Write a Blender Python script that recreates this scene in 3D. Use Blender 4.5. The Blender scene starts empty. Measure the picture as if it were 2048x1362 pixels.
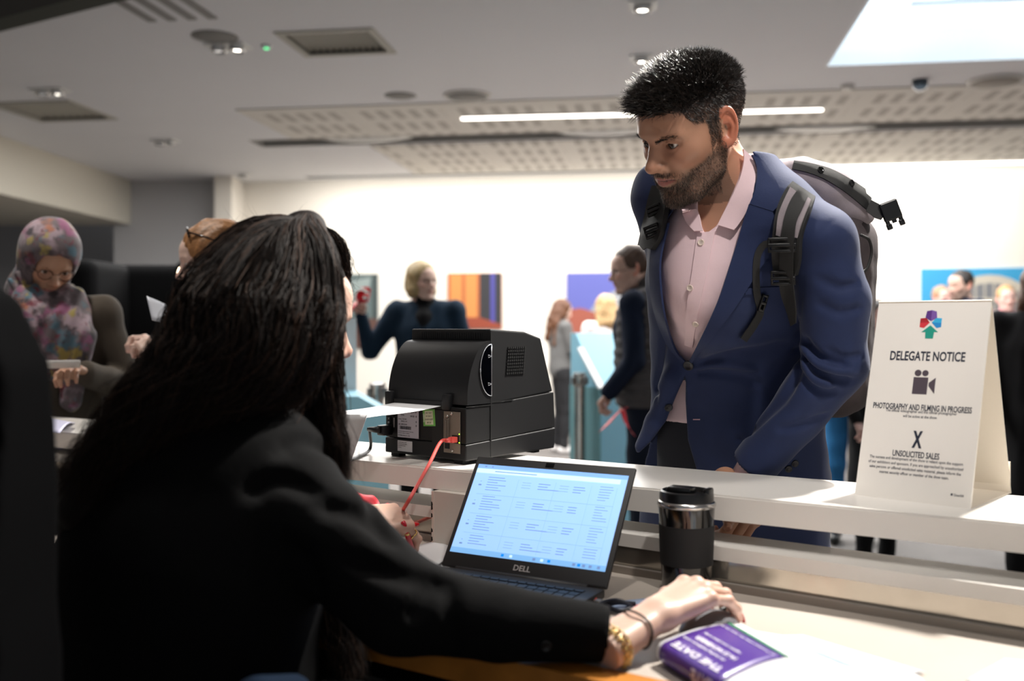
import bpy, math, random
import numpy as np
from mathutils import Vector, Matrix

# ------------------------------------------------------------------ camera, light, exposure
SC = bpy.context.scene
COL = SC.collection
FPX, CX, HY, CH = 1991.0, 1024.0, 650.0, 1.35      # focal length in pixels (35 mm), centre column, horizon row, camera height

cam_d = bpy.data.cameras.new('camera')
cam_d.lens = 35.0; cam_d.sensor_width = 36.0
cam_d.shift_y = -(681.0 - HY) / 2048.0
cam_d.clip_start = 0.05; cam_d.clip_end = 100
cam_d.dof.use_dof = True; cam_d.dof.focus_distance = 1.93; cam_d.dof.aperture_fstop = 2.6
cam = bpy.data.objects.new('camera', cam_d); COL.objects.link(cam)
cam.location = (0, 0, CH); cam.rotation_euler = (math.pi / 2, 0, 0)
SC.camera = cam
SC.view_settings.view_transform = 'Standard'; SC.view_settings.look = 'None'
SC.view_settings.gamma = 1.0; SC.view_settings.use_curve_mapping = False
SC.view_settings.exposure = 0.12
try:
    SC.cycles.use_denoising = True
    SC.cycles.max_bounces = 6; SC.cycles.diffuse_bounces = 3; SC.cycles.glossy_bounces = 3
    SC.cycles.transmission_bounces = 4; SC.cycles.sample_clamp_indirect = 6.0
    SC.cycles.caustics_reflective = False; SC.cycles.caustics_refractive = False
except Exception:
    pass
world = bpy.data.worlds.new('room_ambience'); SC.world = world
world.use_nodes = True
world.node_tree.nodes['Background'].inputs[0].default_value = (0.93, 0.96, 1.0, 1)
world.node_tree.nodes['Background'].inputs[1].default_value = 0.30

def P(px, py, d):
    return np.array([(px - CX) * d / FPX, d, CH - (py - HY) * d / FPX])
def PZ(px, py, z):
    return P(px, py, (CH - z) * FPX / (py - HY))

def area_light(name, loc, size, power, color=(1, 1, 1), rot=(0, 0, 0), sy=None, spread=None):
    l = bpy.data.lights.new(name, 'AREA'); l.energy = power; l.color = color; l.size = size
    if sy: l.shape = 'RECTANGLE'; l.size_y = sy
    if spread: l.spread = spread
    o = bpy.data.objects.new(name, l); COL.objects.link(o); o.location = loc; o.rotation_euler = rot
    return o
def spot_light(name, loc, power, angle, blend=0.5, rad=0.03, color=(1, 0.93, 0.85), aim=None):
    l = bpy.data.lights.new(name, 'SPOT'); l.energy = power; l.color = color
    l.spot_size = math.radians(angle); l.spot_blend = blend; l.shadow_soft_size = rad
    o = bpy.data.objects.new(name, l); COL.objects.link(o); o.location = loc
    if aim is not None:
        o.rotation_euler = (Vector(aim) - Vector(loc)).to_track_quat('-Z', 'Y').to_euler()
    return o
CEIL = 3.35
# the lamps over the reception desk: daylight shaft of the rooflight, ceiling spots, wall washers
LK = 1.0
area_light('rooflight_daylight', (3.3, 6.0, 3.9), 2.6, 300 * LK, (0.9, 0.96, 1.0), sy=3.2)
spot_light('desk_spot', (1.5, 2.5, 3.3), 740 * LK, 70, 0.6, 0.06, (1, 0.95, 0.88), aim=(0.45, 1.7, 1.0))
spot_light('desk_spot', (0.15, 1.55, 3.3), 55 * LK, 80, 0.7, 0.06, (1, 0.95, 0.88), aim=(0.2, 1.5, 0.9))
spot_light('desk_spot', (0.75, 0.35, 3.3), 150 * LK, 34, 0.8, 0.07, (1, 0.95, 0.90), aim=(0.46, 1.9, 1.42))
spot_light('desk_spot', (-1.6, 3.0, 3.3), 130 * LK, 80, 0.6, 0.05, (1, 0.94, 0.86), aim=(-1.3, 3.1, 0.9))
area_light('hall_fill', (0.5, 8.5, 3.3), 8.0, 800 * LK, (1, 0.98, 0.96), sy=5.5)  # broad fill added under the ceiling; its floor bounce brightens the ceiling
area_light('wall_washer', (1.6, 12.2, 3.28), 9.0, 160 * LK, (1, 0.96, 0.90), rot=(math.radians(14), 0, math.radians(-9.7)), sy=0.12)

# ------------------------------------------------------------------ object helpers
def link(name, me, parent=None, mats=None, smooth=True):
    o = bpy.data.objects.new(name, me); COL.objects.link(o)
    if parent is not None: o.parent = parent
    if mats is not None:
        for m in (mats if isinstance(mats, (list, tuple)) else [mats]): me.materials.append(m)
    if smooth and len(me.polygons): me.polygons.foreach_set('use_smooth', [True] * len(me.polygons))
    return o
def tag(o, label, cat, group=None, kind=None):
    o['label'] = label; o['category'] = cat
    if group: o['group'] = group
    if kind: o['kind'] = kind
    return o
def structure(o, label=None):
    o['kind'] = 'structure'
    if label: o['label'] = label
    return o
def empty(name, label, cat, loc=(0, 0, 0), rz=0.0, group=None):
    o = bpy.data.objects.new(name, None); COL.objects.link(o); o.location = loc; o.rotation_euler = (0, 0, rz)
    o.empty_display_size = 0.05
    return tag(o, label, cat, group)
def attach(child, parent):
    """child was modelled in world coordinates; keep it there under the parent"""
    m = Matrix.Translation(parent.location) @ parent.rotation_euler.to_matrix().to_4x4()
    child.parent = parent; child.matrix_parent_inverse = m.inverted()
    return child
def copy_tree(o, parent=None):
    c = o.copy(); COL.objects.link(c)
    if parent is not None: c.parent = parent
    for ch in list(o.children): copy_tree(ch, c)
    return c

class MB:
    """collects shapes, then links them as one mesh"""
    def __init__(s): s.v = []; s.f = []; s.m = []; s.n = 0; s.cur = 0
    def add(s, v, f):
        v = np.asarray(v, float).reshape(-1, 3)
        s.v.append(v)
        for q in f: s.f.append([int(i) + s.n for i in q]); s.m.append(s.cur)
        s.n += len(v); return s
    def box(s, lo, hi, M=None, bev=0.0):
        x0, y0, z0 = lo; x1, y1, z1 = hi
        if bev <= 0:
            v = np.array([(x, y, z) for z in (z0, z1) for y in (y0, y1) for x in (x0, x1)], float)
            f = [(0, 2, 3, 1), (4, 5, 7, 6), (0, 1, 5, 4), (2, 6, 7, 3), (0, 4, 6, 2), (1, 3, 7, 5)]
        else:
            return s.rbox(lo, hi, bev, M)
        if M is not None: v = xf(M, v)
        return s.add(v, f)
    def rbox(s, lo, hi, b, M=None):
        """box with chamfered and rounded edges"""
        lo = np.array(lo, float); hi = np.array(hi, float); b = min(b, (hi - lo).min() / 2.01)
        prof = [(0.0, b), (b * 0.293, b * 0.293), (b, 0.0)]
        rings = []
        for dz, ins in [(0, b), (b * .293, b * .293), (b, 0)]: rings.append((lo[2] + dz, ins))
        for dz, ins in [(b, 0), (b * .293, b * .293), (0, b)]: rings.append((hi[2] - dz, ins))
        v = []; 
        for z, ins in rings:
            x0, y0, x1, y1 = lo[0] + ins, lo[1] + ins, hi[0] - ins, hi[1] - ins
            r = max(b - ins, 0) + 1e-5
            for (cx, cy, a0) in ((x1 - r, y1 - r, 0), (x0 + r, y1 - r, 90), (x0 + r, y0 + r, 180), (x1 - r, y0 + r, 270)):
                for k in range(3):
                    a = math.radians(a0 + 45 * k); v.append((cx + r * math.cos(a), cy + r * math.sin(a), z))
        f = []; n = 12
        for i in range(len(rings) - 1):
            for j in range(n): f.append((i * n + j, i * n + (j + 1) % n, (i + 1) * n + (j + 1) % n, (i + 1) * n + j))
        f.append(tuple(reversed(range(n)))); f.append(tuple((len(rings) - 1) * n + j for j in range(n)))
        v = np.array(v)
        if M is not None: v = xf(M, v)
        return s.add(v, f)
    def tube(s, pts, r, n=10, cap=True, flat=None):
        pts = np.asarray(pts, float); k = len(pts)
        rr = np.full(k, r, float) if np.isscalar(r) else np.asarray(r, float)
        T = np.gradient(pts, axis=0); T /= np.linalg.norm(T, axis=1)[:, None] + 1e-12
        up = np.array([0, 0, 1.0]) if abs(T[0][2]) < 0.9 else np.array([1.0, 0, 0])
        U = np.cross(T[0], up); U /= np.linalg.norm(U); v = []
        for i in range(k):
            U = U - T[i] * (U @ T[i]); U /= np.linalg.norm(U) + 1e-12; W = np.cross(T[i], U)
            for j in range(n):
                a = 2 * math.pi * j / n; v.append(pts[i] + rr[i] * (U * math.cos(a) + W * math.sin(a)))
        f = [(i * n + j, i * n + (j + 1) % n, (i + 1) * n + (j + 1) % n, (i + 1) * n + j) for i in range(k - 1) for j in range(n)]
        if cap: f.append(tuple(reversed(range(n)))); f.append(tuple((k - 1) * n + j for j in range(n)))
        return s.add(v, f)
    def lathe(s, prof, n=32, M=None, cap=True):
        v = [(r * math.cos(2 * math.pi * j / n), r * math.sin(2 * math.pi * j / n), z) for (r, z) in prof for j in range(n)]
        k = len(prof)
        f = [(i * n + j, i * n + (j + 1) % n, (i + 1) * n + (j + 1) % n, (i + 1) * n + j) for i in range(k - 1) for j in range(n)]
        if cap: f.append(tuple(reversed(range(n)))); f.append(tuple((k - 1) * n + j for j in range(n)))
        v = np.array(v, float)
        if M is not None: v = xf(M, v)
        return s.add(v, f)
    def prism(s, poly, z0, z1, M=None):
        """poly in xy, extruded along z"""
        n = len(poly); v = [(x, y, z0) for x, y in poly] + [(x, y, z1) for x, y in poly]
        f = [tuple(reversed(range(n))), tuple(range(n, 2 * n))] + [(i, (i + 1) % n, n + (i + 1) % n, n + i) for i in range(n)]
        v = np.array(v, float)
        if M is not None: v = xf(M, v)
        return s.add(v, f)
    def loft(s, rings, cap=True, closed=True):
        n = len(rings[0]); k = len(rings); v = np.concatenate([np.asarray(r, float) for r in rings])
        f = [(i * n + j, i * n + (j + 1) % n, (i + 1) * n + (j + 1) % n, (i + 1) * n + j) for i in range(k - 1) for j in range(n if closed else n - 1)]
        if cap and closed: f.append(tuple(reversed(range(n)))); f.append(tuple((k - 1) * n + j for j in range(n)))
        return s.add(v, f)
    def sheet(s, G, th=0.001):
        """grid of points (a,b,3) made into a thin solid sheet"""
        G = np.asarray(G, float); a, b = G.shape[:2]
        du = np.gradient(G, axis=0); dv = np.gradient(G, axis=1)
        N = np.cross(du, dv); N /= np.linalg.norm(N, axis=2)[..., None] + 1e-12
        A = (G + N * th / 2).reshape(-1, 3); B = (G - N * th / 2).reshape(-1, 3); o = a * b
        f = []
        for i in range(a - 1):
            for j in range(b - 1):
                q = (i * b + j, (i + 1) * b + j, (i + 1) * b + j + 1, i * b + j + 1); f.append(q); f.append(tuple(o + t for t in reversed(q)))
        ed = [(i * b, (i + 1) * b) for i in range(a - 1)] + [((i + 1) * b + b - 1, i * b + b - 1) for i in range(a - 1)]
        ed += [(j + 1, j) for j in range(b - 1)] + [((a - 1) * b + j, (a - 1) * b + j + 1) for j in range(b - 1)]
        for p, q in ed: f.append((q, p, o + p, o + q))
        return s.add(np.concatenate([A, B]), f)
    def build(s, name, mats, parent=None, smooth=False, auto=None):
        me = bpy.data.meshes.new(name)
        me.from_pydata(np.concatenate(s.v).tolist(), [], s.f); 
        o = link(name, me, parent, mats, smooth or auto is not None)
        me.polygons.foreach_set('material_index', s.m)
        if auto is not None: me.set_sharp_from_angle(angle=math.radians(auto))
        me.update(); return o

def xf(M, v):
    M = np.array(M, float); v = np.asarray(v, float); return v @ M[:3, :3].T + M[:3, 3]
def frame(o, x, y, z):
    M = np.eye(4); M[:3, 0] = x; M[:3, 1] = y; M[:3, 2] = z; M[:3, 3] = o; return M
def nrm(v): v = np.asarray(v, float); return v / np.linalg.norm(v)
def rotm(yaw, pitch=0.0, roll=0.0):
    cy, sy = math.cos(yaw), math.sin(yaw); cp, sp = math.cos(pitch), math.sin(pitch); cr, sr = math.cos(roll), math.sin(roll)
    Rz = np.array([[cy, -sy, 0], [sy, cy, 0], [0, 0, 1]]); Rx = np.array([[1, 0, 0], [0, cp, -sp], [0, sp, cp]]); Ry = np.array([[cr, 0, sr], [0, 1, 0], [-sr, 0, cr]])
    return Rz @ Rx @ Ry
def pose(o, yaw, pitch=0.0, roll=0.0, s=1.0):
    M = np.eye(4); M[:3, :3] = rotm(math.radians(yaw), math.radians(pitch), math.radians(roll)) * s; M[:3, 3] = o; return M
def axis_to(p, q):
    """frame at p whose z runs to q"""
    z = nrm(np.subtract(q, p)); x = np.cross([0, 0, 1.0], z)
    if np.linalg.norm(x) < 1e-4: x = np.array([1.0, 0, 0])
    x = nrm(x); return frame(p, x, np.cross(z, x), z)
def spline(pts, n):
    """Catmull-Rom through pts"""
    p = np.asarray(pts, float); p = np.vstack([2 * p[0] - p[1], p, 2 * p[-1] - p[-2]]); k = len(p) - 3; out = []
    for t in np.linspace(0, k - 1e-9, n):
        i = int(t); u = t - i; a, b, c, d = p[i:i + 4]
        out.append(0.5 * ((2 * b) + (-a + c) * u + (2 * a - 5 * b + 4 * c - d) * u * u + (-a + 3 * b - 3 * c + d) * u ** 3))
    return np.array(out)

# ------------------------------------------------------------------ materials
MATS = {}
def srgb(h):
    if isinstance(h, str): h = [int(h[i:i + 2], 16) / 255 for i in (0, 2, 4)]
    return tuple((c / 12.92 if c <= 0.04045 else ((c + 0.055) / 1.055) ** 2.4) for c in h)
def mat(name, col, rough=0.5, metal=0.0, var=0.0, vscale=8.0, bump=0.0, bscale=60.0, sheen=0.0, emit=0.0, trans=0.0, spec=0.5, vcol=False, sss=0.0,
        sssr=(1, .4, .25), weave=0.0, wscale=900.0, coat=0.0, alpha=1.0, col2=None, aniso=0.0):
    if name in MATS: return MATS[name]
    m = bpy.data.materials.new(name); m.use_nodes = True; nt = m.node_tree; b = nt.nodes['Principled BSDF']; L = nt.links
    c = srgb(col) if isinstance(col, str) else tuple(col)
    b.inputs['Base Color'].default_value = (*c, 1); b.inputs['Roughness'].default_value = rough; b.inputs['Metallic'].default_value = metal
    b.inputs['Specular IOR Level'].default_value = spec
    if sheen: b.inputs['Sheen Weight'].default_value = sheen; b.inputs['Sheen Roughness'].default_value = 0.5
    if trans: b.inputs['Transmission Weight'].default_value = trans
    if coat: b.inputs['Coat Weight'].default_value = coat; b.inputs['Coat Roughness'].default_value = 0.1
    if alpha < 1: b.inputs['Alpha'].default_value = alpha
    if aniso: b.inputs['Anisotropic'].default_value = aniso
    if sss:
        b.inputs['Subsurface Weight'].default_value = sss; b.inputs['Subsurface Radius'].default_value = sssr; b.inputs['Subsurface Scale'].default_value = 0.006
    if emit: b.inputs['Emission Color'].default_value = (*c, 1); b.inputs['Emission Strength'].default_value = emit
    tc = nt.nodes.new('ShaderNodeTexCoord'); src = None
    if vcol:
        a = nt.nodes.new('ShaderNodeVertexColor'); a.layer_name = 'Col'; src = a.outputs['Color']
    if var or col2:
        n = nt.nodes.new('ShaderNodeTexNoise'); n.inputs['Scale'].default_value = vscale; n.inputs['Detail'].default_value = 4
        L.new(tc.outputs['Object'], n.inputs['Vector'])
        if col2:
            cr = nt.nodes.new('ShaderNodeValToRGB'); cr.color_ramp.elements[0].position = 0.4; cr.color_ramp.elements[1].position = 0.6
            cr.color_ramp.elements[0].color = (*c, 1); cr.color_ramp.elements[1].color = (*(srgb(col2) if isinstance(col2, str) else col2), 1)
            L.new(n.outputs['Fac'], cr.inputs['Fac']); src = cr.outputs['Color']
        if var:
            mr = nt.nodes.new('ShaderNodeMapRange'); mr.inputs['To Min'].default_value = 1 - var; mr.inputs['To Max'].default_value = 1 + var
            mr.inputs['From Min'].default_value = 0.3; mr.inputs['From Max'].default_value = 0.7
            L.new(n.outputs['Fac'], mr.inputs['Value'])
            mx = nt.nodes.new('ShaderNodeVectorMath'); mx.operation = 'SCALE'
            if src is not None: L.new(src, mx.inputs[0])
            else: mx.inputs[0].default_value = c
            L.new(mr.outputs['Result'], mx.inputs['Scale']); src = mx.outputs['Vector']
    if src is not None: L.new(src, b.inputs['Base Color'])
    if bump or weave:
        h = None
        if bump:
            n2 = nt.nodes.new('ShaderNodeTexNoise'); n2.inputs['Scale'].default_value = bscale; n2.inputs['Detail'].default_value = 3
            L.new(tc.outputs['Object'], n2.inputs['Vector'])
            bp = nt.nodes.new('ShaderNodeBump'); bp.inputs['Strength'].default_value = bump; bp.inputs['Distance'].default_value = 0.01
            L.new(n2.outputs['Fac'], bp.inputs['Height']); h = bp
        if weave:
            n3 = nt.nodes.new('ShaderNodeTexNoise'); n3.inputs['Scale'].default_value = wscale; n3.inputs['Detail'].default_value = 1
            L.new(tc.outputs['Object'], n3.inputs['Vector'])
            b2 = nt.nodes.new('ShaderNodeBump'); b2.inputs['Strength'].default_value = weave; b2.inputs['Distance'].default_value = 0.001
            L.new(n3.outputs['Fac'], b2.inputs['Height'])
            if h: L.new(h.outputs['Normal'], b2.inputs['Normal'])
            h = b2
        L.new(h.outputs['Normal'], b.inputs['Normal'])
    MATS[name] = m; return m

# ------------------------------------------------------------------ soft-shape modelling: signed distances meshed with surface nets
f32 = np.float32
def rcone(p, a, b, r1, r2=None):
    """tapered capsule"""
    if r2 is None: r2 = r1
    a = np.asarray(a, f32); b = np.asarray(b, f32); ba = b - a; L = float(ba @ ba) + 1e-12
    t = np.clip(((p - a) @ ba) / L, 0, 1); q = p - a - t[:, None] * ba
    return np.sqrt((q * q).sum(1)) - (r1 + (r2 - r1) * t)
def chain(p, pts, rs, k=0.0):
    d = None
    for i in range(len(pts) - 1):
        e = rcone(p, pts[i], pts[i + 1], rs[i], rs[i + 1]); d = e if d is None else smin(d, e, k)
    return d
def sph(p, c, r):
    q = p - np.asarray(c, f32); return np.sqrt((q * q).sum(1)) - r
def ell(p, c, r, R=None):
    q = p - np.asarray(c, f32)
    if R is not None: q = q @ np.asarray(R, f32)
    r = np.asarray(r, f32); k0 = np.sqrt(((q / r) ** 2).sum(1)) + 1e-9; k1 = np.sqrt(((q / (r * r)) ** 2).sum(1)) + 1e-9
    return k0 * (k0 - 1) / k1
def rbx(p, c, h, r=0.0, R=None):
    q = p - np.asarray(c, f32)
    if R is not None: q = q @ np.asarray(R, f32)
    q = np.abs(q) - (np.asarray(h, f32) - r)
    return np.sqrt((np.maximum(q, 0) ** 2).sum(1)) + np.minimum(q.max(1), 0) - r
def smin(a, b, k):
    if k <= 0: return np.minimum(a, b)
    h = np.maximum(k - np.abs(a - b), 0) / k; return np.minimum(a, b) - h * h * k * 0.25
def smax(a, b, k): return -smin(-a, -b, k)
def poly2d(x, y, poly):
    """signed distance to a 2-D polygon, negative inside"""
    poly = np.asarray(poly, f32); n = len(poly); d = np.full(x.shape, 1e9, f32); inside = np.zeros(x.shape, bool)
    for i in range(n):
        a = poly[i]; b = poly[(i + 1) % n]; ex, ey = b - a; wx = x - a[0]; wy = y - a[1]
        t = np.clip((wx * ex + wy * ey) / (ex * ex + ey * ey + 1e-12), 0, 1)
        d = np.minimum(d, (wx - ex * t) ** 2 + (wy - ey * t) ** 2)
        c = ((a[1] > y) != (b[1] > y)); xx = (b[0] - a[0]) * (y - a[1]) / (b[1] - a[1] + 1e-12) + a[0]
        inside ^= c & (x < xx)
    return np.where(inside, -1, 1) * np.sqrt(d)
def pixpoly(p, poly):
    """signed distance (metres, about) to the pyramid seen through a polygon of the photograph, measured at the point's own depth"""
    y = np.maximum(p[:, 1], 0.2); return poly2d(p[:, 0] / y * FPX + CX, HY - (p[:, 2] - CH) / y * FPX, poly) * y / FPX
def noise3(p, s, seed=0):
    """cheap smooth wobble -1..1"""
    r = np.random.RandomState(seed); d = 0
    for k in range(4):
        w = r.randn(3) * s; d = d + np.sin(p @ w.astype(f32) + f32(r.rand() * 6.28))
    return d / 2.6

def sdf_mesh(f, lo, hi, h, name='m', colf=None):
    lo = np.asarray(lo, f32); hi = np.asarray(hi, f32); n = np.ceil((hi - lo) / h).astype(int) + 1
    S = 4; nc = (n + S - 1) // S + 1
    gx, gy, gz = [lo[i] + np.arange(nc[i], dtype=f32) * h * S + h * S / 2 - h / 2 for i in range(3)]
    C = np.stack(np.meshgrid(gx, gy, gz, indexing='ij'), -1).reshape(-1, 3)
    cv = f(C).astype(f32); near = (np.abs(cv) < h * S * 1.9).reshape(nc)
    N = nc * S; full = np.repeat(np.repeat(np.repeat(cv.reshape(nc), S, 0), S, 1), S, 2)
    msk = np.repeat(np.repeat(np.repeat(near, S, 0), S, 1), S, 2)
    I = np.argwhere(msk); pts = lo + I.astype(f32) * h; vals = np.empty(len(I), f32)
    for a in range(0, len(I), 400000): vals[a:a + 400000] = f(pts[a:a + 400000])
    full[msk] = vals; V = full
    # close the surface at the borders
    V[0] = np.maximum(V[0], h); V[-1] = np.maximum(V[-1], h); V[:, 0] = np.maximum(V[:, 0], h); V[:, -1] = np.maximum(V[:, -1], h); V[:, :, 0] = np.maximum(V[:, :, 0], h); V[:, :, -1] = np.maximum(V[:, :, -1], h)
    neg = V < 0; cnt = np.zeros(tuple(N - 1), np.int8)
    sl = [slice(0, -1), slice(1, None)]
    for i in (0, 1):
        for j in (0, 1):
            for k in (0, 1): cnt += neg[sl[i], sl[j], sl[k]]
    act = (cnt > 0) & (cnt < 8); A = np.argwhere(act); idx = np.full(act.shape, -1, np.int64); idx[act] = np.arange(len(A))
    acc = np.zeros((len(A), 3), f32); w = np.zeros(len(A), f32); x, y, z = A.T
    for ax in range(3):
        o1, o2 = [t for t in range(3) if t != ax]
        for i in (0, 1):
            for j in (0, 1):
                q = [x, y, z]; q[o1] = q[o1] + i; q[o2] = q[o2] + j; r = list(q); r[ax] = r[ax] + 1
                va = V[tuple(q)]; vb = V[tuple(r)]; m = (va < 0) != (vb < 0); t = np.where(m, va / np.where(m, va - vb, 1), 0)
                pt = np.zeros((len(A), 3), f32); pt[:, ax] = t; pt[:, o1] = i; pt[:, o2] = j
                acc[m] += pt[m]; w[m] += 1
    verts = lo + (A + acc / w[:, None]) * h
    faces = []
    for ax in range(3):
        o1, o2 = [(1, 2), (2, 0), (0, 1)][ax]
        s0 = [slice(1, -1)] * 3; s0[ax] = slice(0, -1); s1 = list(s0); s1[ax] = slice(1, None)
        a = neg[tuple(s0)]; b = neg[tuple(s1)]
        for flip, m in ((False, a & ~b), (True, ~a & b)):
            E = np.argwhere(m)
            if not len(E): continue
            add = np.ones(3, int); add[ax] = 0; E = E + add
            def cell(d1, d2):
                q = E.copy(); q[:, o1] += d1; q[:, o2] += d2; return idx[q[:, 0], q[:, 1], q[:, 2]]
            Q = np.stack([cell(-1, -1), cell(0, -1), cell(0, 0), cell(-1, 0)], 1)
            if flip: Q = Q[:, ::-1]
            faces.append(Q)
    F = np.concatenate(faces) if faces else np.zeros((0, 4), int); F = F[(F >= 0).all(1)]
    me = bpy.data.meshes.new(name); me.vertices.add(len(verts)); me.vertices.foreach_set('co', verts.astype(f32).ravel())
    me.loops.add(len(F) * 4); me.loops.foreach_set('vertex_index', F.ravel().astype(np.int32))
    me.polygons.add(len(F)); me.polygons.foreach_set('loop_start', np.arange(0, len(F) * 4, 4, dtype=np.int32))
    me.update(calc_edges=True); me.validate()
    if colf is not None: paint(me, colf(verts))
    return me
def paint(me, c):
    a = me.color_attributes.new('Col', 'FLOAT_COLOR', 'POINT'); d = np.ones((len(me.vertices), 4), f32); d[:, :3] = c; a.data.foreach_set('color', d.ravel())
def lerpc(a, b, t): t = np.clip(t, 0, 1)[:, None]; return a * (1 - t) + b * t
def part(name, f, lo, hi, h, m, parent, colf=None):
    o = link(name, sdf_mesh(f, lo, hi, h, name, colf), None, m); attach(o, parent) if parent is not None else None; return o

def march(f, o, d, tmax=1.2, off=0.0, t0=0.0):
    """first hit of rays o + t d on f = off"""
    o = np.asarray(o, f32); d = np.asarray(d, f32); t = np.full(len(o), t0, f32)
    for _ in range(70):
        v = f(o + d * t[:, None]) - off; t = t + np.clip(v * 0.8, -0.01, 0.2); t = np.minimum(t, t0 + tmax)
    return o + d * t[:, None]
def on_surface(f, px, dmin, off=0.0):
    """points on f seen at photograph pixels px, searched from depth dmin"""
    px = np.asarray(px, float).reshape(-1, 2); d = np.stack([(px[:, 0] - CX) / FPX, np.ones(len(px)), -(px[:, 1] - HY) / FPX], 1)
    L = np.linalg.norm(d, axis=1)[:, None]; o = np.array([0, 0, CH]) + d * dmin
    return march(f, o, d / L, off=off).astype(float)
def patch_px(f, quad_rows, dmin, off, th, nu=12):
    """cloth strip laid on f: rows of (left pixel, right pixel) -> thin sheet following the surface"""
    rows = []
    for (a, b) in quad_rows:
        t = np.linspace(0, 1, nu)[:, None]; rows.append(np.array(a) * (1 - t) + np.array(b) * t)
    R = np.array(rows); G = on_surface(f, R.reshape(-1, 2), dmin, off); ok = np.abs(f(G.astype(f32)) - off) < .004
    if ok.any() and not ok.all():                                  # samples past the outline fold back onto the last point of the cloth
        g2 = R.reshape(-1, 2); bad = np.where(~ok)[0]; good = np.where(ok)[0]
        for i in bad: G[i] = G[good[np.argmin(((g2[good] - g2[i]) ** 2).sum(1))]]
    G = G.reshape(len(rows), nu, 3)
    return MB().sheet(G, th)
def dense(rows, n):
    """resample rows of ((x,y),(x,y)) smoothly"""
    r = np.array(rows, float).reshape(len(rows), 4); t = np.linspace(0, len(rows) - 1, n); o = spline(r, n); return [((a[0], a[1]), (a[2], a[3])) for a in o]
def strands(roots, dirs, length, width, segs, rng, curl=0.0, grav=0.0, taper=True, wave=None):
    """hair as fine three-sided tapering spikes; returns one mesh builder-like (verts, faces)"""
    n = len(roots); L = np.broadcast_to(length, (n,)).astype(float); W = np.broadcast_to(width, (n,)).astype(float)
    pts = np.zeros((n, segs + 1, 3)); pts[:, 0] = roots; d = dirs / (np.linalg.norm(dirs, axis=1)[:, None] + 1e-9)
    bend = rng.randn(n, 3) * curl
    for i in range(segs):
        d = d + bend / segs + np.array([0, 0, -grav / segs]); 
        if wave is not None: d = d + wave(pts[:, i], i / segs)
        d /= np.linalg.norm(d, axis=1)[:, None] + 1e-9
        pts[:, i + 1] = pts[:, i] + d * (L / segs)[:, None]
    return ribbon(pts, W, taper)
def ribbon(pts, W, taper=True):
    n, k = pts.shape[:2]; T = np.gradient(pts, axis=1); T /= np.linalg.norm(T, axis=2)[..., None] + 1e-9
    ref = np.array([0.31, 0.47, 0.82]); U = np.cross(T, ref); U /= np.linalg.norm(U, axis=2)[..., None] + 1e-9; V = np.cross(T, U)
    tt = np.linspace(0, 1, k); r = np.where(tt < 0.35, 1, 1 - ((tt - 0.35) / 0.65) ** 1.5 * 0.93) if taper else np.ones(k)
    r = W[:, None] / 2 * r[None]
    R = []
    for a in (0, 2.094, 4.189): R.append(pts + (U * math.cos(a) + V * math.sin(a)) * r[..., None])
    X = np.stack(R, 2)                                   # n,k,3,3
    verts = X.reshape(-1, 3); b = np.arange(n)[:, None, None] * k * 3; i = np.arange(k - 1)[None, :, None] * 3; j = np.arange(3)[None, None, :]; j2 = (j + 1) % 3
    F = np.stack([b + i + j, b + i + j2, b + i + 3 + j2, b + i + 3 + j], -1).reshape(-1, 4)
    return verts, F
def raw_mesh(name, verts, F, col=None):
    me = bpy.data.meshes.new(name); me.vertices.add(len(verts)); me.vertices.foreach_set('co', np.asarray(verts, f32).ravel())
    me.loops.add(F.size); me.loops.foreach_set('vertex_index', F.ravel().astype(np.int32)); k = F.shape[1]
    me.polygons.add(len(F)); me.polygons.foreach_set('loop_start', np.arange(0, F.size, k, dtype=np.int32)); me.update(calc_edges=True)
    if col is not None: paint(me, col)
    return me
def mesh_np(me):
    v = np.empty(len(me.vertices) * 3, f32); me.vertices.foreach_get('co', v); nn = np.empty(len(me.vertices) * 3, f32); me.vertices.foreach_get('normal', nn)
    return v.reshape(-1, 3).astype(float), nn.reshape(-1, 3).astype(float)

def text_obj(name, s, size, M, m, parent=None, align='CENTER', sx=1.0, bold=0.0, depth=0.0004, spacing=1.0):
    """real lettering: glyph outlines extruded a little, placed by the frame M (x along the line, y up, z out of the surface)"""
    cu = bpy.data.curves.new(name, 'FONT'); cu.body = s; cu.size = size; cu.align_x = align; cu.align_y = 'CENTER'; cu.extrude = depth; cu.offset = bold
    cu.space_character = spacing; cu.resolution_u = 3
    t = bpy.data.objects.new('tmp', cu); COL.objects.link(t); dg = bpy.context.evaluated_depsgraph_get(); dg.update()
    me = bpy.data.meshes.new_from_object(t.evaluated_get(dg)); bpy.data.objects.remove(t)
    n = len(me.vertices); v = np.empty(n * 3, f32); me.vertices.foreach_get('co', v); v = v.reshape(-1, 3).astype(float); v[:, 0] *= sx
    me.vertices.foreach_set('co', xf(M, v).astype(f32).ravel()); me.name = name; me.materials.clear()
    o = link(name, me, None, m, smooth=False)
    if parent is not None: attach(o, parent)
    return o
# ------------------------------------------------------------------ the hall
UA = math.radians(-8.5)
UU = np.array([math.cos(UA), math.sin(UA)]); VV = np.array([-math.sin(UA), math.cos(UA)])
def uv(u, v, z=0.0): p = UU * u + VV * v; return np.array([p[0], p[1], z])
def ceil_px(px, py): return P(px, py, (CEIL - CH) * FPX / (HY - py))
def to_uv(p): return float(p[0] * UU[0] + p[1] * UU[1]), float(p[0] * VV[0] + p[1] * VV[1])
RU = Matrix.Rotation(UA, 4, 'Z'); RUn = np.array(RU)
def uvM(z=0.0, o=(0, 0)): M = RUn.copy(); M[:3, 3] = uv(o[0], o[1], z); return M

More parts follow.
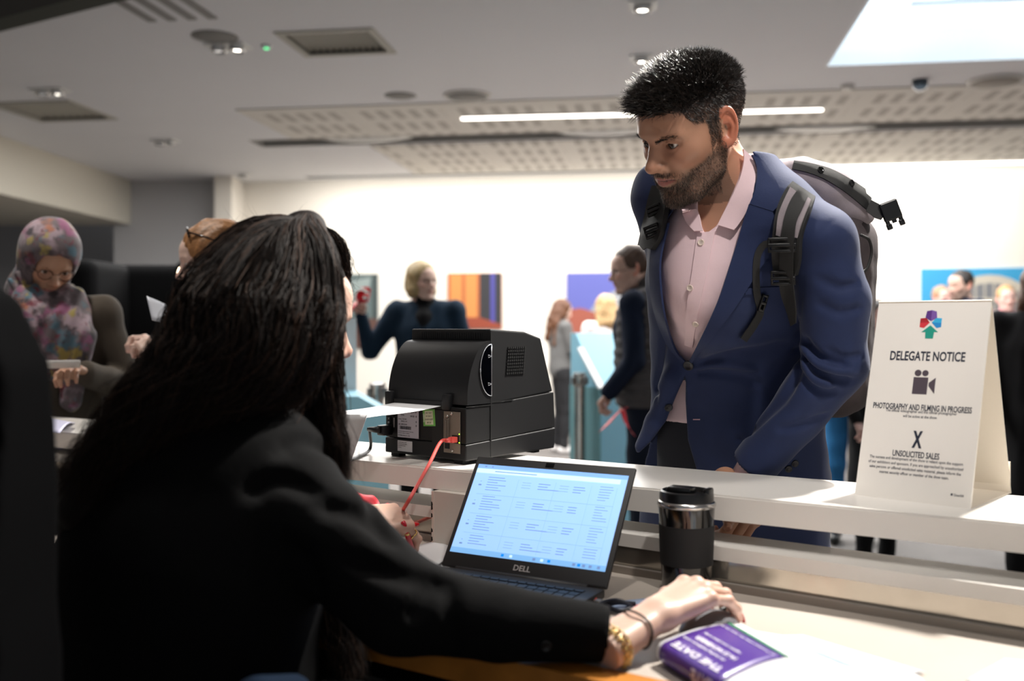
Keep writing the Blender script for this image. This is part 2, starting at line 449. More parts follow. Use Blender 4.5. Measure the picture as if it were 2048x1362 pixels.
m_ceil = mat('ceiling_paint', 'dddde0', .9, var=.02, vscale=.6)
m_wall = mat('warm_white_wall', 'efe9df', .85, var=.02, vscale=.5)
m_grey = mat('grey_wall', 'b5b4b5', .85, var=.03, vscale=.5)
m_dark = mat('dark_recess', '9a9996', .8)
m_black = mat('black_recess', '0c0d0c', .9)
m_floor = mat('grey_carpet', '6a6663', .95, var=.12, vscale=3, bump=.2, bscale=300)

b = MB(); b.box((-14, -3, -.1), (14, 18, 0)); structure(b.build('floor', m_floor))
# ceiling in the hall's own grid, with real openings
RL0 = to_uv(ceil_px(1655, 132)); RL = (RL0[0], RL0[1] - 3.2, RL0[0] + 3.6, RL0[1])
s1a = to_uv(ceil_px(466, 266)); S1 = (s1a[0], 10.26, 9.0, 10.64)
s2a = to_uv(ceil_px(597, 347)); S2 = (s2a[0], 12.86, 9.0, 13.02)
DK0 = to_uv(ceil_px(100, 28)); DK = (DK0[0] - 7, DK0[1] - 3.0, DK0[0] + .95, DK0[1] - .02)
VT = [to_uv(ceil_px(675, 85)), to_uv(ceil_px(108, 222))]
V1 = (VT[0][0] - .30, VT[0][1] - .26, VT[0][0] + .30, VT[0][1] + .26); V2 = (VT[1][0] - .36, VT[1][1] - .36, VT[1][0] + .36, VT[1][1] + .36)
holes = [RL, S1, S2, V1, V2]
us = sorted({-13.0, 13.0} | {h[0] for h in holes} | {h[2] for h in holes}); vs = sorted({-4.0, 15.0} | {h[1] for h in holes} | {h[3] for h in holes})
b = MB()
for i in range(len(us) - 1):
    for j in range(len(vs) - 1):
        cu, cv = (us[i] + us[i + 1]) / 2, (vs[j] + vs[j + 1]) / 2
        if any(h[0] < cu < h[2] and h[1] < cv < h[3] for h in holes): continue
        b.add([uv(us[i], vs[j], CEIL), uv(us[i], vs[j + 1], CEIL), uv(us[i + 1], vs[j + 1], CEIL), uv(us[i + 1], vs[j], CEIL)], [(0, 1, 2, 3)])
structure(b.build('ceiling', m_ceil))
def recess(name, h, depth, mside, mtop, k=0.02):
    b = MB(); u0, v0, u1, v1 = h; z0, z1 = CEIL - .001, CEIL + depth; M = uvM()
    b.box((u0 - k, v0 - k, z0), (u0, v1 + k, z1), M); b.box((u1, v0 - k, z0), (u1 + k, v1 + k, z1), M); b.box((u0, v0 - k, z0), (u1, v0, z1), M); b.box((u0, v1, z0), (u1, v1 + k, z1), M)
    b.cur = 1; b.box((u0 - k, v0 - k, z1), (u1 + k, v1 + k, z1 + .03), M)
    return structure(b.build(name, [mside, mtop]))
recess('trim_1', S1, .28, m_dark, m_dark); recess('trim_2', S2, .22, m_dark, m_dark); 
m_up = mat('rooflight_reveal', 'eef4f8', .8)
m_sky = mat('rooflight_diffuser', (.80, .92, 1.0), .6, emit=1.12)
o = recess('window_1', RL, .55, m_up, m_sky)
b = MB(); u0, v0, u1, v1 = RL
b.box((u0 + 1.42, v0, CEIL + .30), (u0 + 1.5, v1 - .45, CEIL + .55), uvM()); b.box((u0 + .5, v1 - .5, CEIL + .3), (u0 + 1.5, v1 - .45, CEIL + .55), uvM())
structure(b.build('window_2', mat('rooflight_reveal_inner', 'dfeaf2', .8)))

# slotted acoustic boards
def acoustic():
    m = mat('acoustic_board', 'd6d2cb', .9); nt = m.node_tree; L = nt.links; bs = nt.nodes['Principled BSDF']
    tc = nt.nodes.new('ShaderNodeTexCoord'); sp = nt.nodes.new('ShaderNodeSeparateXYZ'); L.new(tc.outputs['Object'], sp.inputs[0])
    def test(out, per, frac, off=0.0):
        a = nt.nodes.new('ShaderNodeMath'); a.operation = 'MULTIPLY_ADD'; a.inputs[1].default_value = 1 / per; a.inputs[2].default_value = off; L.new(out, a.inputs[0])
        f = nt.nodes.new('ShaderNodeMath'); f.operation = 'FRACT'; L.new(a.outputs[0], f.inputs[0])
        g = nt.nodes.new('ShaderNodeMath'); g.operation = 'LESS_THAN'; g.inputs[1].default_value = frac; L.new(f.outputs[0], g.inputs[0]); return g.outputs[0]
    def mul(a, b):
        n = nt.nodes.new('ShaderNodeMath'); n.operation = 'MULTIPLY'; L.new(a, n.inputs[0]); L.new(b, n.inputs[1]); return n.outputs[0]
    k = mul(mul(test(sp.outputs[0], .155, .5), test(sp.outputs[0], .93, .84)), test(sp.outputs[1], .56, .62))
    mx = nt.nodes.new('ShaderNodeMix'); mx.data_type = 'RGBA'; mx.inputs[6].default_value = (*srgb('d6d2cb'), 1); mx.inputs[7].default_value = (*srgb('b0aba4'), 1)
    L.new(k, mx.inputs[0]); L.new(mx.outputs[2], bs.inputs['Base Color']); return m
m_ac = acoustic()
for i, (u0, v0, v1) in enumerate(((-3.9, 8.75, 10.2), (-3.2, 10.72, 12.8))):
    b = MB(); b.box((u0, v0, -.012), (9, v1, 0)); o = b.build('trim_%d' % (4 + i), m_ac); o.matrix_world = Matrix(uvM(CEIL - .0005).tolist()); structure(o)

# walls
def wall(name, p0, p1, z0, z1, th, m):
    p0 = np.array([*p0, 0.0]); p1 = np.array([*p1, 0.0]); x = nrm(p1 - p0); y = np.cross([0, 0, 1.0], x); L = np.linalg.norm(p1 - p0)
    b = MB(); b.box((0, 0, z0), (L, th, z1), frame(p0, x, y, (0, 0, 1))); return structure(b.build(name, m))
def wy(x): return 13.33 - .171 * x
wall('wall_back', (-3.76, wy(-3.76)), (9.5, wy(9.5)), 0, CEIL, .2, m_wall)
wall('wall_back_left', (-5.5, 13.75), (-3.98, 13.75), 0, CEIL, .2, m_grey)
b = MB(); b.box((-3.99, 13.35, 0), (-3.76, 14.0, CEIL)); structure(b.build('trim_6', m_wall))
wall('wall_far_left', (-13, 16.5), (-5.3, 16.5), 0, CEIL, .2, m_grey)
wall('wall_left', (-13.0, -3), (-13.0, 16.5), 0, CEIL, -.2, m_grey)
wall('wall_right', (9.6, 14), (9.6, -3), 0, CEIL, -.2, m_wall)
wall('baseboard_back', (-3.7, wy(-3.7) - .02), (9.4, wy(9.4) - .02), 0, .13, .02, mat('dark_baseboard', '3b3836', .6))
# lower ceiling of the side hall with its lit fascia
b = MB(); b.prism([(-5.62, 6.0), (-5.26, 13.9), (-13, 13.9), (-13, 6.0)], 2.74, CEIL); structure(b.build('wall_fascia', [mat('fascia_paint', 'cfcabd', .85)]))

# ------------------------------------------------------------------ pictures on the back wall
def wall_pt(px, py, off=0.0):
    t = (px - CX) / FPX; d = (13.33 - off) / (1 + .171 * t); return P(px, py, d)
def picture(name, label, x0, y0, x1, y1, base, shapes, group='pictures on the back wall'):
    """shapes: (material, [(u,v)...]) with u, v in 0..1 from the top left corner"""
    a = wall_pt(x0, y0, .04); c = wall_pt(x1, y0, .04); z0 = wall_pt((x0 + x1) / 2, y1, .04)[2]; z1 = (a[2] + c[2]) / 2
    x = nrm([c[0] - a[0], c[1] - a[1], 0]); n = np.array([x[1], -x[0], 0]); w = np.linalg.norm((c - a)[:2]); h = z1 - z0
    M = frame((a[0], a[1], z0), x, (0, 0, 1), n)
    e = empty(name, label, 'picture', (a[0], a[1], z0), group=group)
    b = MB(); b.box((0, 0, -.04), (w, h, 0), M); attach(b.build('canvas', base), e)
    b = MB(); mats = []
    for k, (m, pts) in enumerate(shapes):
        if m not in mats: mats.append(m)
        b.cur = mats.index(m); b.prism([(u * w, (1 - v) * h) for u, v in pts][::-1], 0, .002 + k * .0012, M)
    if shapes: attach(b.build('printed_image', mats), e)
    return e
A = lambda n, c: mat('print_' + n, c, .6)
R_ = lambda u0, v0, u1, v1: [(u0, v0), (u1, v0), (u1, v1), (u0, v1)]
picture('wall_picture', 'tall dark grey-green picture partly behind the raised arm of the blonde woman', 690, 548, 755, 696, A('slate', '5d6b6b'),
        [(A('rust', '5c4038'), R_(0, .6, 1, 1)), (A('pale_slate', '8d9a98'), [(.1, .1), (.8, .05), (.7, .3), (.2, .35)]), (A('deep_slate', '3c4747'), R_(.85, 0, 1, .6))])
picture('wall_picture', 'picture of orange wooden doors with a dark and violet right half', 895, 546, 1003, 657, A('wood', 'a75b33'),
        [(A('wood_light', 'c98345'), R_(.05, .02, .27, .8)), (A('wood_light', 'c98345'), R_(.33, .02, .55, .8)), (A('charcoal', '2a2a2e'), R_(.6, 0, 1, .92)), (A('violet', '474493'), R_(.8, 0, .88, .92)),
         (A('wood_deep', '8a3c25'), [(0, .8), (.6, .8), (1, .93), (1, 1), (0, 1)])])
arch = lambda cx, cy, rx, ry, a0=180, a1=0, n=14: [(cx + rx * math.cos(math.radians(a0 + (a1 - a0) * i / n)), cy - ry * math.sin(math.radians(a0 + (a1 - a0) * i / n))) for i in range(n + 1)]
sh = [(A('arch_grey', '8f939a'), arch(.95, .62, .72, .48))]
for k in range(7): sh.append((A('arch_white', 'd8d8d6'), R_(.36 + k * .03, .52 - k * .058, 1.2, .53 - k * .058)))
sh = [(m, [(min(u, 1.0), v) for u, v in p]) for m, p in sh]
sh += [(A('brick', '96503f'), R_(0, .50, .2, .95)), (A('brick', '96503f'), [(.12, .48), (.62, .68), (.62, .82), (.12, .62)]), (A('brick', '96503f'), R_(.5, .7, 1, 1)), (A('shade', '62594f'), R_(.2, .66, .5, 1))]
picture('wall_picture', 'picture of a glazed arched roof and brick gable against a violet-blue sky', 1133, 545, 1330, 690, A('violet_sky', '5a5fa8'), sh)
sh = [(A('arch_pale', 'c9c2b4'), arch(.48, .85, .33, .72)), (A('arch_dark', '7d7f84'), arch(.48, .85, .27, .56))]
for k in range(8): sh.append((A('arch_pale', 'c9c2b4'), R_(.245 + k * .065, .30, .255 + k * .065, .85)))
sh += [(A('arch_pale', 'c9c2b4'), R_(.2, .58, .76, .64)), (A('brick', '96503f'), R_(.0, .86, 1, 1)), (A('brick_pale', 'b98a72'), R_(.72, .6, 1, .87))]
picture('wall_picture', 'wide picture of an arched building facade under a bright blue sky', 1843, 536, 2130, 640, A('blue_sky', '3d9fd0'), sh)

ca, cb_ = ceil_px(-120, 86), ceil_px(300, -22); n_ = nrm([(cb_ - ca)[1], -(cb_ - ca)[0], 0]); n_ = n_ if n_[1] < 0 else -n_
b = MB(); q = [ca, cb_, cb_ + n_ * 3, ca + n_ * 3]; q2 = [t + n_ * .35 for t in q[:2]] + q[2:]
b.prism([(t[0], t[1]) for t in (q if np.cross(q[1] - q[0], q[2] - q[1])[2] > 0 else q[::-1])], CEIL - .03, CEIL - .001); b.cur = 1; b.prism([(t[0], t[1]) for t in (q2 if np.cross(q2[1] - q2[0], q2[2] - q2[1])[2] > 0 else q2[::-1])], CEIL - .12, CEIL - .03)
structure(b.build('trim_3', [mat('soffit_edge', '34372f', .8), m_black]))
# ------------------------------------------------------------------ ceiling fittings
m_lampw = mat('lamp_trim_white', 'dcdcda', .4); m_lamp = mat('lamp_glow', (1, .93, .82), .5, emit=14); m_disc = mat('ceiling_disc', 'c8c5c0', .6); m_grille = mat('grille_dark', '55524d', .6)
def downlight(px, py, label, two=True, s=1.0):
    p = ceil_px(px, py); e = empty('downlight', label, 'ceiling light', (p[0], p[1], CEIL), UA, 'recessed ceiling spots')
    b = MB(); k = .085 * s; w = (.15 if two else .085) * s
    b.box((-w, -k, -.012), (w, k, 0)); b.build('trim_plate', m_lampw, e)
    for i, x in enumerate(((-.07 * s, .07 * s) if two else (0,))):
        M = np.eye(4); M[:3, 3] = (x, 0, -.045)
        b = MB(); b.lathe([(.052 * s, .034), (.058 * s, .0), (.050 * s, -.004), (.046 * s, .03)], 20, M, cap=False); c = b.build('lamp_ring', mat('lamp_chrome', 'c9c9c9', .25, .9), e, smooth=True)
        b = MB(); b.lathe([(.0005, .012), (.030 * s, .010), (.043 * s, .028)], 20, M, cap=False); b.build('bulb', m_lamp if (i == (1 if two else 0)) else mat('lamp_dim', (1, .95, .9), .4, emit=1.2), c, smooth=True)
    return e
downlight(456, 91, 'twin spot in the ceiling beside the round speaker, left of the large air vent')
downlight(100, 180, 'twin spot in the ceiling above the smaller square vent, leftmost of the spots')
downlight(330, 281, 'twin spot above the grey wall, between the smaller vent and the long ceiling slot', s=.9)
downlight(487, 348, 'small dim spot close to the top of the back wall corner', two=False)
downlight(1285, 9, 'square spot at the top edge of the picture above the bearded man', two=False, s=1.05)
downlight(1283, 114, 'square spot just left of the top of the hair of the bearded man', two=False, s=1.0)
def vent(h, label, slats, m_in):
    u0, v0, u1, v1 = h; e = empty('air_vent', label, 'air vent', uv((u0 + u1) / 2, (v0 + v1) / 2, CEIL), UA, 'square air vents in the ceiling'); a, c = (u1 - u0) / 2, (v1 - v0) / 2
    b = MB(); t = .05
    b.box((-a - t, -c - t, -.012), (a + t, -c, 0)); b.box((-a - t, c, -.012), (a + t, c + t, 0)); b.box((-a - t, -c, -.012), (-a, c, 0)); b.box((a, -c, -.012), (a + t, c, 0)); b.build('frame', mat('vent_frame', 'a9a69c', .6), e)
    b = MB(); b.box((-a - .01, -c - .01, .20), (a + .01, c + .01, .22)); b.box((-a - .02, -c - .01, 0), (-a, c + .01, .2)); b.box((a, -c - .01, 0), (a + .02, c + .01, .2)); b.box((-a, c, 0), (a, c + .02, .2)); b.box((-a, -c - .02, 0), (a, -c, .2)); b.build('duct_box', m_in, e)
    b = MB(); 
    for i in range(slats):
        x = -a + (i + .5) * 2 * a / slats; M = np.eye(4); M[:3, :3] = rotm(0, 0, math.radians(38)); M[:3, 3] = (x, 0, .03); b.box((-.004, -c, -.024), (.004, c, .024), M)
    b.build('slats', mat('vent_slat', '8f8b80', .6), e); return e
vent(V1, 'large square air vent with slanted slats and a pale blotch on one side', 12, m_grille)
vent(V2, 'dark square air vent near the lit fascia on the left', 9, mat('vent_dark', '8a8580', .8))
b = MB(); p = to_uv(ceil_px(425, 12)); 
for i in range(4): b.box((p[0] - .55 + i * .14, p[1] - .8, -.012 + CEIL), (p[0] - .49 + i * .14, p[1] + .22, CEIL - .0015), uvM())
tag(b.build('linear_diffuser', mat('diffuser_grey', '8b8987', .7)), 'linear air slots in the ceiling at the top edge of the picture', 'air vent')
def disc(px, py, r, name, label, cat, m, h=.03, rim=None, group=None):
    p = ceil_px(px, py); e = empty(name, label, cat, (p[0], p[1], CEIL), group=group)
    b = MB(); b.lathe([(.001, -h), (r * .7, -h * .9), (r * .84, -h * .5), (r * .85, 0)], 28); b.build('face', m, e, smooth=True)
    b = MB(); b.lathe([(r * .85, -h * .6), (r * .93, -h * .7), (r, -h * .3), (r, 0)], 28, cap=False); b.build('rim', rim or m_disc, e, smooth=True); return e
disc(430, 73, .16, 'ceiling_speaker', 'round flush speaker beside the twin spot at the upper left', 'speaker', mat('speaker_mesh', '7d7b78', .7), .012, mat('speaker_mesh', '7d7b78', .7), 'round ceiling speakers')
disc(801, 191, .14, 'ceiling_speaker', 'small round speaker without a pale rim, left of the one above the light strip', 'speaker', mat('speaker_mesh', '7d7b78', .7), .012, mat('speaker_mesh', '7d7b78', .7), 'round ceiling speakers')
disc(935, 190, .21, 'ceiling_speaker', 'round speaker with a pale rim above the left end of the light strip', 'speaker', mat('speaker_mesh', '7d7b78', .7), .03, None, 'round ceiling speakers')
disc(1991, 160, .22, 'ceiling_speaker', 'round beige speaker beyond the rooflight at the right edge', 'speaker', mat('speaker_tan', '98928a', .7), .04, None, 'round ceiling speakers')
disc(1695, 170, .055, 'smoke_detector', 'small white smoke detector just beyond the rooflight corner', 'smoke detector', mat('detector_white', 'd5d3d0', .5), .04)
o = disc(1840, 160, .055, 'camera_dome', 'dark domed security camera on the ceiling beyond the rooflight', 'security camera', mat('dome_dark', '39434c', .15), .02)
b = MB(); b.lathe([(.062, 0), (.062, -.03), (.052, -.065), (.03, -.085), (.002, -.09)], 24); b.build('dome', mat('dome_dark', '39434c', .15), o, smooth=True)
p = ceil_px(533, 91); e = empty('indicator_light', 'tiny ceiling indicator with a green ring left of the large air vent', 'indicator light', (p[0], p[1], CEIL))
b = MB(); b.lathe([(.001, -.02), (.035, -.016), (.04, 0)], 20); b.build('housing', m_ceil, e, smooth=True)
b = MB(); a = np.linspace(0, 2 * math.pi, 21); b.tube(np.stack([.016 * np.cos(a), .016 * np.sin(a), 0 * a - .022], 1), .003, 6, cap=False); b.build('glowing_ring', mat('green_led', (.1, .8, .3), .5, emit=1.6), e, smooth=True)
# linear lights
def linear(name, label, p0, p1, w, strength):
    x = nrm(np.subtract(p1, p0)); e = empty(name, label, 'ceiling light', tuple(p0)); L = np.linalg.norm(np.subtract(p1, p0)); M = frame(p0, x, np.cross([0, 0, 1.0], x), (0, 0, 1))
    b = MB(); r = w / 2; 
    poly = [(r * math.cos(t), r * math.sin(t)) for t in np.linspace(math.pi / 2, 3 * math.pi / 2, 9)] + [(L + r * math.cos(t), r * math.sin(t)) for t in np.linspace(-math.pi / 2, math.pi / 2, 9)]
    b.prism(poly, -.03, -.016, M); attach(b.build('diffuser', mat('strip_glow', (1, .93, .84), .5, emit=strength)), e)
    b = MB(); b.box((-r, -r - .01, -.016), (L + r, r + .01, 0), M); attach(b.build('housing', m_lampw), e); return e
linear('light_strip', 'long thin glowing light strip crossing behind the head of the bearded man', ceil_px(928, 230) - [0, 0, .0135], ceil_px(1640, 212) - [0, 0, .0135], .055, 5.0)
linear('light_strip', 'bright light strip along the top of the back wall, right of the bearded man', (3.2, wy(3.2) - .16, CEIL - .001), (6.9, wy(6.9) - .16, CEIL - .001), .10, 5.0)
# pale lens-shaped discs under the first slot
for px, py, lab in ((735, 276, 'pale lens-shaped diffuser in the ceiling slot left of the printer side'), (1210, 262, 'pale lens-shaped diffuser in the ceiling slot just left of the head of the bearded man'), (1650, 255, 'pale lens-shaped diffuser in the ceiling slot above the backpack')):
    p = ceil_px(px, py); q = to_uv(p); e = None
    b = MB(); M = uvM(CEIL - .004, q) @ np.diag([.5, .14, 1, 1]); b.lathe([(.001, -.035), (.5, -.03), (.85, -.012), (1, 0)], 32, M)
    tag(b.build('slot_disc', mat('slot_lens', 'cfcecb', .4), smooth=True), lab, 'air vent', 'lens-shaped diffusers in the ceiling slot')
# ------------------------------------------------------------------ heads
HAIRC = {'black': (0.012, 0.010, 0.010), 'brown': (0.07, 0.035, 0.018)}
def head_sdf(k=1.0, female=False, mouth_open=0.0, detail=True):
    """head around the origin between the ears: x to the person's right, y forward, z up (metres)"""
    sx = 0.95 if female else 1.0
    def f(p):
        x = np.abs(p[:, 0]) / sx; q = np.stack([x, p[:, 1], p[:, 2]], 1); q2 = p
        d = ell(q, (0, -.018, .036), (.076, .098, .084))
        d = smin(d, ell(q, (0, .026, -.002), (.065, .066, .088)), .025); d = smin(d, ell(q, (0, .048, .046), (.052, .044, .040)), .03)
        d = smin(d, ell(q, (0, .03, -.055), (.049, .052, .055)), .02)
        d = smin(d, chain(q, [(.056, -.002, -.04), (.053, .018, -.068), (.030, .058, -.094), (0, .073, -.098)], [.016, .015, .017, .021] if not female else [.013, .013, .013, .016], .01), .022)
        d = smin(d, ell(q, (.046, .052, -.016), (.02, .022, .02)), .025)          # cheek bones
        d = smin(d, chain(q, [(0, .084, .022), (.022, .086, .0215), (.047, .071, .0195)], [.009, .0095, .008], .006), .016)   # brow ridge
        d = smax(d, -ell(q, (.033, .097, .004), (.021, .022, .0135)), .012)          # eye sockets
        d = smin(d, sph(q, (.0325, .0725, .004), .0152), .004)                    # lids over the eyeball
        d = smin(d, ell(q, (.030, .071, -.024), (.022, .016, .016)), .014); d = smin(d, rcone(q, (.010, .076, .004), (.020, .076, -.026), .009, .010), .012)
        d = smin(d, chain(q, [(0, .079, .008), (0, .089, -.014), (0, .0965, -.0295)], [.0095, .0125, .0155], .004), .008)
        # nose
        d = smin(d, chain(q, [(0, .088, .012), (0, .098, -.004), (0, .112, -.026)], [.0065, .0075, .0095], .004), .011)
        d = smin(d, sph(q, (0, .1135, -.0285), .0098), .006)
        d = smin(d, ell(q, (.0132, .0985, -.0335), (.0078, .0115, .0085)), .006)
        if detail: d = smax(d, -ell(q, (.0062, .103, -.0405), (.0032, .0055, .003)), .003)
        # mouth
        d = smin(d, ell(q, (0, .078, -.058), (.036, .019, .026)), .018)
        d = smin(d, chain(q, [(0, .0985, -.0535), (.009, .0965, -.0525), (.0265, .085, -.0590)], [.0048, .0046, .0022], .003), .005)
        d = smin(d, chain(q, [(0, .0955, -.0660), (.009, .0935, -.0655), (.0245, .084, -.0612)], [.0062, .0056, .0022], .003), .005)
        if detail:
            d = smax(d, -chain(q, [(0, .106, -.0595 - .0005), (.011, .1025, -.0592), (.029, .0885, -.0606)], [.0020 + mouth_open, .0018 + mouth_open * .7, .0010], 0), .002)
            d = smax(d, -ell(q, (0, .1045, -.046), (.0026, .005, .006)), .004)      # philtrum
            # eye opening: the lids part in a lens shape
            d = smax(d, -np.maximum(poly2d(q[:, 0], q[:, 2], [(.0190, .0015), (.025, .0062), (.033, .0080), (.041, .0066), (.0470, .0030), (.041, -.0014), (.033, -.0034), (.025, -.0018)]), -(q[:, 1] - .070)), .0012)
        d = smin(d, ell(q, (0, .083, -.098), (.019, .014, .013)), .014)             # chin
        # neck
        d = smin(d, rcone(q, (0, -.028, -.045), (0, -.052, -.19), .050 if not female else .043, .060 if not female else .047), .03)
        # ears
        c, s = math.cos(.25), math.sin(.25)
        ex = q[:, 0] - .074; ey = q[:, 1] + .012; ez = q[:, 2] + .003
        ey, ez = ey * c + ez * s, -ey * s + ez * c                                    # tilt back
        ax, ay = ex * .90 + ey * .44, ey * .90 - ex * .44                              # flare out
        e = np.stack([ax, ay, ez], 1)
        rim = np.abs(np.sqrt((ay / .0165) ** 2 + ((ez - .002) / .030) ** 2) - 1) * .018
        rim = np.sqrt(np.minimum(rim, 9) ** 2 + (ax - .007) ** 2) - .0036
        rim = np.maximum(rim, ay - .013)
        bowl = ell(e, (.002, 0, .002), (.0055, .0165, .029)); 
        ear = smin(rim, bowl, .004)
        ear = smin(ear, ell(e, (.004, .004, -.026), (.0055, .0095, .0105)), .006)     # lobe
        if detail:
            ear = smax(ear, -ell(e, (.009, .002, -.004), (.0075, .0085, .0115)), .004)  # concha
            ear = smin(ear, chain(e, [(.006, -.006, -.016), (.0065, -.0095, 0), (.006, -.004, .014)], [.0028, .0026, .002]), .003)
            ear = smin(ear, ell(e, (.0045, .0125, -.006), (.0035, .0035, .006)), .004)
        d = smin(d, ear, .006)
        return d
    if k == 1.0: return f
    return lambda p: f(p / k) * k
def in_frame(f, M):
    """sdf f of local points, asked in world points; M may scale"""
    M = np.asarray(M, float); s = np.linalg.norm(M[:3, 0]); R = (M[:3, :3] / s).astype(f32); t = M[:3, 3].astype(f32)
    return lambda p: f(((p - t) @ R) / f32(s)) * f32(s)
SKIN_FEATS = dict()
def skin_paint(base, lips=(0.45, 0.14, 0.12), beard=None, blush=0.25, brow=None, female=False):
    base = np.array(base); lips = np.array(lips)
    def g(p):
        x = np.abs(p[:, 0]); y, z = p[:, 1], p[:, 2]; c = np.repeat(base[None], len(p), 0)
        red = base * np.array([1.12, .80, .76])
        c = lerpc(c, red[None], blush * np.exp(-(((x - .045) / .02) ** 2 + ((z + .02) / .02) ** 2)) * (y > 0) + 1.3 * blush * np.exp(-((x / .014) ** 2 + ((z + .03) / .012) ** 2)) * (y > .08))
        ear = (x > .077); c = lerpc(c, (base * np.array([1.15, .66, .58]))[None], ear * .75)
        c = lerpc(c, (base * np.array([.72, .62, .62]))[None], .6 * np.exp(-(((x - .033) / .018) ** 2 + ((z + .010) / .008) ** 2)) * (y > .06))
        if beard is not None:
            line = np.clip((-.028 - z - np.clip((y - .03) * .42, 0, .03)) / .014, 0, 1) * (y > -.005) * (z > -.135)
            up = np.exp(-(((x) / .026) ** 2 + ((z + .0475) / .0055) ** 2)) * (y > .08) * 1.5
            nolip = 1 - np.exp(-((x / .024) ** 2 + ((z + .0598) / .011) ** 4)) * (y > .082)
            side = np.clip((.03 - np.abs(z - .01)) / .02, 0, 1) * np.clip((x - .056) / .01, 0, 1) * (np.abs(y - .012) < .011)
            c = lerpc(c, np.array(beard)[None], np.clip((line + up + side) * nolip, 0, 1) * .62)
        l = (((x / .0275) ** 2 + ((z + .0598) / np.where(z > -.0598, .0072, .0105) / (1 - .45 * np.clip(x / .027, 0, 1))) ** 2) < 1) & (y > .083)
        c = np.where(l[:, None], lips[None], c)
        gl = (np.abs(z + .0598 - .0006) < .0011) & (x < .028) & (y > .08); c = np.where(gl[:, None], lips[None] * .25, c)  # lip line painted dark: shade of the groove put into the colour
        return c
    return g
def rot_apply(colf, M):
    M = np.asarray(M, float); s = np.linalg.norm(M[:3, 0]); R = M[:3, :3] / s; t = M[:3, 3]
    return lambda v: colf(((v - t) @ R) / s)
def eye_mesh(M, side, look=(0, 0), iris=(0.06, 0.03, 0.015), name='eye', parent=None, k=1.0):
    """eyeball with iris and pupil rings by colour"""
    mb = MB(); n = 20; prof = []
    r = .0122 * k
    for i in range(13):
        a = math.pi * i / 12; prof.append((max(r * math.sin(a), 1e-5), -r * math.cos(a) * (1.0 if i < 10 else 1.02)))
    E = np.eye(4); yaw, pit = look
    # z axis of the lathe -> forward
    L = frame((side * .0325, .0735, .0042), (1, 0, 0), (0, 0, -1), (0, 1, 0)); R4 = np.eye(4); R4[:3, :3] = rotm(math.radians(yaw), math.radians(pit))
    c0 = np.eye(4); c0[:3, 3] = L[:3, 3]; L0 = L.copy(); L0[:3, 3] = 0
    mb.lathe(prof, 24, np.asarray(M) @ c0 @ R4 @ L0)
    o = mb.build(name, mat('eye', (.8, .76, .72), .08, vcol=True), None, smooth=True)
    me = o.data; v, _ = mesh_np(me); c = np.tile(np.array([.72, .66, .62]), (len(v), 1)); ring = np.arange(len(v)) // 24
    c[ring >= 10] = iris; c[ring >= 12] = (.004, .004, .004); paint(me, c)
    if parent is not None: attach(o, parent)
    return o

def to_local(M, v):
    M = np.asarray(M, float); s = np.linalg.norm(M[:3, 0]); return ((v - M[:3, 3]) @ (M[:3, :3] / s)) / s
def rot_only(M): M = np.asarray(M, float); return M[:3, :3] / np.linalg.norm(M[:3, 0])
def grow(name, v, nv, M, mask, count, dirf, length, width, segs, seed, m, parent, curl=.25, colors=((.01, .009, .009),), grav=0.0, sink=.001):
    """strands rooted on surface points v (world) with normals nv; mask, dirf, length and width are asked in head coordinates"""
    rng = np.random.RandomState(seed); q = to_local(M, v); w = np.clip(mask(q), 0, 1); 
    if w.sum() <= 0: return None
    i = rng.choice(len(v), count, p=w / w.sum()); R = rot_only(M); nl = nv[i] @ R
    d = dirf(q[i], nl, rng) @ R.T; L = length(q[i]) * (0.75 + 0.5 * rng.rand(count)); W = width * (0.7 + 0.6 * rng.rand(count))
    vv, F = strands(v[i] - nv[i] * sink + rng.randn(count, 3) * .0007, d, L, W, segs, rng, curl, grav)
    c = np.array(colors)[rng.randint(0, len(colors), count)] * (0.7 + .6 * rng.rand(count))[:, None]
    col = np.repeat(c, (segs + 1) * 3, 0)
    o = link(name, raw_mesh(name, vv, F, col), None, m); attach(o, parent) if parent is not None else None; return o
def sstep(a, b, x):
    u = np.clip((x - a) / (b - a), 0, 1); return u * u * (3 - 2 * u)
# ------------------------------------------------------------------ hands
def hand_joints(curl=(20, 25, 15), spread=1.0, curls=None, thumb=None, s=1.0, side=1):
    """right hand seen from its back: wrist at the origin, fingers +y, back of the hand +z, thumb at -x for side=1 (right), +x for side=-1"""
    K = [(-.027, .090, 0), (-.008, .096, .002), (.011, .092, .001), (.028, .082, -.003)]
    Lh = [(.043, .026, .020), (.047, .030, .021), (.044, .028, .020), (.034, .021, .018)]
    sp = [8, 2, -4, -11]; out = []
    for i in range(4):
        c = curls[i] if curls else curl; a = 0; p = np.array(K[i], float); pts = [p.copy()]; az = math.radians(sp[i] * spread)
        for j in range(3):
            a += math.radians(c[j]); d = np.array([-math.sin(az) * math.cos(a), math.cos(az) * math.cos(a), -math.sin(a)]); p = p + d * Lh[i][j]; pts.append(p.copy())
        out.append(np.array(pts))
    th = np.array(thumb if thumb is not None else [(-.020, .022, -.008), (-.042, .050, -.016), (-.052, .078, -.020), (-.053, .104, -.024)], float); out.append(th)
    for o in out: o *= s; o[:, 0] *= side
    return out
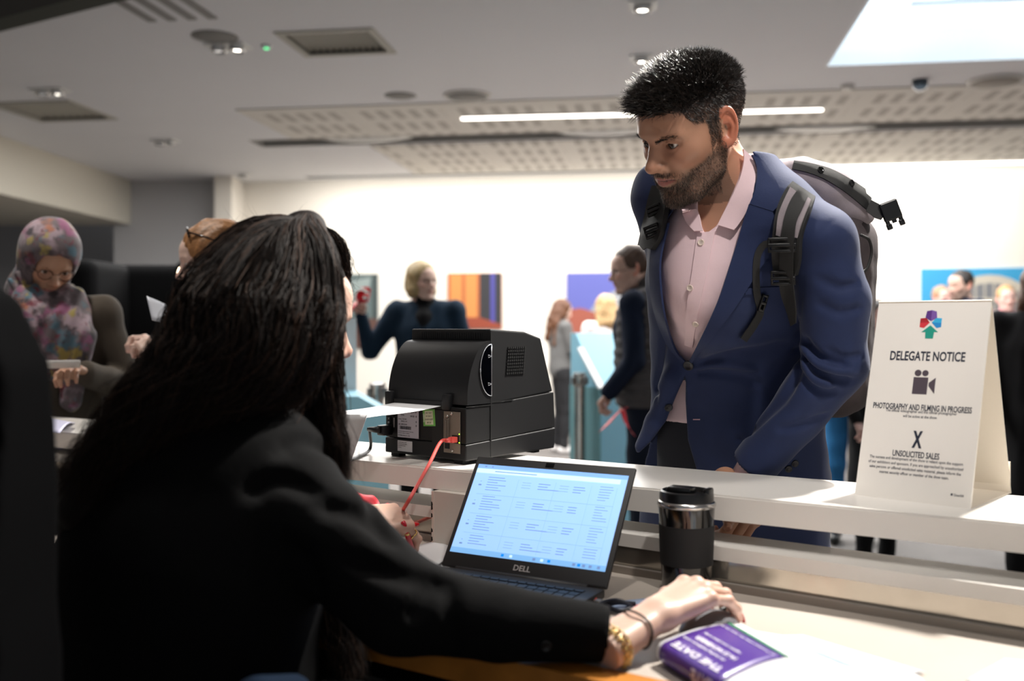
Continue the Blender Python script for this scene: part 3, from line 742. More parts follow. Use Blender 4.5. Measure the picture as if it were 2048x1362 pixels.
def hand_sdf(J, s=1.0, side=1, fat=1.0, arm=.09):
    R = [[.0098, .0090, .0082, .0068], [.0100, .0092, .0084, .0070], [.0096, .0088, .0080, .0067], [.0085, .0077, .0070, .0060], [.0150, .0115, .0105, .0078]]
    def f(p):
        d = None
        for i in range(4):
            k = J[i][0]; e = rcone(p, (k[0] * .45, .006 * s, -.002 * s), k, .0165 * s * fat, .0118 * s * fat); d = e if d is None else smin(d, e, .010 * s)
        d = smin(d, rcone(p, (-.012 * s * side, .02 * s, -.010 * s), (-.026 * s * side, .058 * s, -.014 * s), .016 * s, .013 * s), .014 * s)
        for i in range(4):
            for j in range(1): d = smin(d, sph(p, J[i][0] + np.array([0, 0, .0015 * s]), R[i][0] * s * fat * 1.06), .006 * s)
        a = np.array([.0105 * s, -arm, 0]); 
        d = smin(d, rcone(p, (.009 * s, .004 * s, 0), (.013 * s, -arm, 0), .0180 * s * fat, .0235 * s * fat), .014 * s); d = smin(d, rcone(p, (-.009 * s, .004 * s, 0), (-.013 * s, -arm, 0), .0180 * s * fat, .0235 * s * fat), .014 * s)
        for i in range(5):
            g = chain(p, J[i], [r * s * fat for r in R[i]], .002); 
            for q in J[i][1:3]: g = smin(g, sph(p, q, R[i][1] * s * fat * 1.03), .004)
            d = smin(d, g, .0045 * s if i < 4 else .012 * s)
        return d
    return f
def make_hand(name, M, J, m, parent, base, s=1.0, side=1, fat=1.0, nail=None, res=.0016, arm=.09, nails_long=0.0, colf=None):
    f = hand_sdf(J, s, side, fat, arm); allp = np.concatenate(J + [np.array([[0, -arm, 0]])]); lo = allp.min(0) - .04; hi = allp.max(0) + .04; lo[1] = -arm - .03 * 0 - .004
    base = np.array(base)
    def col(v):
        c = np.repeat(base[None], len(v), 0); t = np.zeros(len(v))
        for j in J:
            for k, q in enumerate(j[1:]): t = np.maximum(t, np.exp(-(np.linalg.norm(v - q, axis=1) / (.010 * s)) ** 2) * (.9 if k == 2 else .5))
            t = np.maximum(t, .5 * np.exp(-(np.linalg.norm(v - j[0], axis=1) / (.011 * s)) ** 2))
        return lerpc(c, (base * np.array([1.1, .74, .70]))[None], t * .6)
    me = sdf_mesh(f, lo, hi, res, name, col); me.transform(Matrix(np.asarray(M, float).tolist())); o = link(name, me, None, m); attach(o, parent)
    if nail is not None:
        for i, j in enumerate(J):
            d = nrm(j[3] - j[2]); up = np.array([0, 0, 1.0]); 
            if i == 4: up = nrm([-.5 * side, 0, .85])
            up = nrm(up - d * (up @ d)); x = np.cross(d, up); L = frame(j[3] + up * .0042 * s + d * (.001 + nails_long * .4), x, d, up)
            g = MB(); rows = []
            for a in np.linspace(-1, 1, 7):
                w = .0052 * s * fat * (1 - .45 * max(0, a) ** 2) ; rows.append([(w * b, a * (.0065 * s + nails_long), .0032 * s * (1 - b * b * .75) - .0008 - .0007 * a * a) for b in np.linspace(-1, 1, 7)])
            g.sheet(xf(M, xf(L, np.array(rows).reshape(-1, 3))).reshape(7, 7, 3), .0008); attach(g.build('fingernail', nail, None, smooth=True), o)
    return o
def button(name, c, n, r, m, parent, holes=True):
    z = nrm(n); x = nrm(np.cross([0, 0, 1.0], z)) if abs(z[2]) < .95 else np.array([1.0, 0, 0]); M = frame(c, x, np.cross(z, x), z)
    b = MB(); b.lathe([(.0001, .0016), (r * .7, .0016), (r * .82, .0024), (r * .97, .0020), (r, .0008), (r * .9, 0)][::-1], 20, M); o = b.build(name, m, None, smooth=True); attach(o, parent); 
    if holes:
        b = MB()
        for a, e in ((1, 1), (1, -1), (-1, 1), (-1, -1)): b.box((a * r * .22 - r * .09, e * r * .22 - r * .09, .001), (a * r * .22 + r * .09, e * r * .22 + r * .09, .00175), M)
        attach(b.build('button_holes', mat('button_hole', '30201c', .8)), o)
    return o
def surf_normal(f, p, e=.002):
    p = np.asarray(p, float).reshape(-1, 3); g = np.stack([f((p + d).astype(f32)) - f((p - d).astype(f32)) for d in np.eye(3) * e], 1); return g / (np.linalg.norm(g, axis=1)[:, None] + 1e-9)
# ------------------------------------------------------------------ reception desk
SZ, ST, LZ, DZ = 1.074, .041, .996, .93            # transaction top, its thickness, ledge, desk
def slab_y(x): return 1.83 - .633 * x              # front edge of the transaction top
def riser_y(x): return 1.829 - .726 * x
def desk_y(x): return 1.26 - .65 * x
m_solid = mat('white_solid_surface', 'e6e2dc', .28, var=.03, vscale=5, bump=.02, bscale=40)
m_edge = mat('solid_surface_edge', 'd9d2ca', .35, var=.05, vscale=12)
m_desk = mat('desk_laminate', 'b9afa5', .42, var=.03, vscale=9)
m_steel = mat('brushed_metal', 'c4beb4', .10, .9, var=.04, vscale=30)
desk = empty('reception_desk', 'long white reception desk with a raised transaction top, metal riser and wood front edge', 'reception desk', (0.2, 1.7, 0))
def strip_poly(fn0, fn1, x0, x1, n=2):
    xs = np.linspace(x0, x1, n); return [(x, fn0(x)) for x in xs] + [(x, fn1(x)) for x in xs[::-1]]
X0, X1 = -2.6, 1.6
b = MB(); b.prism(strip_poly(slab_y, lambda x: slab_y(x) + .30, X0, X1), SZ - ST, SZ - .003); b.prism(strip_poly(lambda x: slab_y(x) + .003, lambda x: slab_y(x) + .297, X0, X1), SZ - .003, SZ)
attach(b.build('transaction_top', m_solid), desk)
b = MB(); b.prism(strip_poly(riser_y, lambda x: riser_y(x) + .125, X0, X1), LZ - .022, LZ)
attach(b.build('customer_ledge', m_solid), desk)
b = MB(); b.prism(strip_poly(lambda x: riser_y(x) + .002, lambda x: riser_y(x) + .02, X0, X1), DZ + .0, LZ - .022); attach(b.build('riser_panel', m_steel), desk)
b = MB(); b.prism(strip_poly(lambda x: riser_y(x) - .014, lambda x: riser_y(x) + .0, X0, X1), DZ + .0, DZ + .012); attach(b.build('riser_trim', mat('trim_grey', '8e857c', .4)), desk)
b = MB(); b.prism(strip_poly(lambda x: desk_y(x) + .03, lambda x: riser_y(x) + .03, X0, X1), DZ - .035, DZ); attach(b.build('desk_top', m_desk), desk)
m_wood = mat('orange_wood_edge', 'b5752f', .35, var=.25, vscale=14, coat=.2)
b = MB(); b.prism(strip_poly(lambda x: desk_y(x) - .022, lambda x: desk_y(x) + .03, X0, X1), DZ - .04, DZ + .001); attach(b.build('wood_edging', m_wood), desk)
b = MB(); b.prism(strip_poly(lambda x: riser_y(x) + .075, lambda x: riser_y(x) + .105, X0, X1), 0.0, LZ - .022); attach(b.build('front_panel', mat('desk_front', 'd8d3cc', .5)), desk)
b = MB(); b.prism(strip_poly(lambda x: desk_y(x) + .40, lambda x: desk_y(x) + .42, X0, X1), 0.1, DZ - .035); attach(b.build('modesty_panel', mat('dark_wood', '2a1a12', .5)), desk)
# upright supports between ledge and transaction top
sd = nrm([1, -.70, 0]); sn = np.array([-sd[1], sd[0], 0])
m_supp = mat('support_board', 'cfc8be', .5, var=.05); m_chip = mat('chipped_edge', '2b211b', .8)
def support(x, L=.165):
    p = np.array([x, riser_y(x) - .030, 0]); M = frame(p, sd, sn, (0, 0, 1)); 
    b = MB(); b.box((0, -.004, DZ + .0005), (.30, .020, SZ - ST - .0005), M); o = attach(b.build('support', m_supp), desk)
    b = MB(); b.box((-.0012, -.0052, DZ + .0), (.0042, .001, SZ - ST - .001), M); attach(b.build('edge_banding', mat('edge_banding', 'd8c8bd', .5)), o)
    r = random.Random(3); b = MB()
    for k in range(6):
        z = DZ + .004 + k * .013 + r.random() * .01; 
        if k in (2,): continue
        b.prism([(-.0018, z), (.0016 + r.random() * .001, z + .002), (.001, z + .006 + r.random() * .007), (-.0018, z + .009)], -.0060, -.0040, M @ np.array([[1, 0, 0, 0], [0, 0, 1, 0], [0, 1, 0, 0], [0, 0, 0, 1.0]]))
    attach(b.build('edge_chips', m_chip), o)
support(-.150); support(-1.55); support(1.25)

def drop(px, py, z): return PZ(px, py, z)
# ------------------------------------------------------------------ laptop
def laptop():
    hl, hr = drop(886, 1137, DZ + .012), drop(1192, 1181, DZ + .012)
    x = nrm([*(hr - hl)[:2], 0]); W = .304; mid = (hl + hr) / 2 + x * .004; yb = np.array([-x[1], x[0], 0]) * 1.0      # away from the user
    e = empty('laptop', 'open black laptop with a blue-white spreadsheet on its screen, standing on the desk', 'laptop', tuple([mid[0], mid[1], DZ]))
    m_l = mat('laptop_grey', '2b2a2b', .5, bump=.02, bscale=900); m_k = mat('key_black', '1b1d22', .45)
    M = frame((mid[0], mid[1], DZ), x, yb, (0, 0, 1))
    b = MB(); b.rbox((-W / 2, -.200, .0015), (W / 2, 0, .0165), .004, M); base = attach(b.build('base', m_l, smooth=True, auto=40), e)
    b = MB(); n = 0
    for r in range(6):
        z0 = -.028 - r * .0165; cols = 15 if r else 16; w = .265 / cols
        for c in range(cols):
            if r == 5 and 4 < c < 10: continue
            x0 = -.1325 + c * w + .0011; x1 = -.1325 + (c + 1) * w - .0011
            b.rbox((x0, z0 - .0145 * (.7 if r == 0 else 1), .0166), (x1, z0, .0182), .0006, M)
        if r == 5: b.rbox((-.0445 + .001, z0 - .0145, .0166), (.0445 - .001, z0, .0182), .0006, M)
    attach(b.build('keyboard', m_k), e)
    b = MB(); b.rbox((-.050, -.193, .0163), (.050, -.135, .0170), .0003, M); attach(b.build('trackpad', mat('trackpad', '333236', .3)), e)
    b = MB(); b.tube([xf(M, [[-.12, .003, .013]])[0], xf(M, [[.12, .003, .013]])[0]], .006, 12); attach(b.build('hinge', m_l, smooth=True), e)
    # lid tilted back
    tl = math.radians(35); up = nrm(yb * math.sin(tl) + np.array([0, 0, 1]) * math.cos(tl)); nn = np.cross(x, up)   # nn points to the user
    if nn @ (-yb) < 0: nn = -nn
    H = .208; L = frame(xf(M, [[0, .004, .016]])[0], x, up, nn)
    b = MB(); b.rbox((-W / 2, 0, -.0075), (W / 2, H, 0), .003, L); lid = attach(b.build('lid', m_l, smooth=True, auto=40), e)
    sw, sh = .286, .166; y0 = .026
    b = MB(); b.box((-sw / 2, y0, 0), (sw / 2, y0 + sh, .0006), L); scr = attach(b.build('screen', mat('screen_glow', (.33, .56, .95), .3, emit=.82)), lid)
    b = MB()   # window chrome and table on the screen
    mm = [mat('screen_bar', (.22, .42, .78), .4, emit=.8), mat('screen_line', (.24, .40, .70), .4, emit=.8), mat('screen_ink', (.16, .26, .48), .4, emit=.8), mat('screen_task', (.20, .44, .78), .4, emit=.8), mat('screen_icon', (.0, .22, .75), .4, emit=.9), mat('screen_white', (.50, .72, 1.0), .4, emit=.95)]
    def R(u0, v0, u1, v1, m, z=.0003):
        b.cur = m; b.box((-sw / 2 + u0 * sw, y0 + (1 - v1) * sh, .0006), (-sw / 2 + u1 * sw, y0 + (1 - v0) * sh, .0006 + z), L)
    R(0, 0, 1, .045, 0, .0001); R(.0, .05, .96, .1, 5, .0001); R(0, .945, 1, 1, 3, .0002)
    for v in (.34, .56, .775): R(.05, v, .95, v + .003, 1)
    for u in (.31, .56, .79, .95): R(u, .14, u + .002, .93, 1)
    rg = random.Random(5)
    for (va, vb) in ((.14, .33), (.36, .55), (.585, .76), (.80, .92)):
        k = 0; v = va
        while v < vb - .02:
            R(.10, v, .10 + rg.uniform(.07, .14), v + .006, 2)
            if k < 4 and k != 0: R(.34, v, .40, v + .006, 1); R(.59, v, .65, v + .006, 1)
            if k in (1, 2, 3): R(.45, v, .45 + (rg.uniform(.05, .08) if k != 3 else .14), v + .007, 2); R(.68, v, .68 + rg.uniform(.05, .08), v + .007, 2)
            R(.845, v, .845 + rg.uniform(.05, .09), v + .005, 2); v += .029; k += 1
        R(.045, va + .09, .065, va + .105, 2); R(.05, va + .05, .06, va + .06, 1)
    R(.13, .07, .42, .078, 2); R(.05, .015, .065, .03, 2); R(.10, .015, .11, .03, 2)
    for u, m in ((.345, 4), (.40, 5), (.55, 2), (.60, 5), (.645, 4), (.80, 2), (.83, 4), (.86, 2), (.90, 2), (.95, 2)): R(u, .958, u + .018, .985, m, .0004)
    attach(b.build('screen_contents', mm), scr)
    text_obj('maker_logo', 'DELL', .0135, L @ frame((0.0, .0125, .0003), (1, 0, 0), (0, 1, 0), (0, 0, 1)), mat('logo_silver', 'c9c6c6', .35, .3), lid, sx=1.05, bold=.0002)
    b = MB(); b.rbox((-.012, H - .012, .0), (.004, H - .004, .0009), .0003, L); attach(b.build('webcam', mat('webcam_black', '050507', .15)), lid)
    return M
LM = laptop()

# ------------------------------------------------------------------ travel mug
def mug():
    c = drop(1373, 1188, DZ); c[1] += .045; c = drop(1373, 1188, DZ) ; d = c[1] + .004; c = np.array([(1373 - CX) * (d + .03) / FPX, d + .03, DZ])
    e = empty('travel_mug', 'black travel mug with a steel band and rubber grip, standing beside the laptop', 'travel mug', tuple(c)); s = (d + .03) / FPX * .97
    r0, r1 = 50 * s, 58 * s; H = 203 * s
    def rr(t): return r0 + (r1 - r0) * t
    g = mat('mug_gloss', '08080a', .12, coat=.5); rub = mat('mug_rubber', '19191b', .75, bump=.02, bscale=600); st = mat('mug_steel', 'c8c6c4', .22, 1.0); lidm = mat('mug_lid', '0e0f11', .3)
    B = MB(); B.lathe([(r0 * .9, 0), (r0, .003), (rr(.3), H * .25), (rr(.3), H * .26)], 48); B.build('lower_body', g, e, auto=40)
    B = MB(); B.lathe([(rr(.3) - .001, H * .255), (rr(.3) + .0012, H * .26), (rr(.68) + .0012, H * .655), (rr(.68) - .001, H * .66)], 48); B.build('rubber_grip', rub, e, auto=40)
    B = MB(); B.lathe([(rr(.68), H * .655), (rr(.72), H * .70), (r1, H * .835), (r1, H * .84)], 48); B.build('upper_body', g, e, auto=40)
    B = MB(); B.lathe([(r1, H * .838), (r1 + .0015, H * .85), (r1 + .0015, H * .875), (r1 - .0015, H * .895), (r1 - .004, H * .9)], 48); B.build('steel_band', st, e, auto=50)
    B = MB(); k = r1 * .955; B.lathe([(k, H * .88), (k, H * .965), (k * .97, H * .99), (k * .9, H), (k * .84, H * .985), (k * .80, H * .955), (.002, H * .955)], 48)
    lid = B.build('lid', lidm, e, auto=40)
    M = pose((0, 0, H * .955), -30)
    B = MB(); B.rbox((-.030, -.014, 0), (.012, .014, .012), .004, M); B.build('flip_tab', lidm, lid, auto=40)
    B = MB(); B.rbox((k * .72, -.012, -.004), (k * .97, .012, .0125), .003, M); B.build('drinking_spout', lidm, lid, auto=40)
mug()

# ------------------------------------------------------------------ label printer
def printer():
    z0 = SZ
    A0 = np.array([-.262, 2.097, z0]); A1 = np.array([-.0905, 1.953, z0]); x = nrm([*(A1 - A0)[:2], 0]); y = np.array([-x[1], x[0], 0]); W = .232; D = .285
    o = A1 - x * W; M = frame(o, x, y, (0, 0, 1))                                   # rear face in the x-z plane, body behind it (+y)
    e = empty('label_printer', 'black desktop label printer standing on the transaction top with its connector side to the camera', 'printer', tuple(o))
    pb = mat('printer_black', '0c0c0e', .6, spec=.35, bump=.03, bscale=1500); pd = mat('printer_dark', '050506', .6); pg = mat('printer_satin', '101012', .5, spec=.4, bump=.02, bscale=1500)
    def quad_prism(pts, x0, x1, m, name, parent=e, bev=0):
        b = MB(); Q = frame((0, 0, 0), (0, 1, 0), (0, 0, 1), (1, 0, 0)); b.prism(pts, x0, x1, M @ Q); ob = attach(b.build(name, m), parent)
        if bev: md = ob.modifiers.new('b', 'BEVEL'); md.width = bev; md.segments = 3; md.limit_method = 'ANGLE'
        return ob
    f0 = .008
    # lower body: side profile (y, z)
    quad_prism([(0, f0), (D, f0), (D + .004, .052), (0, .040)], 0, W, pg, 'base_skirt', bev=.003)
    quad_prism([(0.001, .041), (D + .003, .053), (D - .002, .130), (.001, .112)], .001, W - .001, pb, 'lower_body', bev=.002)
    # upper body
    Y1 = .075
    quad_prism([(Y1, .115), (D - .003, .131), (D - .045, .248), (D - .10, .262), (Y1, .268)], .002, W - .002, pb, 'upper_body', bev=.004)
    # curved roll cover towards the camera
    arc = [tuple(t) for t in spline([(.004, .118), (.006, .152), (.015, .187), (.031, .218), (.052, .239), (.0745, .2445)], 26)] + [(.0745, .118)]
    quad_prism(arc, W * .0 + .006, W - .0, pg, 'roll_cover', bev=0)
    bpy.data.objects['roll_cover'].data.polygons.foreach_set('use_smooth', [True] * len(bpy.data.objects['roll_cover'].data.polygons)); bpy.data.objects['roll_cover'].data.set_sharp_from_angle(angle=.7)
    b = MB(); b.box((.03, .074, .246), (W - .012, .082, .266), M); attach(b.build('top_vent_recess', pd), e)
    b = MB()
    for i in range(28): b.box((.034 + i * .0064, .0725, .2475), (.0374 + i * .0064, .076, .2605), M)
    attach(b.build('top_vent', pg), e)
    # hinge brackets and slot for the media
    b = MB(); b.box((.028, -.001, .108), (W - .060, .006, .122), M); attach(b.build('media_slot', pd), e)
    for xx in (.004, W - .062):
        b = MB(); b.rbox((xx, -.006, .106), (xx + .021, .012, .138), .004, M); attach(b.build('cover_hinge', pg, auto=40), e)
    # round window on the side
    S = M @ frame((W, .075, .185), (0, 1, 0), (0, 0, 1), (1, 0, 0)); n = 24
    half = [(-.034 * math.cos(t), .052 * math.sin(t)) for t in np.linspace(-math.pi / 2, math.pi / 2, n)]
    b = MB(); b.prism(half[::-1], -.0004, .0010, S); win = attach(b.build('side_window', mat('smoked_window', '020203', .08)), e)
    b = MB(); b.tube(xf(S, np.array([(a, c, .0016) for a, c in half])), .0010, 6); b.tube(xf(S, np.array([(0, -.052, .0016), (0, .052, .0016)])), .0006, 6)
    for t in (.028, -.028): b.tube(xf(S, np.array([(-.0005, t, .0018), (-.010, t + .003, .0018), (-.010, t - .003, .0018), (-.0005, t, .0018)])), .0007, 5)
    b.rbox((-.0355, -.004, .0005), (-.033, .004, .0030), .0008, S); attach(b.build('window_rim', mat('clear_rim', 'b9bcc2', .15, .6), smooth=True), win)
    # seams
    b = MB(); b.box((W - .0006, .0735, .01), (W + .0006, .0762, .262), M); b.box((W - .0008, .001, .1135), (W + .0005, .0745, .1155), M); b.box((W - .0008, .0755, .1195), (W + .0005, D * .5, .1215), M); attach(b.build('panel_seam', pd), e)
    # side grille of small holes
    S2 = M @ frame((W - .002, .150, .200), (0, 1, 0), (0, .10, 1), (1, 0, 0)); b = MB()
    for i in range(9):
        for j in range(9): b.box((-.024 + i * .0066, -.026 + j * .0066, .0006), (-.0195 + i * .0066, -.0218 + j * .0066, .0024), S2)
    attach(b.build('side_grille', pd), e)
    # rubber feet
    for xx, yy in ((.02, .02), (W - .03, .02), (.02, D - .04), (W - .03, D - .04)):
        b = MB(); M2 = M.copy(); b.rbox((xx - .012, yy - .01, 0.0002), (xx + .012, yy + .01, f0 + .002), .001, M); attach(b.build('rubber_foot', pd), e)
    # back panel fittings
    F = M @ frame((0, -.0005, 0), (1, 0, 0), (0, 0, 1), (0, -1, 0))                  # x right, y up, z out
    b = MB(); b.box((.140, .022, 0), (.166 + .05, .105, .0006), F); attach(b.build('port_recess', pd), e)
    b = MB(); b.box((.174, .022, 0), (.218, .104, .0016), F); mp = attach(b.build('metal_port_plate', mat('port_metal', '8d8478', .4, .5)), e)
    b = MB(); b.rbox((.178, .048, .0016), (.190, .090, .007), .001, F); b.rbox((.181, .052, .006), (.187, .086, .010), .001, F); attach(b.build('parallel_port', mat('port_grey', '6f675e', .4, .4)), mp)
    b = MB()
    for (a, c) in ((.196, .100), (.185, .094), (.198, .027)):
        Q = F.copy(); Q = F @ frame((a, c, .0016), (1, 0, 0), (0, 1, 0), (0, 0, 1)); b.lathe([(.0001, .003), (.0028, .0026), (.0032, 0)][::-1], 12, Q)
    attach(b.build('screws', mat('screw_metal', 'cfcac2', .25, .9), smooth=True), mp)
    b = MB(); b.box((.178, .030, .0016), (.190, .041, .0030), F); attach(b.build('usb_port', pd), mp)
    b = MB(); b.box((.198, .042, .0016), (.216, .058, .0032), F); attach(b.build('network_port', pd), mp)
    b = MB(); b.box((.2165, .060, .002), (.2180, .062, .0035), F); b.box((.2165, .043, .002), (.2180, .045, .0035), F); attach(b.build('port_lights', mat('port_led', (.5, 1, .05), .4, emit=2)), mp)
    b = MB(); b.box((.010, .050, .0), (.026, .088, .0012), F); sw = attach(b.build('power_inlet', pd), e)
    b = MB(); b.rbox((.012, .068, .001), (.021, .084, .0045), .001, F @ np.eye(4)); attach(b.build('power_switch', mat('switch_black', '0a0a0b', .25)), sw)
    for k, (yy, rr) in enumerate(((.080, .0), (.072, .0016))):
        if rr:
            a = np.linspace(0, 2 * math.pi, 17); b = MB(); b.tube(xf(F, np.stack([.0165 + rr * np.cos(a), yy + rr * np.sin(a), 0 * a + .0048], 1)), .0003, 5, cap=False)
        else: b = MB(); b.box((.0163, yy - .0018, .0045), (.0168, yy + .0018, .0050), F)
        attach(b.build('switch_mark', mat('mark_white', 'e8e8e8', .5)), sw)
    b = MB(); b.box((.0275, .062, 0), (.0300, .082, .0008), F); attach(b.build('fuse_strip', mat('fuse_grey', '9a9a9a', .5)), e)
    def label(x0, y0, x1, y1, m, lines, name, sz, extra=None):
        b = MB(); b.box((x0, y0, 0), (x1, y1, .0009), F); ob = attach(b.build(name, m), e)
        for k, (lx, ly, s, t, bold) in enumerate(lines):
            text_obj('print', t, s, F @ frame((lx, ly, .0010), (1, 0, 0), (0, 1, 0), (0, 0, 1)), mat('label_ink', '1b1c22', .6), ob, 'LEFT', bold=bold, depth=.0001)
        return ob
    F0 = F; F = F0 @ pose((.004, -.006, 0), 0)
    lb = label(.036, .049, .098, .111, mat('rating_label', 'b9bcc6', .4), [(.039, .106, .0033, 'Type : LABEL PRINTER', 0), (.039, .100, .0033, 'Model : PRINTER', 0), (.045, .0955, .0033, 'CL-S6xx', .00005), (.039, .087, .0033, 'Rating : 100-240V', 0), (.046, .0825, .0033, '50/60Hz 2.4A', 0), (.039, .076, .0035, 'S/N : MR2222101', .00005),
        (.038, .0615, .0024, 'This device complies with part 15 of the rules', 0), (.038, .0580, .0024, 'Operation is subject to conditions', 0), (.038, .0530, .0030, 'SYSTEMS JAPAN CO., LTD.', .00005), (.074, .102, .0055, 'CE', .0001), (.074, .094, .0045, 'EAC', .0001)], 'rating_label', 0)
    b = MB(); x = .043; r = random.Random(2)
    while x < .076: w = r.choice((.0004, .0008, .0011)); b.box((x, .066, .0009), (x + w, .0725, .0011), F); x += w + r.choice((.0004, .0007))
    for (a, c) in ((.084, .103), (.090, .103), (.084, .094), (.091, .094), (.091, .083), (.091, .075)): b.box((a - .0018, c - .0002, .0009), (a + .0018, c + .0002, .0011), F); b.box((a - .0002, c - .0024, .0009), (a + .0002, c + .0024, .0011), F); b.box((a - .0014, c - .0016, .0009), (a - .0010, c + .0016, .0011), F); b.box((a + .0010, c - .0016, .0009), (a + .0014, c + .0016, .0011), F)
    attach(b.build('barcode', mat('label_ink', '1b1c22', .6)), lb)
    label(.036, .020, .079, .042, mat('white_label', 'cfcfd2', .5), [(.038, .0385, .0021, 'Contains transmitter module', 0), (.038, .0350, .0021, 'This product must be installed', 0), (.038, .0315, .0021, 'by professional staff only', 0), (.038, .028, .0021, 'indoor use', 0)], 'small_white_label', 0); F = F0
    Gt = F @ pose((.116, .070, 0), 0) 
    Gt[:3, :3] = F[:3, :3] @ rotm(math.radians(4))
    b = MB(); b.box((0, 0, 0), (.034, .034, .0009), Gt); b.cur = 1; b.box((.0055, .003, .0009), (.0285, .031, .0011), Gt); g = attach(b.build('green_test_sticker', [mat('sticker_green', '6fb552', .5), mat('sticker_cream', 'd9e0c0', .5)]), e)
    text_obj('print', 'PASSED', .0052, Gt @ frame((.0028, .017, .001), (0, 1, 0), (-1, 0, 0), (0, 0, 1)), mat('sticker_ink', 'eef3e4', .5), g, depth=.0001, bold=.0001)
    for k, t in enumerate(('PAT TEST', 'ID 20417', 'DATE 11/23', 'BY  JH')): text_obj('print', t, .0042, Gt @ frame((.017, .0265 - k * .0065, .0012), (1, 0, 0), (0, 1, 0), (0, 0, 1)), mat('sticker_ink2', '4a5a48', .6), g, depth=.0001)
    return M, F, e
PM, PF, PE = printer()
def curve_obj(name, pts, r, m, n=10, parent=None, k=40):
    b = MB(); b.tube(spline(pts, k), r, n); o = b.build(name, m, None, smooth=True)
    if parent is not None: attach(o, parent)
    return o
# red network cable from the port down to the desk
m_red = mat('red_cable', 'e0564f', .42)
p0 = xf(PF, [[.207, .050, .004]])[0]; q = [P(905, 886, p0[1] - .03)] if False else []
cab = empty('network_cable', 'coral red network cable running from the back of the printer down to the desk', 'cable', tuple(p0))
out = PF[:3, 2]
curve_obj('cable', [p0 + out * .016, p0 + out * .035 + np.array([-.004, 0, -.002]), P(860, 925, 1.86), P(838, 965, 1.80), P(812, 1010, 1.76), PZ(785, 1052, DZ + .03), PZ(760, 1068, DZ + .006), PZ(700, 1075, DZ + .006)], .0034, m_red, parent=cab)
b = MB(); Q = frame(p0, PF[:3, 0], PF[:3, 1], PF[:3, 2]); b.rbox((-.006, -.0055, -.002), (.006, .0055, .014), .001, Q); attach(b.build('plug', m_red, auto=40), cab)
b = MB(); b.tube([p0 + out * .013, p0 + out * .026], [.0052, .0040], 10); attach(b.build('strain_relief', m_red, smooth=True), cab)
# black power lead
p1 = xf(PF, [[.016, .058, .002]])[0]
pc = empty('power_cable', 'black power lead plugged into the printer and running left over the transaction top', 'cable', tuple(p1)); m_bk = mat('cable_black', '0b0b0d', .4)
Q = frame(p1, PF[:3, 0], PF[:3, 1], PF[:3, 2]); b = MB(); b.rbox((-.011, -.012, -.001), (.011, .009, .026), .003, Q); attach(b.build('plug', m_bk, auto=40), pc)
b = MB(); b.tube([p1 + out * .024, p1 + out * .030 + PF[:3, 0] * -.012, p1 + out * .032 + PF[:3, 0] * -.03], [.008, .0065, .0045], 10); attach(b.build('strain_relief', m_bk, smooth=True), pc)
curve_obj('cable', [p1 + out * .030 + PF[:3, 0] * -.028, P(740, 898, 2.14), PZ(712, 915, SZ + .004), PZ(690, 935, SZ + .004) + np.array([-.02, .0, 0]), PZ(640, 930, SZ + .004), PZ(600, 925, SZ + .004)], .0034, m_bk, parent=pc)
# label stock feeding out of the printer
m_paper = mat('white_paper', 'e4e4e6', .6)
def sheetobj(name, label, G, m, th=.0006, cat='paper', group=None):
    b = MB(); b.sheet(G, th); o = b.build(name, m, smooth=True); return tag(o, label, cat, group)
rows = []
for t in np.linspace(0, 1, 16):
    base = xf(PM, [[.030, -.004, .1135]])[0] * (1 - 0) ; s = t * .27
    y = -s * .9; z = .1135 - .010 * math.sin(min(t * 2.2, 1.57)) - (max(0, t - .6) ** 1.5) * .04
    rows.append([xf(PM, [[a - max(0, t - .3) * .05, y, z]])[0] for a in np.linspace(.030, .165, 6)])
sheetobj('label_strip', 'long white strip of blank labels feeding into the back of the printer', rows, m_paper, group=None)
rows = []
for t in np.linspace(0, 1, 10):
    rows.append([P(a, c, d) for a, c, d in [(735 - 45 * t * .85 - u * 60 + 0 * t, 829 + 108 * t, 1.80 + u * .06) for u in np.linspace(0, 1, 5)]])
sheetobj('printed_sheet', 'white printed sheet hanging behind the hair of the seated woman below the label strip', rows, m_paper)

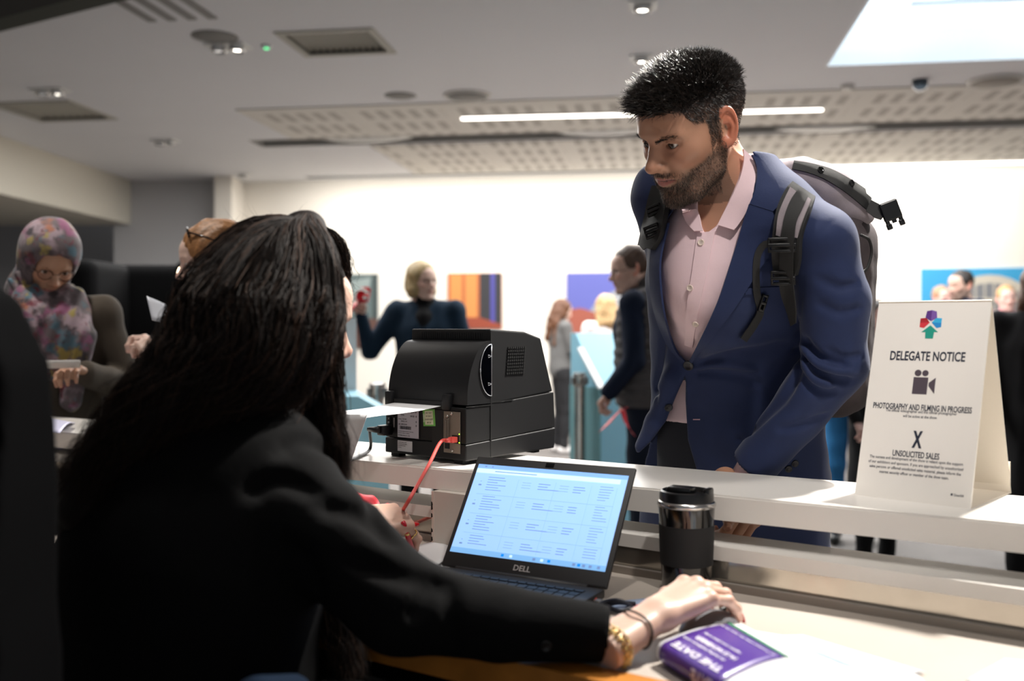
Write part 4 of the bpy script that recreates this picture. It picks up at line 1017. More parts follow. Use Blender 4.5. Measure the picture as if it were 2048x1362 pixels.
# ------------------------------------------------------------------ folded card notice
def notice():
    a, c = PZ(1709, 990, SZ), PZ(1941, 1018, SZ); x = nrm([*(c - a)[:2], 0]); W = np.linalg.norm((c - a)[:2]); back = np.array([-x[1], x[0], 0])
    e = empty('delegate_notice_sign', 'white folded tent card headed DELEGATE NOTICE, standing on the transaction top', 'sign', tuple(a))
    mid = (a + c) / 2
    # slope: top edge seen at (1776,607)-(2012,594); solve its height along the tilted plane
    H = .330; tilt = math.radians(17); up = nrm(back * math.sin(tilt) + np.array([0, 0, 1]) * math.cos(tilt)); nn = np.cross(x, up); nn = nn if nn[1] < 0 else -nn
    m_card = mat('notice_card', 'f2ede6', .55); m_in = mat('notice_card_back', 'ece2d2', .6)
    F = frame(a, x, up, nn); th = .0028
    b = MB(); b.box((0, 0, -th), (W, H, 0), F); fp = attach(b.build('front_panel', m_card), e)
    top = a + up * H; up2 = nrm(-back * math.sin(tilt) + np.array([0, 0, 1]) * math.cos(tilt)); 
    bot2 = top - up2 * H; n2 = np.cross(x, up2); F2 = frame(bot2, x, up2, n2)
    b = MB(); b.box((0, 0, -.001), (W, H, .0018), F2); attach(b.build('rear_panel', m_in), e)
    g = np.linalg.norm((bot2 - a)[:2]); B = frame(a, x, back, (0, 0, 1)); b = MB(); b.box((0, .003, .0), (W, g - .003, .0022), B); b.box((0, g - .006, .0), (W, g - .003, .052), B); attach(b.build('base_flap', m_in), e)
    ink = mat('notice_ink', '1d2436', .6); soft = mat('notice_ink_small', '4a4a55', .6)
    T = lambda cx, cy: F @ frame((cx, cy, .0002), (1, 0, 0), (0, 1, 0), (0, 0, 1)); c0 = W * .5
    def tx(n, s, size, yy, m, bold=0, sx=.72, dx=0.0, sp=1.0, width=None):
        o = text_obj(n, s, size, T(0, 0), m, None, 'CENTER', 1.0, bold, .00015, sp); v, _ = mesh_np(o.data); q = (v - F[:3, 3]) @ F[:3, :3]; w = q[:, 0].max() - q[:, 0].min()
        k = (width / w) if width else sx; q[:, 0] = (q[:, 0] - (q[:, 0].max() + q[:, 0].min()) / 2) * k + c0 + dx; q[:, 1] += yy - (q[:, 1].max() + q[:, 1].min()) / 2
        o.data.vertices.foreach_set('co', xf(F, q).astype(f32).ravel()); o.data.update(); attach(o, fp)
    tx('heading', 'DELEGATE NOTICE', .0215, H * .715, ink, .00045, width=W * .66)
    tx('subheading', 'PHOTOGRAPHY AND FILMING IN PROGRESS', .0135, H * .457, ink, .00022, width=W * .86)
    tx('notice_text', 'The official videographer and the official photographer', .0066, H * .434, soft, 0, width=W * .62)
    tx('notice_text', 'will be active at the show.', .0066, H * .412, soft, 0, width=W * .30)
    tx('cross_mark', 'X', .036, H * .300, ink, .0016, width=W * .085)
    tx('subheading', 'UNSOLICITED SALES', .0135, H * .226, ink, .00022, width=W * .405)
    for k, (t, w) in enumerate((('The success and development of the show is reliant upon the support', .81), ('of our exhibitors and sponsors. If you are approached by unauthorised', .82), ('sales persons or offered unsolicited sales material, please inform the', .79), ('nearest security officer or member of the show team.', .60))):
        tx('notice_text', t, .0066, H * (.198 - .0235 * k), soft, 0, width=W * w)
    b = MB(); b.box((W * .83, H * .051, 0), (W * .845, H * .061, .0003), F); attach(b.build('small_logo_mark', ink), fp); tx('notice_text', 'CloserStill', .0055, H * .055, soft, 0, width=W * .08, dx=W * .395)
    # camera pictogram
    gm = mat('notice_icon', '50454f', .6); cx, cy = c0 + .000, H * .575; s = W / 232.0; b = MB()
    b.rbox((cx - 22 * s, cy - 22 * s, 0), (cx + 8 * s, cy + 14 * s, .0003), 3 * s * .0 + .00012, F)
    b.prism([(cx + 10 * s, cy - 4 * s), (cx + 23 * s, cy - 20 * s), (cx + 23 * s, cy + 14 * s), (cx + 10 * s, cy + 3 * s)], 0, .0003, F)
    for (u, r) in ((-14, 7), (1, 6.5)): b.prism([(cx + u * s + r * s * math.cos(t), cy + 23 * s + r * s * math.sin(t)) for t in np.linspace(0, 2 * math.pi, 20)[:-1]], 0, .0003, F)
    attach(b.build('camera_pictogram', gm), fp)
    # four-part emblem
    cx, cy = c0, H * .885; s = W / 232.0; b = MB(); ms = [mat('emblem_purple', '5b2f86', .6), mat('emblem_red', 'd9333f', .6), mat('emblem_blue', '1f8fd6', .6), mat('emblem_teal', '159a86', .6), mat('emblem_mauve', '7a55a8', .6), mat('emblem_sky', '35b4e4', .6), mat('emblem_rose', 'f05a60', .6)]
    def pl(m, pts): b.cur = m; b.prism([(cx + u * s, cy + v * s) for u, v in pts][::-1], 0, .0003, F)
    pl(0, [(-10, 26), (0, 28), (0, 4), (-12, 12)]); pl(4, [(0, 28), (10, 25), (12, 11), (0, 4)])
    pl(1, [(-22, 10), (-10, 11), (-2, 1), (-13, -11), (-22, -9)]); pl(6, [(-22, 10), (-10, 11), (-2, 1), (-22, 0)])
    pl(2, [(22, 0), (2, 1), (13, -11), (22, -9)]); pl(5, [(22, 10), (10, 11), (2, 1), (22, 0)])
    pl(3, [(0, -5), (17, -20), (9, -20), (8, -34), (-8, -34), (-9, -20), (-17, -20)])
    attach(b.build('emblem', ms), fp)
notice()

# ------------------------------------------------------------------ leaflet, papers and small things on the desk
def leaflet():
    """folded event leaflet lying open, its near edge rolled over"""
    m_w = mat('leaflet_white', 'eeeff2', .35, coat=.2); m_p = mat('leaflet_purple', '4c2a8c', .35, coat=.2); m_g = mat('leaflet_green', '1f7d5c', .4); m_b = mat('leaflet_sky', 'b9cfe2', .4)
    e = empty('event_leaflet', 'glossy folded leaflet with a purple cover, lying on the desk beside the typing hand', 'leaflet', tuple(PZ(1500, 1290, DZ)))
    # corners: left fold and far edge
    fa = drop(1480, 1232, DZ + .03); fb = drop(1870, 1328, DZ + .012); na = drop(1330, 1330, DZ + .02); 
    z = DZ
    def S(u, v):
        """u along the spine (far left to near right), v from the rolled left edge to the right"""
        A = drop(1478, 1232, DZ + .020) * (1 - v) + drop(1730, 1245, DZ + .018) * v if False else None
    PA, PB, PC_, PD, PF_, PT = [np.array(q) for q in ((.188, 1.240), (.238, 1.105), (.305, 1.335), (.345, 1.195), (.400, 1.340), (.512, 1.195))]
    r = .012; XM = .155
    def place(w, x):
        """point of the spread leaflet: w along the fold (0 far left, 1 near right), x away from the fold"""
        ax_ = nrm(np.array([.36, -.93])); rx = nrm(np.array([.76, .65])); Ln_ = .145
        if x <= XM: s = x / XM; q = (PA + ax_ * w * Ln_) * (1 - s) + (PC_ + (PD - PC_) * w) * s
        else: s = (x - XM) / .2; q = (PC_ + (PD - PC_) * w) * (1 - s) + (PF_ + (PT - PF_) * w) * s
        return q
    def height(t, up):
        a = t / r
        if t < 0: return -t, .0015
        if t < math.pi * r: return -up * math.sin(a) * .9, r - (r + up) * math.cos(a) + .0025
        x = t - math.pi * r; return x, max(.003, 2 * r + up + .0025 - x * .085 + .010 * math.sin(min(x / .2, 1) * math.pi))
    def surf(x0, x1, n, up=0.0, w0=0.0, w1=1.0, m=12):
        rows = []
        for t in np.linspace(x0, x1, n):
            x, zz = height(t, up); row = []
            for w in np.linspace(w0, w1, m):
                sh = -r * math.sin(t / r) if 0 <= t < math.pi * r else 0.0
                q = place(w, max(x, 0)); q = q + nrm(np.array([.76, .65])) * (sh - (up * math.sin(t / r) if 0 <= t < math.pi * r else 0)); row.append([q[0], q[1], DZ + zz])
            rows.append(row)
        return rows
    b = MB(); b.sheet(surf(-.13, .375, 60), .0006); attach(b.build('white_pages', m_w, smooth=True), e)
    E_ = np.array(surf(.0, .34, 30, 0, 1.0, 1.0, 1))[:, 0]; rows = []
    for i, q in enumerate(E_):
        s = i / 29; L = .045 + .03 * math.sin(math.pi * min(1, s * 1.3)); dr = nrm(np.array([.30, -.95, 0])); row = []
        for t in np.linspace(0, 1, 10): row.append(q * [1, 1, 0] + dr * (L * (t ** .8)) + np.array([0, 0, DZ + (q[2] - DZ) * (1 - t) + .016 * math.sin(math.pi * t) * (1 - .6 * s) + .0012]))
        rows.append(row)
    b = MB(); b.sheet(rows, .0006); attach(b.build('inner_pages', m_w, smooth=True), e)
    def over(x0, x1, w0, w1, m, name, up=.0012):
        H = surf(x0, x1, 26, up, w0, w1, 10); b = MB(); b.sheet(H, .0004); return attach(b.build(name, m, smooth=True), e), H
    pc, H = over(.003, .160, .05, .985, m_p, 'purple_cover')
    over(.164, .171, .0, 1, m_g, 'green_rule', .0016)
    over(.27, .37, .55, 1, m_b, 'sky_photo', .0016)
    def letters(s, size, u, w, width=None, bold=0.0005):
        cu = bpy.data.curves.new('cover_lettering', 'FONT'); cu.body = s; cu.size = size; cu.align_x = 'CENTER'; cu.align_y = 'CENTER'; cu.offset = bold; cu.resolution_u = 2; cu.extrude = .0002
        t = bpy.data.objects.new('tmp', cu); COL.objects.link(t); dg = bpy.context.evaluated_depsgraph_get(); dg.update(); me = bpy.data.meshes.new_from_object(t.evaluated_get(dg)); bpy.data.objects.remove(t)
        v, _ = mesh_np(me); k = (width / (v[:, 0].max() - v[:, 0].min())) if width else 1.0; out = np.zeros_like(v)
        for i in range(len(v)):
            tt = u - v[i, 1]; x, zz = height(tt, .0022 + v[i, 2]); sh = -(r + .0022) * math.sin(tt / r) if 0 <= tt < math.pi * r else 0.0
            q = place(w - v[i, 0] * k / .145, max(x, 0)) + nrm(np.array([.76, .65])) * sh; out[i] = (q[0], q[1], DZ + zz)
        me.vertices.foreach_set('co', out.astype(f32).ravel()); me.materials.clear(); me.name = 'cover_lettering'
        o = link('cover_lettering', me, None, mat('lettering_white', 'e9e4f2', .5), smooth=False); attach(o, pc)
    letters('SAVE', .017, .020, .72, width=.045); letters('THE DATE', .019, .044, .5, width=.105)
    letters('the leading healthcare event', .008, .066, .42, width=.095, bold=.0001); letters('14-15 NOVEMBER', .013, .082, .5, width=.09, bold=.0004); letters('register your place today', .008, .100, .45, width=.085, bold=.0001); letters('co-located with the care show', .006, .145, .5, width=.125, bold=.0001)
leaflet()
def flat_sheet(name, label, pts, z, m=m_paper, cat='paper', group=None, curl=.0, th=.0012):
    """a sheet lying at height z given by the pixels of its four corners"""
    c = [PZ(x, y, z) for x, y in pts]; G = []
    for s in np.linspace(0, 1, 8):
        G.append([(c[0] * (1 - s) + c[1] * s) * (1 - t) + (c[3] * (1 - s) + c[2] * s) * t + np.array([0, 0, curl * math.sin(math.pi * s) * t]) for t in np.linspace(0, 1, 8)])
    b = MB(); b.sheet(G, th); return tag(b.build(name, m, smooth=True), label, cat, group)
flat_sheet('paper_sheet', 'white paper lying at the near right corner of the desk', [(1930, 1362), (2010, 1318), (2120, 1330), (2060, 1400)], DZ + .002)
flat_sheet('paper_sheet', 'top sheet of the white papers left of the laptop', [(800, 1098), (872, 1083), (925, 1100), (850, 1150)], DZ + .004, curl=.004)
flat_sheet('paper_sheet', 'lower sheet of the white papers left of the laptop', [(790, 1118), (880, 1098), (935, 1118), (860, 1165)], DZ + .0015)
flat_sheet('printed_card', 'pale blue printed card with pink rings lying behind the wrist of the seated woman', [(1215, 1205), (1290, 1197), (1340, 1222), (1250, 1240)], DZ + .002, mat('card_blue', 'b8cbea', .5), 'card')
o = bpy.data.objects['printed_card']; b = MB(); a = np.linspace(0, 2 * math.pi, 25)
for r in (.008, .013, .018):
    c = PZ(1285, 1217, DZ + .003); b.tube(np.stack([c[0] + r * np.cos(a), c[1] + r * np.sin(a), 0 * a + DZ + .0035], 1), .0011, 5, cap=False)
rg_ = b.build('pink_rings', mat('ring_pink', 'ef7d95', .5), None, smooth=True); attach(rg_, o)
lan = empty('dark_lanyard', 'dark blue looped lanyard lying between the laptop and the wrist of the seated woman', 'lanyard', tuple(PZ(1235, 1210, DZ)))
curve_obj('cord', [PZ(1190, 1215, DZ + .006), PZ(1215, 1203, DZ + .014), PZ(1240, 1202, DZ + .018), PZ(1262, 1214, DZ + .008), PZ(1240, 1222, DZ + .006), PZ(1215, 1212, DZ + .008), PZ(1235, 1205, DZ + .010), PZ(1270, 1208, DZ + .006)], .0034, mat('lanyard_navy', '101626', .6), parent=lan)
us = empty('usb_stick', 'small coral red plug lying at the right edge of the laptop', 'plug', tuple(PZ(1165, 1207, DZ)))
b = MB(); M = pose(PZ(1165, 1207, DZ), -35); b.rbox((-.022, -.009, .001), (.022, .009, .013), .004, M); attach(b.build('body', m_red, auto=50), us)
b = MB(); b.rbox((.022, -.006, .004), (.032, .006, .010), .001, M); attach(b.build('metal_tip', mat('port_metal2', 'b5b0a8', .3, .8)), us)

# red lanyards heaped by the riser
m_lan = mat('lanyard_red', 'b01326', .45, sheen=.2); m_lan2 = mat('lanyard_bright_red', 'd01b2c', .4)
rngl = random.Random(11)
def band(name, label, pts, w, m, group='red lanyards heaped behind the seated woman', n=36, tw=.6, cat='lanyard'):
    c = spline(pts, n); T = np.gradient(c, axis=0); T /= np.linalg.norm(T, axis=1)[:, None]; G = []
    for i in range(n):
        a = tw * math.sin(i * .33 + len(pts)); s = np.cross(T[i], [0, 0, 1.0]); s /= np.linalg.norm(s) + 1e-6; u = np.cross(s, T[i]); d = s * math.cos(a) + u * math.sin(a)
        G.append([c[i] - d * w / 2, c[i] - d * w / 6, c[i] + d * w / 6, c[i] + d * w / 2])
    b = MB(); b.sheet(G, .0012); return tag(b.build(name, m, smooth=True), label, cat, group)
labs = ['red lanyard ribbon lying topmost on the heap behind the seated woman', 'dark red lanyard ribbon arching at the left of the heap', 'bright red lanyard ribbon at the front of the heap', 'red lanyard ribbon with a loop standing up at the right end of the heap', 'red lanyard ribbon lying lowest in the heap']
specs = [[(690, 1000), (715, 992), (742, 1003), (735, 1022), (700, 1015)], [(680, 990), (712, 985), (740, 1000), (748, 1018), (720, 1030)], [(700, 1015), (730, 1022), (752, 1015), (740, 1030), (712, 1032), (690, 1020)],
         [(735, 1030), (745, 1012), (768, 1014), (778, 1028), (768, 1034)], [(670, 1010), (700, 1035), (740, 1036), (765, 1030)]]
hs = [.060, .066, .045, .040, .02]
for k in range(5):
    band('lanyard', labs[k], [P(x, y + (6 if k == 0 else 0), 1.86 - .01 * k + .03 * math.sin(i * 1.7)) for i, (x, y) in enumerate(specs[k])], .022, m_lan if k in (1, 4) else m_lan2)

# stacked brochures on the ledge at the far left
rb = random.Random(4)
cb = np.array([-1.33, riser_y(-1.33) + .12, LZ])
for k in range(9):
    e = empty('brochure', ['lowest white brochure of the stack at the left end of the desk', 'white brochure second from the bottom of the left stack', 'white brochure third from the bottom of the left stack', 'white brochure fourth from the bottom of the left stack', 'white brochure in the middle of the left stack', 'white brochure just above the middle of the left stack', 'white brochure third from the top of the left stack', 'white brochure second from the top of the left stack', 'topmost white brochure of the left stack'][k], 'brochure', (cb[0] + rb.uniform(-.02, .02), cb[1] + rb.uniform(-.02, .02), LZ + .001 + k * .0064), math.radians(-36 + rb.uniform(-14, 14)), 'brochures stacked on the ledge')
    b = MB(); b.rbox((-.10, -.07, 0), (.10, .07, .0058), .001); b.build('pages', mat('brochure_white' if k % 3 else 'brochure_lilac', 'e3e3ea' if k % 3 else 'b9b7d2', .4), e)
    b = MB(); b.box((-.10, -.07, .0058), (.10, .07, .0061)); b.build('cover', mat('brochure_cover', 'd5d7e6', .35), e)
for k in range(3):
    flat_sheet('flyer', ['lilac flyer lowest on the far left of the transaction top', 'white flyer between two others on the far left of the transaction top', 'white flyer topmost on the far left of the transaction top'][k], [(60 + k * 4, 862), (100 + k * 4, 838 - 0), (150, 846), (120, 866)], SZ + .002 + k * .012, mat('flyer_lilac', 'c3c3dd', .5), 'flyer', 'flyers on the left of the transaction top', curl=.01)
# ------------------------------------------------------------------ the man in the blue suit
man = empty('person', 'bearded man in a blue suit and pale pink shirt leaning over the transaction top', 'person', (.46, 2.06, 0))
HM = pose((.3255, 1.80, 1.707), 117, -29, -12)
man_head = in_frame(head_sdf(mouth_open=.0008), HM)
def scalp_mask(q):
    x, y, z = np.abs(q[:, 0]), q[:, 1], q[:, 2]
    hl = np.interp(y, [-.1, -.03, -.012, -.004, .004, .022, .026, .05, .062, .075, .12], [-.075, -.07, -.02, .02, -.03, -.02, .022, .030, .052, .060, .062])
    return sstep(-.003, .006, z - hl) * ((x < .0765) | (z > .035) | (y < -.03))
def man_paint(q):
    c = skin_paint((.47, .245, .155), lips=(.36, .13, .11), beard=(.075, .05, .038))(q); m = scalp_mask(q) * sstep(-.03, .07, q[:, 2] + np.where(q[:, 1] < 0, .02, 0)) * .95
    return lerpc(c, np.array([[.012, .009, .008]]), m)
m_skin = mat('skin_brown', (.5, .3, .2), .42, vcol=True, sss=.12, bump=.05, bscale=500)
# torso described in its own frame: L to his left, F where the chest faces
MF = nrm([-.5, -.87, 0]); ML = nrm([.87, -.5, 0])
SPZ = [.80, 1.04, 1.26, 1.46, 1.585, 1.66]; SPX = [.482, .477, .455, .430, .419, .412]; SPY = [2.17, 2.13, 2.03, 1.92, 1.87, 1.85]
def torso(p, zs, ws, ds, grow_=0.0, fb=0.0):
    z = p[:, 2]; cx = np.interp(z, SPZ, SPX); cy = np.interp(z, SPZ, SPY); dx = p[:, 0] - cx; dy = p[:, 1] - cy
    u = dx * ML[0] + dy * ML[1]; v = dx * MF[0] + dy * MF[1]; w = np.interp(z, zs, ws) + grow_; d = np.interp(z, zs, ds) + grow_
    k = np.sqrt((u / w) ** 2 + (v / d) ** 2) + 1e-6; e = (k - 1) * np.minimum(w, d) * np.where(k < 1, 1, 1.0)
    e = np.maximum(e, (zs[0] - z)); return np.maximum(e, z - zs[-1]).astype(f32)
TZ = [.86, 1.04, 1.18, 1.30, 1.42, 1.52, 1.60, 1.66]; TW = [.204, .202, .177, .172, .180, .172, .110, .075]; TD = [.145, .145, .130, .128, .134, .122, .095, .075]
LS = P(1636, 480, 1.77); RS = P(1325, 388, 1.98); NB = P(1476, 385, 1.88)
LE = P(1668, 728, 1.80); LWp = P(1507, 934, 1.895); LC = LWp
RE = P(1360, 690, 2.08); RW = P(1370, 900, 2.14)
def jacket_core(p):
    d = torso(p, TZ, TW, TD)
    d = smin(d, chain(p, [NB + [0, 0, -.01], (NB * .45 + LS * .55) + [0, 0, .012], LS], [.068, .060, .060], .02), .045)
    d = smin(d, chain(p, [NB + [0, 0, -.01], (NB * .45 + RS * .55) + [0, 0, .010], RS], [.068, .060, .060], .02), .045)
    d = smin(d, ell(p, tuple(P(1420, 560, 1.83) + np.array([.02, .05, 0])), (.112, .10, .13)), .05)
    # right front panel swinging open towards the camera's left
    d = smin(d, chain(p, [P(1345, 760, 1.97), P(1316, 845, 2.01), P(1290, 893, 2.03)], [.020, .024, .018], .01), .04)
    arm = chain(p, [LS, (LS + LE) / 2 + [.012, 0, 0], LE + [0, 0, 0]], [.062, .061, .057], .01); arm = smin(arm, rcone(p, LE, LC, .056, .045), .02)
    arm = np.where(((p - LC.astype(f32)) @ nrm(LC - LE).astype(f32)) > 0, np.maximum(arm, (p - LC.astype(f32)) @ nrm(LC - LE).astype(f32)), arm)
    d = smin(d, arm, .014)
    ra = chain(p, [RS, P(1352, 540, 2.02), RE, RW], [.060, .052, .046, .042], .01); d = smin(d, ra, .02)
    return d
CREASE = []
def add_crease(px, r, k, dmin=1.5, depth=0.0, f=None): CREASE.append((on_surface(f or jacket_core, spline(px, 10), dmin, 0) , r, k))
def jacket_f(p):
    d = jacket_core(p)
    d = d + .0030 * noise3(p, 15, 3) + .0016 * noise3(p, 36, 5)
    for pts, r, k in CREASE: d = smax(d, -chain(p, pts, [r * .3] + [r] * (len(pts) - 2) + [r * .3]), k)
    for pts, r, k in RIDGE: d = smin(d, chain(p, pts, [r * .3] + [r] * (len(pts) - 2) + [r * .3]), k)
    return d
RIDGE = []
for px, r, k in (([(1602, 676), (1625, 706), (1650, 722), (1700, 735)], .012, .009), ([(1604, 705), (1628, 742), (1665, 757), (1705, 762)], .012, .009), ([(1606, 735), (1618, 765), (1645, 782), (1680, 785)], .008, .012), ([(1655, 700), (1690, 715), (1722, 712)], .005, .012),
                 ([(1588, 690), (1600, 640), (1603, 580), (1612, 520), (1640, 470), (1665, 440)], .0018, .005), ([(1592, 700), (1594, 740), (1570, 790), (1530, 830), (1480, 880)], .011, .010),
                 ([(1395, 735), (1450, 712), (1520, 705), (1570, 690)], .008, .02), ([(1400, 745), (1460, 750), (1520, 770)], .004, .018), ([(1330, 640), (1326, 700), (1318, 760), (1312, 800)], .005, .012), ([(1640, 560), (1680, 575), (1708, 570)], .004, .016), ([(1640, 610), (1680, 625), (1715, 618)], .004, .016), ([(1560, 860), (1600, 850), (1650, 830)], .004, .014)):
    add_crease(px, r, k)
RIDGE_PX = [([(1603, 690), (1630, 724), (1670, 740), (1712, 745)], .006), ([(1605, 722), (1625, 756), (1660, 772)], .006), ([(1380, 738), (1440, 728), (1510, 738)], .004)]
for px, r in RIDGE_PX: RIDGE.append((on_surface(jacket_core, spline(px, 10), 1.5, -.002), r, .012))
VPOLY = [(1374, 730), (1347, 690), (1324, 600), (1319, 520), (1334, 440), (1375, 380), (1430, 340), (1500, 296), (1514, 322), (1512, 352), (1503, 400), (1486, 450), (1462, 530), (1442, 590), (1420, 642)]
LPOLY = [(1372, 748), (1352, 792), (1332, 842), (1300, 885), (1268, 915), (1262, 990), (1410, 990), (1392, 935), (1376, 880), (1371, 800)]
def shirt_base(p): 
    d = torso(p, TZ, TW, TD, -.014); d = smin(d, ell(p, tuple(P(1420, 560, 1.83) + np.array([.02, .05, 0])), (.098, .086, .117)), .05)
    d = smin(d, chain(p, [NB + [0, 0, -.01], (NB * .45 + LS * .55) + [0, 0, .012], LS], [.056, .048, .045], .02), .045); return smin(d, chain(p, [NB + [0, 0, -.01], (NB * .45 + RS * .55) + [0, 0, .010], RS], [.056, .048, .045], .02), .045)
def nosign(v): return v
def jacket_cut(p):
    d = jacket_f(p); g = ((p[:, 0] - np.interp(p[:, 2], SPZ, SPX)) * MF[0] + (p[:, 1] - np.interp(p[:, 2], SPZ, SPY)) * MF[1])                 # >0: in front of the spine
    cut = np.maximum(pixpoly(p, VPOLY), -g - .02); d = smax(d, -cut, .003)
    cut2 = np.maximum(pixpoly(p, LPOLY), -g + .0); d = smax(d, -cut2, .003)
    neckhole = man_head(p) - .014; d = smax(d, -neckhole, .006)
    inner = shirt_base(p) - .002
    return d
NAVY = '1d2a4f'
m_suit = mat('suit_blue', NAVY, .75, sheen=.12, spec=.3, bump=.03, bscale=300, weave=.25, wscale=1400, var=.05, vscale=30)
jk = part('jacket', jacket_cut, (.12, 1.60, .84), (.80, 2.28, 1.76), .0042, m_suit, man)
m_shirt = mat('shirt_pink', 'f0d3d8', .7, sheen=.1, bump=.12, bscale=25, weave=.15)
NPOLY = [(1396, 396), (1396, 430), (1410, 469), (1434, 451), (1455, 408), (1475, 362), (1487, 318), (1484, 290), (1420, 370)]
def man_skin(p): return smin(man_head(p), np.maximum(np.maximum(shirt_base(p) + .009, 1.40 - p[:, 2]), p[:, 2] - 1.67), .03)
def shirt_f(p):
    d = shirt_base(p) + .0018 * noise3(p, 22, 9); 
    d = smax(d, -(man_head(p) - .006), .004); d = smax(d, -np.maximum(pixpoly(p, NPOLY), p[:, 1] - 1.90), .003); return np.maximum(d, 1.15 - p[:, 2])
hc = HM[:3, 3]
ho = part('head', man_skin, hc - [.24, .24, .34], hc + .24, .0020, m_skin, man, rot_apply(man_paint, HM))
for s in (-1, 1): eye_mesh(HM, s, (6, -2), parent=ho, iris=(.02, .010, .006))
hv, hn = mesh_np(ho.data)
m_hairb = mat('hair_black', (.01, .01, .01), .30, vcol=True, spec=.6)
def top_dir(q, n, r):
    f = np.tile(np.array([0, .9, .45]), (len(q), 1)); f[:, 0] = -q[:, 0] * 4; k = sstep(-.06, .06, q[:, 1])[:, None]
    return n * .75 + f * k + r.randn(len(q), 3) * .22 + np.array([0, -.1, .25]) * (1 - k)
grow('hair', hv, hn, HM, lambda q: scalp_mask(q) * sstep(.050, .072, q[:, 2]), 9000, top_dir, lambda q: .017 + .020 * sstep(-.05, .06, q[:, 1]), .0012, 4, 1, m_hairb, ho, curl=.35, colors=((.008, .007, .007), (.02, .014, .011)))
grow('short_side_hair', hv, hn, HM, lambda q: scalp_mask(q) * (1 - .8 * sstep(.07, .085, q[:, 2])) * (.35 + .65 * sstep(-.03, .04, q[:, 2])) * ((q[:, 1] > -.02) | (q[:, 2] > -.05)), 14000, lambda q, n, r: n * .5 + np.array([0, -.35, -.75]) + r.randn(len(q), 3) * .15, lambda q: .0045 + .007 * sstep(.0, .07, q[:, 2]), .0007, 3, 2, m_hairb, ho, colors=((.008, .007, .007), (.03, .02, .015)))
def beardm(q):
    x, y, z = np.abs(q[:, 0]), q[:, 1], q[:, 2]
    line = sstep(0, .012, -.030 - z - np.clip((y - .03) * .45, 0, .035)) * (y > 0) * (z > -.118) * (y > -.004 - (z + .03) * .2)
    st = np.exp(-((x / .030) ** 2 + ((z + .0475 + .09 * x) / .005) ** 2) * 1.2) * (y > .078); side = ((z > -.05) & (z < .03) & (y > .004) & (y < .024) & (x > .055)) * .9
    lip = (((x / .030) ** 2 + ((z + .0598) / .0115) ** 2) < 1) & (y > .075); gap = np.exp(-(((x - .014) / .008) ** 2 + ((z + .078) / .006) ** 2)) * (y > .07) * .7
    return np.clip((line * (1 - gap) + st * 1.3 + side) * (~lip), 0, 1)
grow('beard', hv, hn, HM, beardm, 17000, lambda q, n, r: n * .45 + np.array([0, .05, -.85]) + r.randn(len(q), 3) * .2, lambda q: .0045 + .003 * sstep(.05, .09, q[:, 1]), .00048, 2, 3, mat('beard_hair', (.1, .1, .1), .6, vcol=True), ho, colors=((.03, .02, .015), (.09, .06, .045), (.2, .155, .125)))
def browm(q):
    x, y, z = np.abs(q[:, 0]), q[:, 1], q[:, 2]; zc = np.interp(x, [.008, .03, .05], [.0125, .0190, .0185])
    return np.exp(-((z - zc) / .0030) ** 2) * (x > .009) * (x < .05) * (y > .05) * np.interp(x, [.01, .04, .05], [1, 1, .3])
grow('eyebrows', hv, hn, HM, browm, 700, lambda q, n, r: n * .3 + np.stack([np.sign(q[:, 0]) * .8, -.2 + 0 * q[:, 0], .25 + 0 * q[:, 0]], 1) + r.randn(len(q), 3) * .12, lambda q: .007 + 0 * q[:, 0], .0006, 3, 4, m_hairb, ho)


sh = part('shirt', shirt_f, (.14, 1.64, .96), (.76, 2.2, 1.72), .0050, m_shirt, man)
# shirt collar, placket, buttons
def collar_base(p): return smin(man_head(p) - .004, shirt_base(p), .012)
def P_patch(name, rows, f, dmin, off, th, m, parent, n=14, nu=10, smooth=True):
    b = patch_px(f, dense(rows, n), dmin, off, th, nu); o = b.build(name, m, None, smooth=smooth, auto=50); attach(o, parent); return o
P_patch('collar_leaf', [((1486, 298), (1508, 318)), ((1487, 325), (1514, 345)), ((1477, 365), (1510, 378)), ((1458, 405), (1496, 418)), ((1441, 438), (1478, 448)), ((1436, 450), (1468, 460))], collar_base, 1.6, .009, .003, m_shirt, sh, 20)
P_patch('collar_leaf', [((1364, 420), (1394, 418)), ((1366, 428), (1399, 432)), ((1374, 446), (1403, 450)), ((1388, 462), (1406, 462))], collar_base, 1.6, .008, .003, m_shirt, sh, 14)
P_patch('placket', [((1395, 466), (1430, 462)), ((1390, 500), (1422, 502)), ((1383, 550), (1411, 556)), ((1374, 610), (1398, 616)), ((1369, 690), (1385, 695))], shirt_f, 1.6, .0022, .0018, m_shirt, sh, 20)
m_pearl = mat('pearl_button', 'ead9cc', .25)
for px in ((1402, 485), (1380, 576), (1391, 648)):
    c = on_surface(shirt_f, [px], 1.6, .003)[0]; button('button', c, surf_normal(shirt_f, c)[0], .0062, m_pearl, sh)
